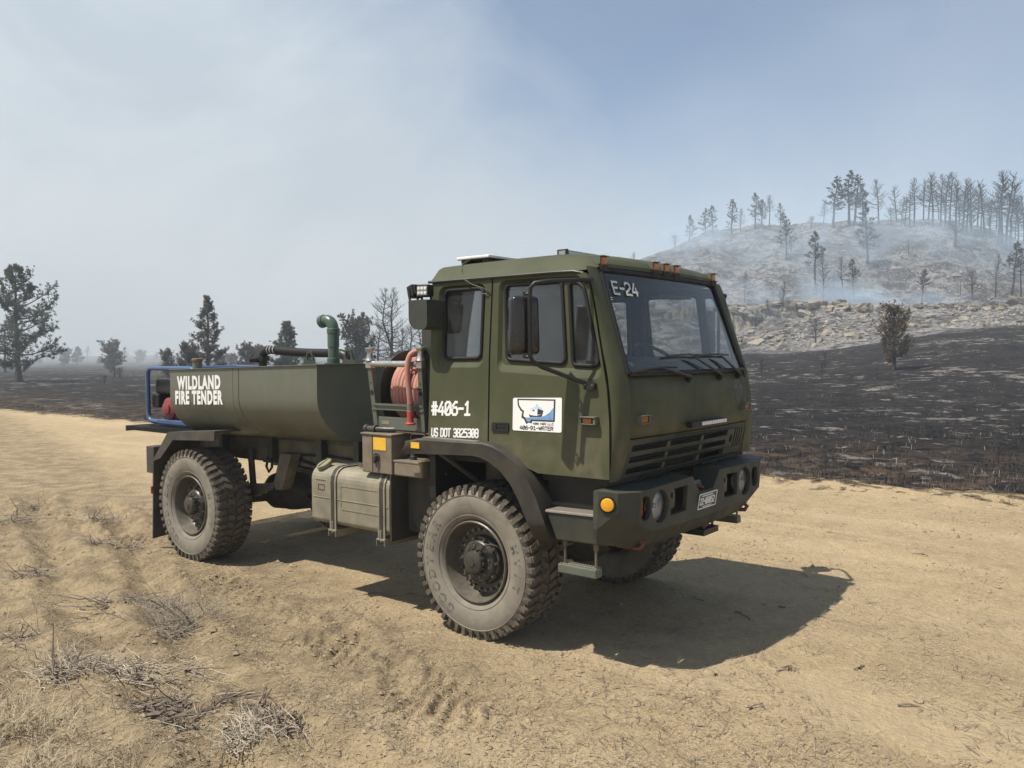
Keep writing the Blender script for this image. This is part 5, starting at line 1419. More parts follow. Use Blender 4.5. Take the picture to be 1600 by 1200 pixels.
fcap = MB(); c0 = Vector((-1.795, -1.03, 1.115)); ax_ = Vector((-0.15, -0.45, 0.88)).normalized(); e1 = ax_.cross(Vector((1, 0, 0))).normalized(); e2 = ax_.cross(e1)
fcap.loft([[tuple(c0+ax_*h+r_*(math.cos(t)*e1+math.sin(t)*e2)) for t in np.linspace(0, 2*PI, 25)[:-1]] for r_, h in ((0.052, -0.03), (0.052, 0.02), (0.070, 0.022), (0.072, 0.05), (0.066, 0.056), (0.03, 0.057), (0.001, 0.057))])
fcap.obox(c0+ax_*0.060, e1*0.062, e2*0.006, ax_*0.006)
obj('fuel_cap', fcap, 'fuel_cap_green', fto, smooth=40)
obj('end_shield', MB().box(-0.888, -0.872, -1.125, -0.45, 0.60, 1.142), 'fender_black', truck, bevel=0.004)
obj('shield_side', MB().box(-0.872, -0.52, -0.93, -0.915, 0.66, 1.20), 'dusty_black', truck)
obj('tank_pipe', MB().tube([(-1.40, -0.95, 1.17), (-1.30, -0.97, 1.175), (-1.18, -0.93, 1.18)], 0.018, 8).lathe([(0.028, 0.0), (0.028, 0.04)], (-1.42, -0.95, 1.145), 'z', 10), 'bolt_steel', truck, smooth=50)
# ---------------------------------------------------------------- battery box and small tool box
bb = MB().box(-1.215, -0.862, -1.125, -0.62, 1.142, 1.455)
bbo = obj('battery_box', bb, 'box_paint', truck, bevel=0.008)
obj('box_lid', MB().box(-1.225, -0.852, -1.135, -0.61, 1.4555, 1.470), 'box_paint', bbo, bevel=0.004)
obj('box_door_edge', MB().box(-1.090, -1.084, -1.1285, -1.120, 1.15, 1.45), 'fender_black', bbo)
obj('warning_label', MB().box(-1.075, -0.925, -1.1282, -1.1255, 1.335, 1.437), 'reflector_yellow', bbo)
lt = MB().lathe([(0.036, 0.0), (0.036, -0.012), (0.0, -0.014)], (-1.035, -1.125, 1.275), 'y', 16)
lt.obox((-1.03, -1.150, 1.262), (0.010, 0, 0.030), (0, 0.012, 0), (0.008, 0, -0.003)).obox((-1.045, -1.145, 1.29), (0.02, 0, 0.01), (0, 0.008, 0), (-0.004, 0, 0.008))
lt.tube([(-1.03, -1.150, 1.24), (-1.015, -1.150, 1.195)], 0.006, 6)
obj('box_latch', lt, 'hub_grime', bbo, smooth=40)
sbx = MB().box(-0.848, -0.535, -1.115, -0.80, 1.140, 1.262)
sbo = obj('tool_box', sbx, 'box_paint', truck, bevel=0.012)
obj('tool_box_rim', MB().box(-0.852, -0.53, -1.119, -0.795, 1.250, 1.266), 'box_paint', sbo, bevel=0.003)
obj('tool_box_filler', MB().lathe([(0.03, 0.0), (0.03, 0.03), (0.022, 0.035), (0.022, 0.05), (0.0, 0.052)], (-0.72, -1.02, 1.266), 'z', 14), 'hub_grime', sbo, smooth=40)
obj('hold_down_rod', MB().tube([(-0.72, -1.02, 1.31), (-0.735, -1.03, 1.36), (-0.725, -1.03, 1.385), (-0.70, -1.03, 1.375), (-0.60, -1.05, 1.345)], 0.007, 6).tube([(-0.535, -1.0, 1.19), (-0.40, -0.98, 1.17)], 0.012, 6), 'bolt_steel', sbo, smooth=50)
hr = MB().tube([(-0.66, -1.10, 1.36), (-0.66, -1.10, 1.47), (-0.64, -1.10, 1.485), (-0.53, -1.09, 1.485), (-0.515, -1.09, 1.47), (-0.515, -1.09, 1.40)], 0.008, 6)
obj('grab_rail', hr, 'fender_black', truck, smooth=50)
ct = MB().lathe([(0.030, 0.0), (0.034, 0.0), (0.034, 0.03), (0.026, 0.035), (0.026, 0.10), (0.034, 0.105), (0.034, 0.13)], (-1.25, -1.05, 1.495), 'x', 16)
ct.tube([(-1.13, -1.05, 1.495), (-1.0, -1.03, 1.495), (-0.85, -0.9, 1.495)], 0.022, 10)
obj('hose_coupling', ct, 'hub_grime', truck, smooth=40)
obj('reel_deck', MB().box(-1.32, -0.52, -1.00, 1.0, 1.473, 1.488), 'box_paint', truck, bevel=0.003)
obj('deck_support', MB().box(-1.30, -1.22, -0.9, 0.9, 1.31, 1.472), 'dark_green_paint', truck)
obj('deck_support', MB().box(-0.62, -0.54, -0.9, 0.9, 1.31, 1.472), 'dark_green_paint', truck)

# ================================================================ hose reel on the deck behind the cab
reel = thing('hose_reel', 'hose reel in a green frame wound with faded red hose, between tank and cab', 'hose reel', (-0.92, -0.64, 1.49))
def RL(mb): 
    mb.v = [(x+0.92, y+0.64, z-1.49) for x, y, z in mb.v]; return mb
RZ, RY = 1.80, -0.64
for (xa, xb) in ((-1.235, -1.185), (-0.645, -0.595)):
    for (yt, yb) in ((-1.035, -1.0), (-0.26, -0.30)):
        dx = 0.045 if xa < -1 else 0.0
        ps = MB().hexa([(xa+dx, yb-0.012, 1.49), (xb+dx, yb-0.012, 1.49), (xb+dx, yb+0.03, 1.49), (xa+dx, yb+0.03, 1.49), (xa, yt-0.012, 2.045), (xb, yt-0.012, 2.045), (xb, yt+0.03, 2.045), (xa, yt+0.03, 2.045)])
        po = obj('frame_post', RL(ps), 'reel_green', reel, bevel=0.004)
    hol = MB()
    for z, r_ in ((1.80, 0.020), (1.88, 0.006), (1.70, 0.009)):
        hol.lathe([(r_, 0.0), (r_, -0.002), (0.0, -0.002)], ((xa+xb)/2+dx*(2.045-z)/0.55, -1.0305+(2.045-z)*0.064-0.018, z), 'y', 14)
    obj('post_holes', RL(hol), 'black_plastic', reel)['kind'] = 'stuff'
    obj('post_cap', RL(MB().box(xa-0.008, xb+0.008, -1.055, -1.0, 2.00, 2.055)), 'steel_silver', reel, bevel=0.004)
    sp2 = MB().lathe([(0.040, 0.0), (0.044, 0.008), (0.030, 0.035), (0.024, 0.065), (0.028, 0.088), (0.042, 0.102), (0.042, 0.112), (0.02, 0.116), (0.0, 0.116)], ((xa+xb)/2, -1.03, 2.056), 'z', 24)
    obj('guide_spool', RL(sp2), 'steel_silver', reel, smooth=40)
obj('top_roller', RL(MB().tube([(-1.185, -1.035, 2.035), (-0.645, -1.035, 2.035)], 0.026, 18)), 'steel_silver', reel, smooth=50)
obj('front_panel', RL(MB().box(-1.14, -0.60, -1.008, -0.996, 1.495, 1.598)), 'reel_green', reel, bevel=0.003)
obj('maker_plate', RL(MB().box(-1.10, -1.01, -1.0105, -1.008, 1.535, 1.565)), 'brass', reel)
obj('cross_bar', RL(MB().box(-1.195, -0.60, -1.030, -1.018, 1.692, 1.708).box(-1.195, -0.60, -1.030, -1.018, 1.655, 1.664).box(-1.195, -0.60, -1.018, -1.012, 1.655, 1.708)), 'reel_green', reel)
obj('base_frame', RL(MB().box(-1.20, -0.60, -0.995, -0.27, 1.492, 1.52)), 'reel_green', reel)
for x in (-1.150, -0.625):
    fl = MB().lathe([(0.06, -0.004), (0.335, -0.004), (0.345, -0.010), (0.350, 0.0), (0.345, 0.010), (0.335, 0.004), (0.06, 0.004)], (x, RY, RZ), 'x', 56)
    obj('reel_flange', RL(fl), 'dark_green_paint', reel, smooth=40)
obj('reel_drum', RL(MB().tube([(-1.15, RY, RZ), (-0.625, RY, RZ)], 0.13, 24)), 'dark_green_paint', reel, smooth=40)
obj('reel_axle', RL(MB().tube([(-1.23, RY, RZ), (-0.60, RY, RZ)], 0.025, 12)), 'bolt_steel', reel, smooth=40)
hr_ = 0.021
hx = -1.075; k = 0
coils = []
rr_ = [0.262, 0.272, 0.276, 0.272, 0.268, 0.215, 0.262, 0.270, 0.268, 0.262]
while hx < -0.645 and k < 10:
    rad = rr_[k]; pts = []
    for j in range(49):
        t = 2*PI*j/48+0.6*k
        pts.append((hx+0.040*j/48-0.02, RY+(rad)*math.cos(t), RZ+(rad)*math.sin(t)))
    coils.append((pts, hr_)); hx += 0.0425; k += 1
for pts, r_ in coils:
    obj('hose_turn', RL(MB().tube(pts, r_, 10)), 'hose_red', reel, smooth=60)
und = MB()
for j in range(10):
    und.lathe([(0.222+0.02*math.cos(t), 0.02*math.sin(t)) for t in np.linspace(0, 2*PI, 9)[:-1]], (-1.07+0.0425*j, RY, RZ), 'x', 40, closed=True)
obj('hose_under_layer', RL(und), 'hose_red', reel, smooth=60)['kind'] = 'stuff'
lead = [(-0.64, -0.62, 2.08), (-0.63, -0.80, 2.13), (-0.645, -0.95, 2.14), (-0.685, -1.045, 2.125), (-0.705, -1.075, 2.08), (-0.712, -1.085, 2.0), (-0.708, -1.085, 1.90), (-0.700, -1.078, 1.80), (-0.700, -1.07, 1.72)]
def catmull(P, m=6):
    P = [Vector(p) for p in P]; out = []
    for i in range(len(P)-1):
        p0, p1, p2, p3 = P[max(i-1, 0)], P[i], P[i+1], P[min(i+2, len(P)-1)]
        for j in range(m):
            t = j/m; out.append(tuple(0.5*((2*p1)+(-p0+p2)*t+(2*p0-5*p1+4*p2-p3)*t*t+(-p0+3*p1-3*p2+p3)*t**3)))
    out.append(tuple(P[-1])); return out
obj('hose_end', RL(MB().tube(catmull(lead), 0.0235, 12)), 'hose_red', reel, smooth=60)
obj('hose_ferrule', RL(MB().lathe([(0.024, 0.0), (0.027, 0.0), (0.027, 0.055), (0.024, 0.055)], (-0.700, -1.07, 1.665), 'z', 16)), 'box_paint', reel, smooth=40)
obj('nozzle', RL(MB().lathe([(0.040, 0.0), (0.042, 0.012), (0.028, 0.020), (0.026, 0.06), (0.028, 0.11), (0.024, 0.115)], (-0.700, -1.07, 1.552), 'z', 18)), 'nozzle_red', reel, smooth=40)
obj('nozzle_clip', RL(MB().box(-0.69, -0.61, -1.085, -1.03, 1.835, 1.842).box(-0.73, -0.72, -1.10, -1.03, 1.825, 1.85)), 'black_plastic', reel)

# ================================================================ motor pump on the platform
pump = thing('motor_pump', 'portable motor pump in a blue tube frame on the rear grating', 'pump', (-4.95, -0.2, 1.306))
def PL(mb): 
    mb.v = [(x+4.95, y+0.2, z-1.306) for x, y, z in mb.v]; return mb
def rloop(y, x0, x1, z0, z1, r_=0.09):
    lp = roundpoly([(x0, z0), (x1, z0), (x1, z1), (x0, z1)], r_, 6); return [(a, y, b) for a, b in lp]
for y in (-0.72, 0.35):
    l_ = rloop(y, -5.44, -4.42, 1.345, 1.965)
    obj('frame_loop', PL(MB().tube(l_+l_[:1], 0.026, 12, cap=False)), 'blue_tube', pump, smooth=60)
for (x, z) in ((-5.25, 1.965), (-4.60, 1.965), (-5.25, 1.345), (-4.60, 1.345)):
    obj('frame_tie', PL(MB().tube([(x, -0.72, z), (x, 0.35, z)], 0.024, 10)), 'blue_tube', pump, smooth=60)
obj('base_plate', PL(MB().box(-5.15, -4.48, -0.735, 0.33, 1.309, 1.325)), 'blue_tube', pump, bevel=0.004)
obj('base_channel', PL(MB().box(-5.2, -4.45, -0.75, -0.66, 1.326, 1.372)), 'blue_tube', pump, bevel=0.006)
def PS(mb):
    mb.v = [(x-0.24, y-0.06, z) for x, y, z in mb.v]; return PL(mb)
en = MB().box(-5.06, -4.66, -0.56, -0.08, 1.36, 1.62)
obj('engine', PS(en), 'black_plastic', pump, bevel=0.03)
obj('fuel_can', PS(MB().box(-5.16, -4.74, -0.60, -0.10, 1.66, 1.84)), 'black_plastic', pump, bevel=0.035, bseg=3)
obj('air_filter', PS(MB().box(-5.20, -5.05, -0.62, -0.40, 1.50, 1.66)), 'black_plastic', pump, bevel=0.02)
rc = MB().lathe([(0.130, 0.0), (0.126, -0.03), (0.09, -0.05), (0.075, -0.05), (0.07, -0.07), (0.04, -0.08), (0.0, -0.08)], (-4.80, -0.60, 1.50), 'y', 28)
obj('recoil_starter', PS(rc), 'engine_red', pump, smooth=40)
obj('blower_housing', PS(MB().box(-4.92, -4.66, -0.60, -0.5, 1.38, 1.62)), 'engine_red', pump, bevel=0.02)
pc = MB().lathe([(0.06, 0.0), (0.16, 0.02), (0.18, 0.10), (0.16, 0.2), (0.07, 0.22)], (-4.80, -0.06, 1.50), 'y', 24)
obj('pump_casing', PS(pc), 'hub_grime', pump, smooth=40)
# ================================================================ vegetation materials
def needle_mat(name, c1, c2):
    m, t, b = principled(name)
    geo = t.new('ShaderNodeTexCoord')
    n = t.noise(geo.outputs['Object'], 1.3, 4, 0.6)
    rp = t.new('ShaderNodeNewGeometry').outputs['Random Per Island']
    c = t.mix(t.ramp(n, 0.38, 0.62), (*c1, 1), (*c2, 1))
    c = t.mix(t.math('MULTIPLY', rp, 0.5), c, t.mix(1.0, c, (0.5, 0.5, 0.5, 1), 'MULTIPLY'))
    t.set(b, 'Base Color', c); b.inputs['Roughness'].default_value = 0.8; b.inputs['Specular IOR Level'].default_value = 0.2
    tl_ = t.new('ShaderNodeBsdfTranslucent', inp={'Color': c}); mx = t.new('ShaderNodeMixShader', inp={0: 0.5})
    t.l.new(b.outputs[0], mx.inputs[1]); t.l.new(tl_.outputs[0], mx.inputs[2])
    t.l.new(mx.outputs[0], m.node_tree.nodes['Material Output'].inputs['Surface'])
    return m
needle_mat('needles_green', (0.100, 0.118, 0.084), (0.135, 0.148, 0.108))
needle_mat('needles_scorched', (0.105, 0.102, 0.076), (0.175, 0.138, 0.098))
needle_mat('needles_ridge', (0.058, 0.064, 0.052), (0.085, 0.082, 0.066))
needle_mat('needles_dusty', (0.180, 0.135, 0.085), (0.26, 0.185, 0.108))
paint('bark', (0.095, 0.080, 0.070), (0.060, 0.051, 0.046), rough=0.95, scale=2.5, bscale=14, bump=0.6, bdist=0.03)
paint('charred_bark', (0.028, 0.025, 0.024), (0.052, 0.046, 0.042), rough=0.95, scale=1.5, bscale=14, bump=0.6, bdist=0.03)
paint('dead_twig', (0.145, 0.118, 0.088), (0.085, 0.065, 0.048), rough=0.9, scale=9, bump=0.3, bscale=60)
paint('grey_twig', (0.46, 0.40, 0.305), (0.30, 0.255, 0.19), rough=0.9, scale=9, bump=0.3, bscale=60)
paint('dark_twig', (0.11, 0.082, 0.062), (0.19, 0.142, 0.105), rough=0.9, scale=9, bump=0.3, bscale=60)
paint('sandstone', (0.33, 0.285, 0.22), (0.20, 0.175, 0.142), rough=0.95, scale=0.7, bscale=5, bump=0.8, bdist=0.12, grit=0.3)
paint('burnt_stone', (0.30, 0.275, 0.24), (0.13, 0.12, 0.11), rough=0.95, scale=0.5, bscale=5, bump=0.5, bdist=0.1)
paint('straw', (0.42, 0.345, 0.22), (0.27, 0.22, 0.145), rough=0.8, scale=3, bump=0.0)
paint('dirt_clod', (0.33, 0.258, 0.165), (0.25, 0.193, 0.124), rough=0.95, scale=12, bscale=60, bump=0.5, bdist=0.01)

def tubes_np(P, Rr, sides=4):
    """P (n,K,3), Rr (n,K) -> verts, quads"""
    n, K, _ = P.shape
    T = np.zeros_like(P); T[:, 1:-1] = P[:, 2:]-P[:, :-2]; T[:, 0] = P[:, 1]-P[:, 0]; T[:, -1] = P[:, -1]-P[:, -2]
    T /= np.linalg.norm(T, axis=-1, keepdims=True)+1e-9
    ref = np.where(np.abs(T[..., 2:3]) > 0.9, np.array([1.0, 0, 0]), np.array([0, 0, 1.0]))
    A = np.cross(T, ref); A /= np.linalg.norm(A, axis=-1, keepdims=True)+1e-9
    B = np.cross(T, A)
    a = 2*np.pi*np.arange(sides)/sides
    V = P[:, :, None, :]+Rr[:, :, None, None]*(np.cos(a)[None, None, :, None]*A[:, :, None, :]+np.sin(a)[None, None, :, None]*B[:, :, None, :])
    V = V.reshape(-1, 3)
    base = (np.arange(n)*K*sides)[:, None, None]+(np.arange(K-1)*sides)[None, :, None]
    k = np.arange(sides)[None, None, :]; k2 = (k+1) % sides
    F = np.stack([base+k, base+k2, base+sides+k2, base+sides+k], -1).reshape(-1, 4)
    return V, F
def join(parts):
    vs, fs, o = [], [], 0
    for v, f in parts:
        vs.append(v); fs.append(f+o); o += len(v)
    return np.vstack(vs), np.vstack(fs)
def tufts(C, Dn, L, wd, per, r):
    """tuft of slender leaves at centres C (n,3) leaning along Dn; quads"""
    n = len(C); C = np.repeat(C, per, 0); Dn = np.repeat(Dn, per, 0); L = np.repeat(L, per)
    d = r.normal(size=(len(C), 3)); d /= np.linalg.norm(d, axis=1, keepdims=True)
    d = d+Dn*0.8; d[:, 2] += 0.25; d /= np.linalg.norm(d, axis=1, keepdims=True)
    s = np.cross(d, r.normal(size=d.shape)); s /= np.linalg.norm(s, axis=1, keepdims=True)+1e-9
    ll = (L*r.uniform(0.6, 1.15, len(L)))[:, None]; w = wd*r.uniform(0.6, 1.3, len(L))[:, None]
    o = C-d*ll*0.15
    p0 = o-s*w*0.4; p1 = o+s*w*0.4; p2 = o+d*ll+s*w*0.25; p3 = o+d*ll-s*w*0.25
    mid = (r.normal(size=d.shape)*0.06*ll)
    V = np.stack([p0, p1, p2+mid, p3+mid], 1).reshape(-1, 3)
    F = np.arange(len(C)*4).reshape(-1, 4)
    return V, F
def make_tree(seed, h=8.0, base=0.25, rad=2.2, nb=60, droop=-0.1, up=0.6, shape='pine', foliage=1.0, sub=7, twig=0, trunk_r=0.16, lean=0.0, tuft_l=0.36, tuft_w=0.075, per=9, fork=False, only_top=0.0, outer=0.25):
    r = np.random.default_rng(seed)
    K = 14; t = np.linspace(0, 1, K)
    wob = np.cumsum(r.normal(0, 0.018*h, (K, 2)), 0)*t[:, None]*0.45
    TP = np.stack([wob[:, 0]+lean*h*t, wob[:, 1], h*t], -1)
    TR = trunk_r*(1-t)**0.8*1.0+0.012
    TR[0] *= 1.35
    trunks = [(TP[None], TR[None])]
    if fork:
        t0 = 4; P2 = TP.copy(); off = np.clip((np.arange(K)-t0)/4.0, 0, 1)[:, None]*np.array([[0.11*h, 0.03*h, 0]]); P2 = P2+off; P2[:, 2] *= 0.96
        trunks.append((P2[t0:][None], TR[t0:][None]*0.85))
    BP, BR, BL, BT = [], [], [], []
    Kb = 6; s = np.linspace(0, 1, Kb)
    for i in range(nb):
        f = base+(1-base)*((i+r.uniform(0, 1))/nb)**0.95
        q = (f-base)/(1-base)
        if shape == 'pine': prof = (1-q)**0.75*(0.35+0.65*np.minimum(1, q*5+0.3))+0.06
        elif shape == 'cone': prof = (1-q)**0.95+0.05
        elif shape == 'round': prof = np.sqrt(max(0.02, 1-(2*q-0.9)**2))
        elif shape == 'column': prof = 0.5+0.5*math.sin(q*PI)
        else: prof = 0.35+0.65*(1-q)
        L = rad*prof*r.uniform(0.55, 1.15)
        az = i*2.39996+r.normal(0, 0.5)
        el = droop+(up-droop)*q+r.normal(0, 0.15)
        src = trunks[1 if fork and i % 2 and f > 0.4 else 0][0][0]
        st = np.array([np.interp(f*h, src[:, 2], src[:, k]) for k in range(3)])
        d = np.array([math.cos(az)*math.cos(el), math.sin(az)*math.cos(el), math.sin(el)])
        P = st+d[None]*L*s[:, None]
        P[:, 2] += (0.16*L*s**2*(1 if shape != 'round' else 1.6))-0.10*L*np.sin(s*PI)
        P += np.cumsum(r.normal(0, 0.035*L, (Kb, 3)), 0)*s[:, None]
        BP.append(P); BR.append(((0.010+0.020*L)*(1-0.8*s)+0.004)*(1.5 if shape == 'open' else 1.0)); BL.append(L); BT.append(q)
    BP = np.array(BP); BR = np.array(BR)
    wood = [tubes_np(a, b_, 7) for a, b_ in trunks]
    limbs = [tubes_np(BP, BR, 4)]
    SP, SR, SL, SQ = [], [], [], []
    Ks = 4; s2 = np.linspace(0, 1, Ks)
    for i in range(nb):
        for j in range(sub):
            fr = r.uniform(outer, 1.0); k = fr*(Kb-1); a = int(min(k, Kb-2)); st = BP[i][a]+(BP[i][a+1]-BP[i][a])*(k-a)
            dv = BP[i][a+1]-BP[i][a]; dv = dv/(np.linalg.norm(dv)+1e-9)
            rv = r.normal(size=3); rv[2] = rv[2]*0.4+0.35; rv /= np.linalg.norm(rv)
            d = dv*0.7+rv*0.75; d /= np.linalg.norm(d)
            L = BL[i]*0.42*(1.15-0.6*fr)*r.uniform(0.6, 1.2)+0.08
            P = st+d*L*s2[:, None]; P += np.cumsum(r.normal(0, 0.06*L, (Ks, 3)), 0)*s2[:, None]; P[:, 2] += 0.12*L*s2**2
            SP.append(P); SR.append(((0.004+0.010*L)*(1-0.75*s2)+0.003)*(1.5 if shape == 'open' else 1.0)); SL.append(L); SQ.append(BT[i])
    if SP:
        SP = np.array(SP); SR = np.array(SR); limbs.append(tubes_np(SP, SR, 3))
    if twig and len(SP):
        QP, QR = [], []
        for i in range(len(SP)):
            for j in range(twig):
                a = r.integers(1, Ks); st = SP[i][a]; d = (SP[i][-1]-SP[i][0]); d = d/(np.linalg.norm(d)+1e-9)+r.normal(size=3)*0.7; d /= np.linalg.norm(d)
                L = SL[i]*0.55*r.uniform(0.5, 1.2); P = st+d*L*np.linspace(0, 1, 3)[:, None]; QP.append(P); QR.append(np.array([0.007, 0.005, 0.003])*(1.3 if shape == 'open' else 1.0))
        limbs.append(tubes_np(np.array(QP), np.array(QR), 3))
    out = {'trunk': join(wood), 'limbs': join(limbs)}
    if foliage > 0 and len(SP):
        C, Dn, L = [], [], []
        for i in range(len(SP)):
            if SQ[i] < only_top and r.uniform() > 0.12: continue
            if r.uniform() > foliage: continue
            dv = SP[i][-1]-SP[i][0]; dv /= np.linalg.norm(dv)+1e-9
            for a in (1, 2, 3):
                C.append(SP[i][a]+r.normal(0, 0.05, 3)); Dn.append(dv); L.append(tuft_l*(1-0.5*SQ[i]))
        for i in range(nb):
            if BT[i] >= only_top and r.uniform() < foliage:
                for a in (3, 4, 5):
                    dv = BP[i][-1]-BP[i][-2]; C.append(BP[i][a]); Dn.append(dv/(np.linalg.norm(dv)+1e-9)); L.append(tuft_l*(1-0.5*BT[i]))
        out['needles'] = tufts(np.array(C), np.array(Dn), np.array(L), tuft_w, per, r)
    return out
TREES = {}
def reg(kind, bark, needles, **kw):
    g_ = make_tree(**kw)
    ms = {'trunk': raw_mesh('trunk', *g_['trunk'], bark, True), 'branches': raw_mesh('branches', *g_['limbs'], bark, False)}
    if 'needles' in g_: ms['crown'] = raw_mesh('crown', *g_['needles'], needles, False)
    TREES.setdefault(kind, []).append((ms, kw.get('h', 8.0)))
reg('big', 'bark', 'needles_green', seed=3, h=8.9, base=0.13, rad=4.0, nb=52, droop=-0.10, up=0.65, shape='pine', foliage=0.95, sub=15, trunk_r=0.24, tuft_l=0.30, tuft_w=0.05, per=14, outer=0.5)
reg('dense', 'bark', 'needles_scorched', seed=5, h=6.4, base=0.08, rad=1.75, nb=62, droop=-0.15, up=0.7, shape='cone', foliage=0.85, sub=10, trunk_r=0.16, tuft_l=0.24, tuft_w=0.04, per=11, outer=0.35)
reg('small', 'bark', 'needles_green', seed=7, h=4.6, base=0.18, rad=1.3, nb=44, droop=0.0, up=0.8, shape='pine', foliage=0.9, sub=9, trunk_r=0.11, tuft_l=0.25, tuft_w=0.07, per=9)
reg('small', 'bark', 'needles_scorched', seed=8, h=3.0, base=0.12, rad=1.3, nb=40, droop=0.1, up=0.9, shape='round', foliage=0.9, sub=8, trunk_r=0.10, tuft_l=0.25, tuft_w=0.07, per=9)
for i_, (sd, ln, bs, ot) in enumerate(((11, 0.0, 0.22, 0.0), (12, 0.10, 0.40, 0.25), (13, -0.02, 0.30, 0.1), (14, 0.03, 0.15, 0.2))):
    reg('ridge', 'charred_bark', 'needles_ridge', seed=sd, h=8.0, base=bs, rad=1.55, nb=38, droop=-0.05, up=0.7, shape='pine', foliage=0.40, sub=7, twig=1, trunk_r=0.15, lean=ln, tuft_l=0.34, tuft_w=0.08, per=7, only_top=ot)
for sd, ln, bs, rd in ((21, 0.0, 0.35, 1.4), (22, 0.03, 0.45, 1.3), (23, -0.04, 0.3, 1.5), (24, 0.08, 0.5, 1.2), (25, 0.01, 0.22, 1.25)):
    reg('bare', 'charred_bark', None, seed=sd, h=9.0, base=bs, rad=rd*1.5, nb=36, droop=0.15, up=1.0, shape='open', foliage=0.0, sub=6, twig=2, trunk_r=0.14, lean=ln)
for sd in (31, 32, 33):
    reg('round', 'charred_bark', None, seed=sd, h=4.0, base=0.22, rad=1.5, nb=30, droop=0.35, up=1.1, shape='round', foliage=0.0, sub=7, twig=3, trunk_r=0.12)
reg('snag', 'charred_bark', None, seed=41, h=3.0, base=0.4, rad=0.7, nb=9, droop=0.2, up=0.6, shape='open', foliage=0.0, sub=1, trunk_r=0.08)
reg('double', 'charred_bark', None, seed=51, h=7.7, base=0.18, rad=2.3, nb=74, droop=0.0, up=0.9, shape='pine', foliage=0.0, sub=9, twig=3, trunk_r=0.15, fork=True)
reg('lone', 'charred_bark', 'needles_dusty', seed=61, h=3.1, base=0.17, rad=1.0, nb=60, droop=0.15, up=1.0, shape='round', foliage=0.62, sub=8, trunk_r=0.09, tuft_l=0.13, tuft_w=0.045, per=10)
ORD = 'first second third fourth fifth sixth seventh eighth ninth tenth eleventh twelfth thirteenth fourteenth fifteenth sixteenth seventeenth eighteenth nineteenth twentieth'.split()
ORD += [a_+'-'+o if o else b_ for a_, b_ in (('twenty', ''), ('thirty', 'thirtieth'), ('forty', 'fortieth'), ('fifty', 'fiftieth')) for o in ([''] if b_ else [])+ORD[:9]]
def plant(kind, var, x, y, h, label, name='burnt_pine', cat='tree', group=None, z=None, sxy=1.0, rz=None):
    ms, h0 = TREES[kind][var % len(TREES[kind])]
    sc = h/h0
    if z is None:
        L, D = LD(np.array([x]), np.array([y]))
        zz = ground_z(np.array([x]), np.array([y]))[0]
        if D[0] > 79 and 545 < 800+1308*L[0]/D[0] < 2650: zz = max(zz, hill_z(np.array([x]), np.array([y]))[0])
        z = zz
    t = thing(name, label, cat, (x, y, z-0.05*min(sc, 1.5)), (rng.uniform(0, 2*PI) if rz is None else rz), group)
    t.scale = (sc*sxy, sc*sxy, sc)
    for k, me in ms.items(): link(k, me, t)
    return t
HT = [(-70.5, 137.1, 2.2, 'R', 1055), (-69.0, 140.0, 4.7, 'F', 1077), (-66.2, 141.0, 4.9, 'F', 1102), (-64.4, 140.4, 5.5, 'F', 1114), (-61.3, 141.7, 6.0, 'F', 1143), (-61.2, 145.4, 4.0, 'B', 1157), (-59.3, 147.8, 6.5, 'F', 1180), (-57.9, 147.6, 5.2, 'F', 1190), (-57.4, 150.1, 5.4, 'B', 1202), (-56.0, 152.2, 4.3, 'F', 1220), (-50.1, 152.0, 1.9, 'R', 1268), (-48.2, 152.7, 4.2, 'B', 1286), (-46.4, 152.8, 8.9, 'F', 1302), (-44.1, 154.7, 9.3, 'F', 1327), (-43.1, 154.7, 8.7, 'F', 1336), (-41.7, 154.6, 6.3, 'F', 1348), (-39.6, 157.1, 7.5, 'B', 1373), (-37.9, 158.9, 2.8, 'R', 1392), (-36.3, 159.6, 5.0, 'B', 1408), (-35.9, 160.6, 5.3, 'B', 1414), (-35.3, 161.3, 5.8, 'B', 1421), (-34.5, 161.3, 8.1, 'B', 1429), (-31.5, 161.8, 8.8, 'B', 1457), (-30.5, 163.1, 8.4, 'B', 1469), (-29.5, 162.0, 5.1, 'B', 1477), (-28.9, 162.5, 8.7, 'B', 1483), (-26.2, 153.4, 10.5, 'B', 1492), (-27.0, 164.1, 9.0, 'B', 1504), (-26.5, 164.4, 8.3, 'B', 1510), (-25.9, 165.4, 9.6, 'B', 1517), (-24.0, 166.7, 9.4, 'B', 1538), (-23.0, 166.1, 6.9, 'B', 1547), (-21.3, 163.9, 10.8, 'B', 1560), (-21.0, 165.0, 11.2, 'B', 1565), (-20.4, 165.4, 11.6, 'B', 1571), (-19.8, 165.7, 10.6, 'B', 1578), (-18.8, 168.1, 8.2, 'B', 1591)]
for u_ in (1398, 1440, 1448, 1464, 1474, 1496, 1512, 1524, 1530, 1544, 1553, 1583, 1597):
    D_ = 158+rng.uniform(-4, 10); L_ = (u_-800)/1308*D_
    HT.append((CAMP[0]+L_*RH[0]+D_*FH[0], CAMP[1]+L_*RH[1]+D_*FH[1], rng.uniform(5.0, 9.0), 'B', u_))
nm = {'R': 'low burnt bush-like tree', 'F': 'scorched pine with some needles', 'B': 'bare burnt pine', 'S': 'charred broken snag'}
kd = {'R': 'round', 'F': 'ridge', 'B': 'bare', 'S': 'snag'}
for i, (x, y, h, ty, u) in enumerate(sorted(HT, key=lambda a: a[4])):
    plant(kd[ty], i*7+u, x, y, h*1.06, f'{nm[ty]}, {ORD[i]} tree along the hill crest from the cab', group='burnt trees along the hill crest', sxy=1.3)
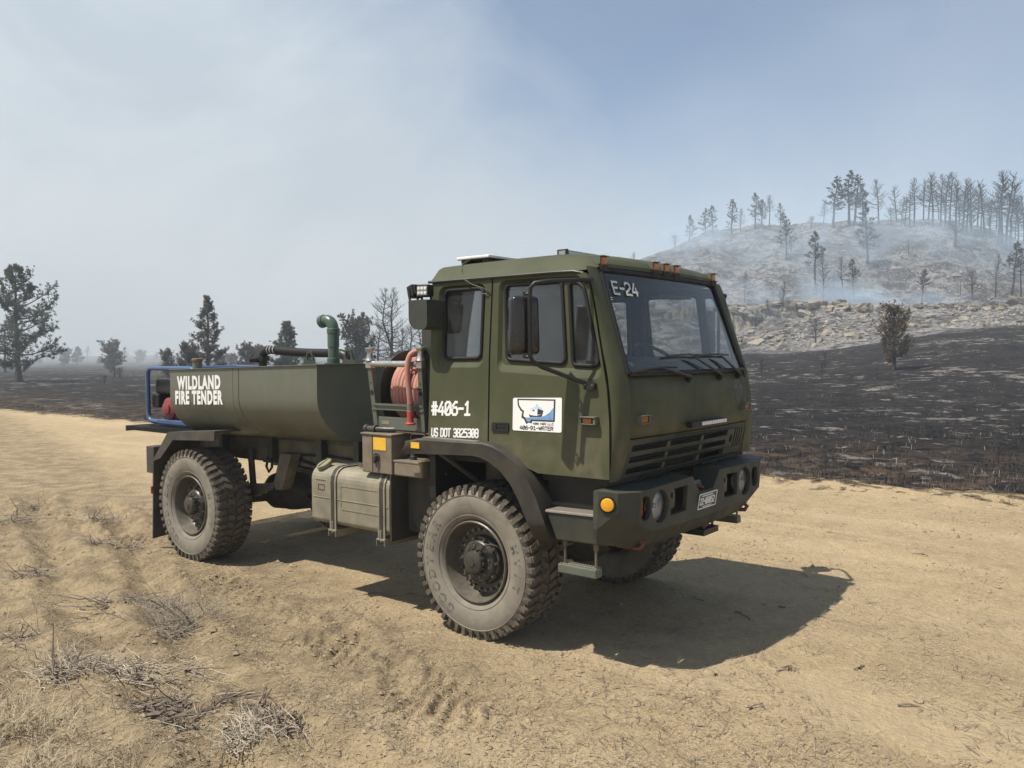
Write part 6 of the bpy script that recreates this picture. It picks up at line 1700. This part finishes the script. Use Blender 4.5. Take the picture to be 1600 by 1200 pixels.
SLP = [(-47.4, 132.2, 7.9, 'F', 'sparse burnt pine standing on the slope just below the crest'), (-46.8, 132.3, 3.8, 'B', 'short bare burnt pine beside a taller sparse pine below the crest'),
       (-36.0, 137.5, 9.7, 'F', 'tall dark pine with bare lower trunk and tufted top, high on the slope'), (-39.3, 122.6, 8.8, 'F', 'tall thin burnt pine with sparse crown in the middle of the slope'),
       (-46.4, 112.8, 4.2, 'B', 'small thin burnt pine in drifting smoke close to the cab corner'), (-36.8, 118.7, 6.4, 'B', 'thin bare burnt pine above the ledge, one of a pair'),
       (-34.5, 120.6, 6.1, 'B', 'bare burnt pine in smoke left of a half-needled pine above the ledge'), (-33.7, 122.8, 5.9, 'F', 'half-needled pine leaning foliage to one side above the ledge'),
       (-34.8, 97.2, 4.2, 'B', 'bare burnt tree in front of the rock ledge near the cab'), (-36.2, 96.0, 2.2, 'R', 'low burnt shrub-like tree at the ledge foot near the cab'),
       (-31.3, 143.8, 2.3, 'S', 'charred snag with one side limb on the bare upper slope'), (-25.2, 125.7, 5.0, 'F', 'small bushy burnt pine above the ledge behind the lone tree'),
       (-23.8, 129.3, 1.3, 'S', 'short charred stub above the ledge, smallest there'), (-19.9, 132.7, 4.2, 'R', 'round-crowned bare burnt tree above the ledge'),
       (-17.6, 137.0, 6.1, 'B', 'bare burnt tree in the dark cluster at the far right slope'), (-15.9, 139.6, 8.4, 'F', 'tallest dark pine in the cluster at the far right slope'),
       (-11.7, 116.8, 6.0, 'B', 'bare burnt tree at the ledge at the right edge of the photo'), (-25.0, 80.4, 2.3, 'R', 'bare twiggy burnt shrub on the talus below the pale cliff'),
       (-37.4, 95.1, 2.0, 'R', 'bare grey burnt shrub on the talus beside the cab pillar'), (-37.4, 125.2, 3.1, 'B', 'short bare burnt pine in blue smoke on the middle slope'),
       (-21.6, 133.3, 2.2, 'S', 'thin charred pole above the ledge left of the round-crowned tree')]
for i, (x, y, h, ty, lb_) in enumerate(SLP):
    plant(kd[ty], i+2, x, y, h, lb_, group='burnt trees on the hill slope', sxy=1.1)
plant('ridge', 0, -79.4, 137.1, 2.4, 'tiny hazy pine top showing just above the cab roof', group='burnt trees on the hill slope', sxy=1.6)
plant('lone', 0, -8.35, 43.92, 3.35, 'lone bushy brownish pine standing in the black burnt field', name='lone_pine')
# the plain at the rear of the truck
plant('big', 0, -69.4, 22.3, 9.2, 'large spreading green pine at the left edge of the photo', name='pine_tree', rz=0.4)
plant('dense', 0, -55.5, 30.7, 6.7, 'dense conical scorched pine above the tank filler cap', name='pine_tree', rz=2.0)
LFT = [('small', 1, -109.2, 49.2, 3.6, 1.25, 'round hazy pine in the plain left of the blue pump frame'), ('small', 1, -72.7, 36.9, 2.3, 0.9, 'small round scorched pine directly above the blue frame corner'),
       ('small', 1, -52.5, 27.4, 2.6, 1.0, 'rounded brown scorched pine at the foot of the dense conical pine'), ('small', 0, -57.1, 39.2, 4.9, 1.1, 'pointed green pine behind the black transfer hose'),
       ('small', 1, -70.2, 44.0, 2.9, 1.0, 'small rounded pine above the tank left of the hose elbow'), ('small', 1, -78.7, 51.4, 2.7, 1.1, 'small brownish pine behind the hose elbow'),
       ('small', 1, -55.5, 45.7, 5.0, 0.9, 'brownish half-burnt pine right of the vent pipe'), ('double', 0, -54.7, 49.5, 8.4, 1.0, 'tallest bare burnt pine with twin trunks behind the hose reel'),
       ('bare', 2, -61.5, 53.9, 5.0, 1.6, 'grey bare burnt tree between the vent pipe and the twin-trunked pine'), ('bare', 4, -58.3, 55.5, 5.2, 1.6, 'grey bare burnt tree close behind the cab work lights'),
       ('bare', 0, -53.4, 52.4, 4.8, 1.7, 'hazy bare tree at the rear edge of the cab'), ('round', 1, -66.7, 62.5, 4.2, 1.1, 'hazy rounded bare tree behind the twin-trunked pine'),
       ('round', 2, -66.5, 57.1, 3.8, 1.1, 'hazy rounded bare tree behind the left guide spool'), ('small', 1, -104.6, 62.8, 2.2, 1.3, 'far low hazy pine right of the dense conical pine'),
       ('small', 1, -113.3, 70.6, 2.0, 1.3, 'far low hazy pine between two small pines above the tank'), ('ridge', 2, -110.6, 36.5, 7.0, 1.2, 'hazy pine half hidden by the large pine at the left edge'),
       ('small', 1, -79.7, 56.6, 2.5, 1.3, 'low hazy pine behind the black transfer hose middle'), ('small', 1, -82.4, 61.0, 2.1, 1.3, 'low hazy pine just left of the vent pipe')]
for kind, var, x, y, h, sx_, lb_ in LFT:
    plant(kind, var, x, y, h, lb_, name='pine_tree' if kind == 'small' else 'burnt_pine', group='trees on the burnt plain', sxy=sx_)
# far hazy trees: countable small ones
far = []
for i in range(24):
    u = -40+i*20+rng.uniform(-6, 6); D = rng.uniform(170, 330); L = (u-800)/1308*D
    far.append((CAMP[0]+L*RH[0]+D*FH[0], CAMP[1]+L*RH[1]+D*FH[1], rng.uniform(2.0, 4.2)*D/230*(1.5 if 80 < u < 140 else 1.0)))
for i, (x, y, h) in enumerate(far):
    plant('small' if i % 3 else 'ridge', i, x, y, h, 'far small pine in the smoky tree line behind the plain', name='far_pine', group='far pines in the smoky tree line', sxy=1.3)
# low burnt scrub dotted over the plain on the left
for i in range(10):
    u = rng.uniform(60, 560); D = rng.uniform(48, 80); L = (u-800)/1308*D
    plant('round', i, CAMP[0]+L*RH[0]+D*FH[0], CAMP[1]+L*RH[1]+D*FH[1], rng.uniform(0.5, 1.0), 'low charred shrub on the burnt plain behind the tank', name='charred_shrub', cat='shrub', group='charred shrubs on the plain', sxy=2.1)
FS = [(-13.17, 47.2, 0.8, 'tall twiggy charred shrub upright in the field left of the lone pine'), (-11.14, 40.35, 0.75, 'bare charred shrub in the field below and left of the lone pine'), (-1.33, 15.43, 0.28, 'small black curled stub on the ash, left one of three'), (-0.69, 15.36, 0.24, 'small black curled stub on the ash, middle one of three'),
      (-0.24, 15.68, 0.22, 'small black curled stub on the ash, right one of three'), (1.54, 11.56, 0.30, 'pale twiggy shrub remnant near the right edge of the field'), (1.23, 16.72, 0.35, 'grey shrub remnant cut by the right edge of the field'), (-14.3, 39.79, 0.8, 'charred shrub in the field close to the cab pillar'), (-0.69, 8.92, 0.26, 'pale ashy shrub stub near the edge of the dirt road'), (-8.43, 36.44, 0.4, 'small charred shrub halfway up the field'),
      (-3.32, 14.39, 0.25, 'charred stub in the field level with the grille')]
for i, (x, y, h, lb_) in enumerate(FS):
    plant('round', i, x, y, h*1.2, lb_, name='charred_shrub', cat='shrub', group='charred shrubs in the burnt field', sxy=1.2)

# ================================================================ rocks
def ico(sub=2):
    import bmesh
    bm = bmesh.new(); bmesh.ops.create_icosphere(bm, subdivisions=sub, radius=1.0)
    v = np.array([p.co[:] for p in bm.verts]); f = np.array([[q.index for q in p.verts] for p in bm.faces]); bm.free(); return v, f
IV, IF = ico(2)
def rock_mesh(seed, blocky=0.5):
    r = np.random.default_rng(seed); v = IV.copy()
    for _ in range(9):                     # chop flat facets
        nrm = r.normal(size=3); nrm /= np.linalg.norm(nrm); d = r.uniform(0.45, 0.8); k = v@nrm; m = k > d
        v[m] -= np.outer(k[m]-d, nrm)
    if blocky: 
        for ax in range(3):
            v[:, ax] = np.clip(v[:, ax], -0.72+r.uniform(-.1, .1), 0.72+r.uniform(-.1, .1))
    v += r.normal(0, 0.02, v.shape)
    return raw_mesh('boulder', v, IF, 'sandstone', False)
RM_ = [rock_mesh(70+i) for i in range(7)]
def block_mesh(seed):
    r = np.random.default_rng(seed); n = 4; V = []; F = []
    g1 = np.linspace(-1, 1, n+1)
    for ax in range(3):
        for sg_ in (-1, 1):
            o = len(V)
            for a in g1:
                for b_ in g1:
                    p = [0, 0, 0]; p[ax] = sg_; p[(ax+1) % 3] = a; p[(ax+2) % 3] = b_; V.append(p)
            for i in range(n):
                for j in range(n):
                    q = [o+i*(n+1)+j, o+(i+1)*(n+1)+j, o+(i+1)*(n+1)+j+1, o+i*(n+1)+j+1]; F.append(q if sg_ > 0 else q[::-1])
    V = np.array(V, float); k = np.round(V*2).astype(int)
    off = {}
    for i, kk in enumerate(map(tuple, k)):
        if kk not in off: off[kk] = r.normal(0, 0.10, 3)
        V[i] += off[kk]
    for _ in range(5):
        nrm = r.normal(size=3); nrm /= np.linalg.norm(nrm); d = r.uniform(0.85, 1.25); t_ = V@nrm; m = t_ > d; V[m] -= np.outer(t_[m]-d, nrm)
    return raw_mesh('ledge_block', V*0.8, np.array(F), 'sandstone', False)
BM_ = [block_mesh(90+i) for i in range(7)]
def put_rock(u, D, sx_, sy2, sz_, name, label, group, rz=None):
    L = (u-800)/1308*D; x = CAMP[0]+L*RH[0]+D*FH[0]; y = CAMP[1]+L*RH[1]+D*FH[1]
    z = max(hill_z(np.array([x]), np.array([y]))[0], ground_z(np.array([x]), np.array([y]))[0])
    o = link(name, (BM_ if name == 'ledge_block' or rng.uniform() < 0.5 else RM_)[rng.integers(0, 7)], None, (x, y, z+sz_*rng.uniform(-0.1, 0.3)), rng.uniform(0, 6.28) if rz is None else rz, (sx_, sy2, sz_))
    o.rotation_euler = (rng.normal(0, 0.18), rng.normal(0, 0.18), o.rotation_euler[2])
    tag(o, label, 'rock', group)
LRZ = math.atan2(RH[1], RH[0])
u = 1150
while u < 1640:                             # blocks of the ledge
    w = rng.uniform(0.45, 1.1); D = 105.0+rng.normal(0, 0.7)
    if rng.uniform() < 0.85 and not (1340 < u < 1370):
        put_rock(u, D, w, rng.uniform(0.5, 0.8), rng.uniform(0.35, 0.75)*(1.2 if 1230 < u < 1350 else 0.7), 'ledge_block', 'pale sandstone block in the row of the rock ledge', 'sandstone blocks of the ledge', LRZ+rng.normal(0, 0.15))
    u += w*16
for i in range(150):
    u = rng.uniform(1150, 1640) if i < 110 else rng.uniform(1150, 1420); D = rng.uniform(84, 104)
    s_ = min(1.2, 0.18+rng.gamma(1.5, 0.17))
    put_rock(u, D, s_*rng.uniform(0.8, 1.4), s_, s_*rng.uniform(0.4, 0.8), 'boulder', 'pale sandstone boulder on the talus below the rock ledge', 'sandstone boulders on the talus')
# rubble on the hillside and talus: too many and small to count
def rubble(n=7000):
    r = np.random.default_rng(5)
    u = r.uniform(1000, 1650, n); D = np.where(r.uniform(size=n) < 0.4, r.uniform(83, 106, n), r.uniform(118, 166, n)); L = (u-800)/1308*D
    x = CAMP[0]+L*RH[0]+D*FH[0]; y = CAMP[1]+L*RH[1]+D*FH[1]
    keep = vnoise(x/9, y/9, 91) > 0.36; x = x[keep]; y = y[keep]
    z = np.maximum(hill_z(x, y), 0); n = len(x); s = 0.07+r.gamma(1.5, 0.07, n)
    base = np.array([[1, 0, 0], [0, 1, 0], [-1, 0, 0], [0, -1, 0], [0, 0, 0.8], [0, 0, -0.6]], float)
    V = base[None]*(s[:, None, None])*r.uniform(0.6, 1.4, (n, 6, 3)); a = r.uniform(0, 6.28, n)
    X = V[..., 0]*np.cos(a)[:, None]-V[..., 1]*np.sin(a)[:, None]; Y = V[..., 0]*np.sin(a)[:, None]+V[..., 1]*np.cos(a)[:, None]
    V = np.stack([X+x[:, None], Y+y[:, None], V[..., 2]+z[:, None]], -1).reshape(-1, 3)
    f = np.array([[0, 1, 4], [1, 2, 4], [2, 3, 4], [3, 0, 4], [1, 0, 5], [2, 1, 5], [3, 2, 5], [0, 3, 5]])
    F = (np.arange(n)*6)[:, None, None]+f[None]
    o = link('rubble', raw_mesh('rubble', V, F.reshape(-1, 3), 'burnt_stone', False)); tag(o, 'loose pale stones scattered over the burnt hillside', 'rubble', kind='stuff')
rubble()

# ================================================================ dead brush and litter in the foreground
def twigs(n, rx, ry, rz_, seed, K=6, r0=0.006, curl=0.25, spread=1.0, up=0.5, centre=True):
    """tangle of curved twigs within an ellipsoid-like heap"""
    r = np.random.default_rng(seed)
    az = r.uniform(0, 2*PI, n); el = np.abs(r.normal(up*0.7, 0.42, n))
    L = r.uniform(0.25, 0.75, n)
    d = np.stack([np.cos(az)*np.cos(el)*rx, np.sin(az)*np.cos(el)*ry, np.sin(el)*rz_*0.6], -1)
    s = np.linspace(0, 1, K)
    st = np.stack([r.normal(0, 0.34*rx, n), r.normal(0, 0.34*ry, n), np.abs(r.normal(0, 0.08*rz_, n))], -1)*(1.5 if centre else 2.2)
    P = st[:, None, :]+d[:, None, :]*(L[:, None]*s[None, :])[:, :, None]*spread
    cu = r.normal(0, 1, (n, 3))*np.array([rx, ry, rz_])*curl*1.9
    P += cu[:, None, :]*(s**2)[None, :, None]+np.cumsum(r.normal(0, 0.045*max(rx, ry), (n, K, 3))*np.array([1, 1, 0.6]), 1)
    P[..., 2] = np.maximum(P[..., 2], 0.004)
    Rr = (r0*r.uniform(0.35, 1.2, n))[:, None]*(1-0.7*s)[None, :]
    return P, Rr
def brush(name, label, x, y, parts, cat='brush', rz=0.0, group=None):
    z = float(ground_z(np.array([x]), np.array([y]))[0])
    t = thing(name, label, cat, (x, y, z), rz, group)
    for pn, mt, sd in parts:
        v, f = join([tubes_np(*a, 4) for a in sd]); link(pn, raw_mesh(pn, v, f, mt, False), t)
    return t
brush('dead_brush', 'large tangled grey dead brush heap in the left foreground', -2.05, -2.33,
      [('fine_twigs', 'grey_twig', [twigs(900, 0.26, 0.20, 0.22, 101, r0=0.0030, curl=0.35, up=0.7)]), ('stems', 'dark_twig', [twigs(70, 0.34, 0.26, 0.20, 102, r0=0.008, up=0.4)])], rz=0.4)
brush('dead_brush', 'dark flattened dead stalks trailing left of the large grey brush heap', -2.72, -2.32,
      [('stems', 'dark_twig', [twigs(90, 0.45, 0.14, 0.12, 103, r0=0.009, up=0.25)]), ('fine_twigs', 'grey_twig', [twigs(110, 0.40, 0.15, 0.10, 104, r0=0.004, up=0.3)])], rz=0.6)
brush('uprooted_shrub', 'reddish brown uprooted shrub with fanned branches in the near foreground', -0.62, -3.25,
      [('branches', 'dead_twig', [twigs(120, 0.42, 0.20, 0.11, 105, r0=0.010, up=0.2, curl=0.3)]), ('root', 'dark_twig', [twigs(16, 0.34, 0.14, 0.12, 106, r0=0.024, up=0.3)]), ('fine_twigs', 'grey_twig', [twigs(140, 0.40, 0.22, 0.09, 107, r0=0.004, up=0.3)])], rz=0.75)
brush('dead_brush', 'grey matted brush behind the uprooted shrub', -1.25, -3.0,
      [('fine_twigs', 'grey_twig', [twigs(220, 0.34, 0.20, 0.11, 108, r0=0.005, up=0.4)]), ('stems', 'dark_twig', [twigs(36, 0.30, 0.15, 0.12, 109, r0=0.010, up=0.4)])], rz=0.5)
brush('dead_brush', 'broken brown stem bundle with pale fine roots near the bottom edge', 0.02, -2.86,
      [('stems', 'dark_twig', [twigs(46, 0.26, 0.14, 0.12, 110, r0=0.012, up=0.35)]), ('fine_twigs', 'grey_twig', [twigs(150, 0.30, 0.15, 0.08, 111, r0=0.004, up=0.25)])], rz=-0.5)
brush('dead_brush', 'pale grey sagebrush scraps at the bottom edge', 0.12, -3.16,
      [('fine_twigs', 'grey_twig', [twigs(200, 0.20, 0.12, 0.08, 112, r0=0.005, up=0.4)])], rz=-0.7)
brush('dead_brush', 'grey weed clump with straw-coloured stump left of the uprooted shrub', -1.62, -3.33,
      [('fine_twigs', 'grey_twig', [twigs(200, 0.24, 0.20, 0.16, 113, r0=0.005, up=0.5)]), ('stems', 'dark_twig', [twigs(30, 0.22, 0.16, 0.18, 114, r0=0.009, up=0.5)])])
brush('weed_stump', 'pale ragged weed stump in dry grass near the bottom left', -1.30, -3.62,
      [('stems', 'straw_twig', [twigs(60, 0.09, 0.08, 0.14, 115, r0=0.010, up=0.9)]), ('root', 'dark_twig', [twigs(10, 0.16, 0.10, 0.05, 116, r0=0.012, up=0.2)])]) if False else None
SM = [(-8.5, -0.74, 0.30, 'upright charred weed stub beyond the rear wheel, far left'), (-7.4, -1.54, 0.36, 'dark dead weed tuft at the left edge of the photo'), (-6.6, -0.75, 0.30, 'dark fallen weed stalks left of the rear mud flap'), (-5.03, -1.10, 0.22, 'small dark weed tuft just left of the rear wheel'), (-5.25, -1.42, 0.18, 'thin dark twig pair in front of the small weed tuft'),
      (-4.55, -2.40, 0.20, 'short reddish weed stub beside the wheel rut'), (-5.3, -2.6, 0.22, 'dark weed stub cut by the left edge of the photo'), (-2.6, -3.2, 0.24, 'dry grey weed between rut and left edge')]
for i, (x, y, s_, lb_) in enumerate(SM):
    brush('dead_weed', lb_, x, y, [('stems', 'dark_twig', [twigs(26, s_*0.9, s_*0.7, s_*0.75, 130+i, r0=0.007, up=0.55)]), ('fine_twigs', 'grey_twig', [twigs(60, s_, s_*0.8, s_*0.6, 150+i, r0=0.0035, up=0.45)])], cat='weed', rz=i*0.9, group='dead weeds on the dirt')
ST = [(-1.0, -0.66, 0.34, 0.3, 'dark stick half under the shaded front tyre'), (1.97, -0.40, 0.26, 0.9, 'small bundle of dark sticks below the cab shadow'), (1.04, 0.70, 0.24, -0.6, 'dark twig lying inside the cab shadow'), (2.5, 0.1, 0.16, 1.2, 'short pale twig on the dirt right of the cab shadow'), (1.45, 1.0, 0.12, 0.2, 'tiny dark twig inside the cab shadow edge'), (2.75, -0.55, 0.24, 0.7, 'forked pale twig near the bottom right'), (2.2, 3.6, 0.15, 0.1, 'dark bark chip on the sunlit road'), (1.93, -1.18, 0.22, 0.5, 'thin dark twig near the bottom centre')]
for i, (x, y, s_, rz2, lb_) in enumerate(ST):
    brush('fallen_stick', lb_, x, y, [('stick', 'dark_twig', [twigs(1, s_*1.5, s_*0.25, 0.03, 170+i*9+j, r0=0.010, up=0.1, curl=0.12)]) for j in range(4 if i in (0, 1) else 2)], cat='stick', rz=rz2, group='fallen sticks on the dirt')

# dry grass and straw: nobody could count them
def blades(x, y, hgt, lean, r, wd=0.0022, flat=False):
    n = len(x); z = ground_z(x, y); az = r.uniform(0, 2*PI, n)
    d = np.stack([np.cos(az), np.sin(az)], -1); s = np.array([0, 0.4, 0.75, 1.0])
    px = x[:, None]+d[:, :1]*(lean[:, None]*s**1.7); py = y[:, None]+d[:, 1:]*(lean[:, None]*s**1.7)
    if flat: pz = z[:, None]+0.004+r.uniform(0, 0.012, n)[:, None]+hgt[:, None]*s
    else: pz = z[:, None]+hgt[:, None]*(1-(1-s)**1.6)
    sx_ = -d[:, 1:]; sy2 = d[:, :1]; w = wd*(1-0.75*s)[None]*r.uniform(0.6, 1.4, n)[:, None]
    A = np.stack([px-sx_*w, py-sy2*w, pz], -1); B = np.stack([px+sx_*w, py+sy2*w, pz], -1)
    V = np.stack([A, B], 2).reshape(-1, 3)
    b0 = (np.arange(n)*8)[:, None]+np.arange(3)[None]*2
    F = np.stack([b0, b0+1, b0+3, b0+2], -1).reshape(-1, 4)
    return V, F
def litter():
    r = np.random.default_rng(9)
    # standing dry grass at the bottom left, thinning outwards
    n = 3600
    x = np.concatenate([r.normal(-0.85, 0.38, n), r.uniform(-6, 0.2, 900)]); y = np.concatenate([r.normal(-4.12, 0.22, n), r.uniform(-4.6, -2.7, 900)])
    k = (vnoise(x/0.25, y/0.25, 201) > 0.42); x = x[k]; y = y[k]
    hg = r.uniform(0.015, 0.13, len(x))*np.where(np.hypot(x+0.75, y+4.05) < 0.8, 1.0, 0.45)
    V, F = blades(x, y, hg, r.uniform(0.03, 0.22, len(x)), r)
    o = link('dry_grass', raw_mesh('dry_grass', V, F, 'straw', False)); tag(o, 'dry yellow grass in the bottom left corner', 'grass', kind='stuff')
    # flat straw on the dirt
    n = 38000
    rad = 2.6*np.exp(r.uniform(0, 1.75, n)); th = YAW+r.uniform(-0.68, 0.68, n)
    x = CAMP[0]+rad*np.cos(th); y = CAMP[1]+rad*np.sin(th)
    p = vnoise(x/0.8, y/0.8, 202)*0.55+vnoise(x/0.28, y/0.28, 203)*0.45
    k = (p > 0.50-0.16*(y < -1.2)) & (y < 7.6); x = x[k]; y = y[k]
    V, F = blades(x, y, r.uniform(-0.002, 0.012, len(x)), r.uniform(0.02, 0.11, len(x)), r, 0.0016, True)
    o = link('straw_litter', raw_mesh('straw_litter', V, F, 'straw', False)); tag(o, 'loose straw and grass stems littering the dirt', 'straw', kind='stuff')
    n = 14000; rad = 2.6*np.exp(r.uniform(0, 1.7, n)); th = YAW+r.uniform(-0.68, 0.68, n)
    x = CAMP[0]+rad*np.cos(th); y = CAMP[1]+rad*np.sin(th); k = (y < 7.8) & (vnoise(x/0.5, y/0.5, 204) > np.where(y < -1.3, 0.30, 0.58)); x = x[k]; y = y[k]
    V, F = blades(x, y, r.uniform(-0.002, 0.02, len(x)), r.uniform(0.03, 0.14, len(x)), r, 0.0028, True)
    o = link('twig_litter', raw_mesh('twig_litter', V, F, 'dark_twig', False)); tag(o, 'dark twig crumbs littering the dirt', 'twigs', kind='stuff')
    # clods and pebbles
    n = 42000; rad = 2.6*np.exp(r.uniform(0, 1.6, n)); th = YAW+r.uniform(-0.68, 0.68, n)
    x = CAMP[0]+rad*np.cos(th); y = CAMP[1]+rad*np.sin(th)
    k = (vnoise(x/0.45, y/0.45, 205) > np.where(y+0.25*np.minimum(x+1, 0) < -1.0, 0.34, 0.62)) & (y < 7.6); x = x[k]; y = y[k]; n = len(x)
    s = 0.0035+r.gamma(1.1, 0.0042, n); z = ground_z(x, y)
    base = np.array([[1, 0, 0], [0, 1, 0], [-1, 0, 0], [0, -1, 0], [0, 0, 0.8], [0, 0, -0.6]], float)
    Vb = base[None]*s[:, None, None]*r.uniform(0.6, 1.4, (n, 6, 3)); Vb[..., 0] += x[:, None]; Vb[..., 1] += y[:, None]; Vb[..., 2] += z[:, None]+0.2*s[:, None]
    f = np.array([[0, 1, 4], [1, 2, 4], [2, 3, 4], [3, 0, 4], [1, 0, 5], [2, 1, 5], [3, 2, 5], [0, 3, 5]])
    o = link('dirt_clods', raw_mesh('dirt_clods', Vb.reshape(-1, 3), ((np.arange(n)*6)[:, None, None]+f[None]).reshape(-1, 3), 'dirt_clod', False)); tag(o, 'small clods and pebbles on the churned dirt', 'clods', kind='stuff')
    # scorched stubble at the edge of the burnt field
    n = 9000; x = r.uniform(-34, 8, n); y = 7.3+np.abs(r.normal(0, 1.6, n)); k = vnoise(x/0.7, y/0.4, 206) > 0.45; x = x[k]; y = y[k]
    V, F = blades(x, y, r.uniform(0.02, 0.11, len(x)), r.uniform(0.01, 0.09, len(x)), r, 0.004)
    o = link('scorched_stubble', raw_mesh('scorched_stubble', V, F, 'dead_twig', False)); tag(o, 'brown scorched grass stubble along the field edge', 'stubble', kind='stuff')

def field_stubble():
    r = np.random.default_rng(19)
    n = 26000; D = 11.5*np.exp(r.uniform(0, 1.35, n)); u = r.uniform(-20, 1640, n); L = (u-800)/1308*D
    x = CAMP[0]+L*RH[0]+D*FH[0]; y = CAMP[1]+L*RH[1]+D*FH[1]
    k = (y > 7.9) & (vnoise(x/0.9, y/0.9, 207) > 0.40); x = x[k]; y = y[k]
    V, F = blades(x, y, r.uniform(0.02, 0.10, len(x)), r.uniform(0.01, 0.10, len(x)), r, 0.007)
    o = link('charred_stubble', raw_mesh('charred_stubble', V, F, 'charred_bark', False)); tag(o, 'black charred grass stubble over the burnt field', 'stubble', kind='stuff')
    n = 2600; D = 11.5*np.exp(r.uniform(0, 1.2, n)); u = r.uniform(-20, 1640, n); L = (u-800)/1308*D
    x = CAMP[0]+L*RH[0]+D*FH[0]; y = CAMP[1]+L*RH[1]+D*FH[1]; k = (y > 7.9) & (vnoise(x/1.6, y/1.6, 208) > 0.55); x = x[k]; y = y[k]
    V, F = blades(x, y, r.uniform(0.03, 0.12, len(x)), r.uniform(0.02, 0.10, len(x)), r, 0.004)
    o = link('ashen_stubble', raw_mesh('ashen_stubble', V, F, 'grey_twig', False)); tag(o, 'pale unburnt grass stubble in the burnt field', 'stubble', kind='stuff')
litter(); field_stubble()
# ================================================================ haze
def haze():
    m = bpy.data.materials.new('smoky_air'); m.use_nodes = True
    t = NT(m.node_tree); t.n.clear()
    out = t.new('ShaderNodeOutputMaterial')
    v = t.new('ShaderNodeVolumePrincipled', inp={'Color': (0.78, 0.89, 1.0, 1), 'Density': 0.0011, 'Anisotropy': 0.0})
    t.l.new(v.outputs[0], out.inputs['Volume'])
    MATS['smoky_air'] = m
    cx, cyy = CAMP[0]+FH[0]*330, CAMP[1]+FH[1]*330
    mb = MB()
    a = np.array([FH[0], FH[1]]); bb = np.array([RH[0], RH[1]])
    pts = [(-60, -420), (620, -420), (620, 420), (-60, 420)]
    q = [(CAMP[0]+a[0]*d+bb[0]*l, CAMP[1]+a[1]*d+bb[1]*l) for d, l in pts]
    mb.hexa([(p[0], p[1], -4.0) for p in q[::-1]]+[(p[0], p[1], 46.0) for p in q[::-1]])
    o = obj('haze', mb, 'smoky_air')
    tag(o, 'thin pale blue wildfire smoke haze in the air', 'haze', kind='stuff')
haze()
# drifting smoke on the hill foot: closed soft volumes
def smoke_material(name, colr):
    m = bpy.data.materials.new(name); m.use_nodes = True
    t = NT(m.node_tree); t.n.clear()
    out = t.new('ShaderNodeOutputMaterial')
    tcn = t.new('ShaderNodeTexCoord')
    ln = t.new('ShaderNodeVectorMath', operation='LENGTH'); t.l.new(tcn.outputs['Object'], ln.inputs[0])
    fall = t.ramp(ln.outputs['Value'], 1.0, 0.25)
    geo = t.new('ShaderNodeNewGeometry')
    n = t.ramp(t.noise(geo.outputs['Position'], 0.16, 3, 0.6, 0.8), 0.40, 0.72)
    oi = t.new('ShaderNodeObjectInfo')
    d = t.math('MULTIPLY', t.math('MULTIPLY', fall, t.math('ADD', n, 0.12)), t.math('MULTIPLY', oi.outputs['Alpha'], 0.15))
    v = t.new('ShaderNodeVolumePrincipled', inp={'Color': (*colr, 1), 'Density': d, 'Anisotropy': 0.0})
    t.l.new(v.outputs[0], out.inputs['Volume'])
    MATS[name] = m
smoke_material('drifting_smoke', (0.68, 0.84, 1.0)); smoke_material('grey_smoke', (0.80, 0.85, 0.87))
sm_me = raw_mesh('smoke', IV, IF, 'drifting_smoke', True); sm_grey = raw_mesh('smoke', IV, IF, 'grey_smoke', True)
for (u, D, z, rx, ry, rz_, a, lb_) in ((1155, 117, 9.6, 11, 8, 3.6, 0.9, 'white smoke drifting round a small burnt pine close to the cab'), (1330, 118, 9.5, 13, 8, 3.4, 1.0, 'blue smoke pooling above the pale cliff'),
                             (1295, 127, 12.5, 7, 6, 4.5, 0.8, 'blue smoke wisp rising on the middle slope'), (1590, 108, 7.6, 9, 5, 2.0, 1.0, 'low white smoke streaming over the ledge at the right edge'),
                             (1440, 119, 9.0, 12, 7, 2.4, 0.7, 'thin smoke lying behind the ledge right of the cliff'), (1075, 150, 22.0, 14, 10, 4.0, 0.5, 'thin smoke veil over the slope above the cab roof'), (1500, 150, 21.5, 16, 9, 4.5, 0.45, 'thin smoke veil among the bare crest trees'), (1190, 104, 6.0, 7, 6, 2.2, 0.5, 'thin smoke over the talus beside the cab'), (1330, 140, 17.0, 62, 24, 14.0, 0.36, 'broad pale smoke veil hanging over the whole hillside'), (250, 190, 10.0, 190, 155, 30.0, 0.075, 'broad pale smoke bank over the far plain')):
    L = (u-800)/1308*D
    o = link('smoke', sm_grey if u < 600 else sm_me, None, (CAMP[0]+L*RH[0]+D*FH[0], CAMP[1]+L*RH[1]+D*FH[1], z), LRZ, (rx, ry, rz_))
    o.color = (1, 1, 1, a)
    tag(o, lb_, 'smoke', kind='stuff')
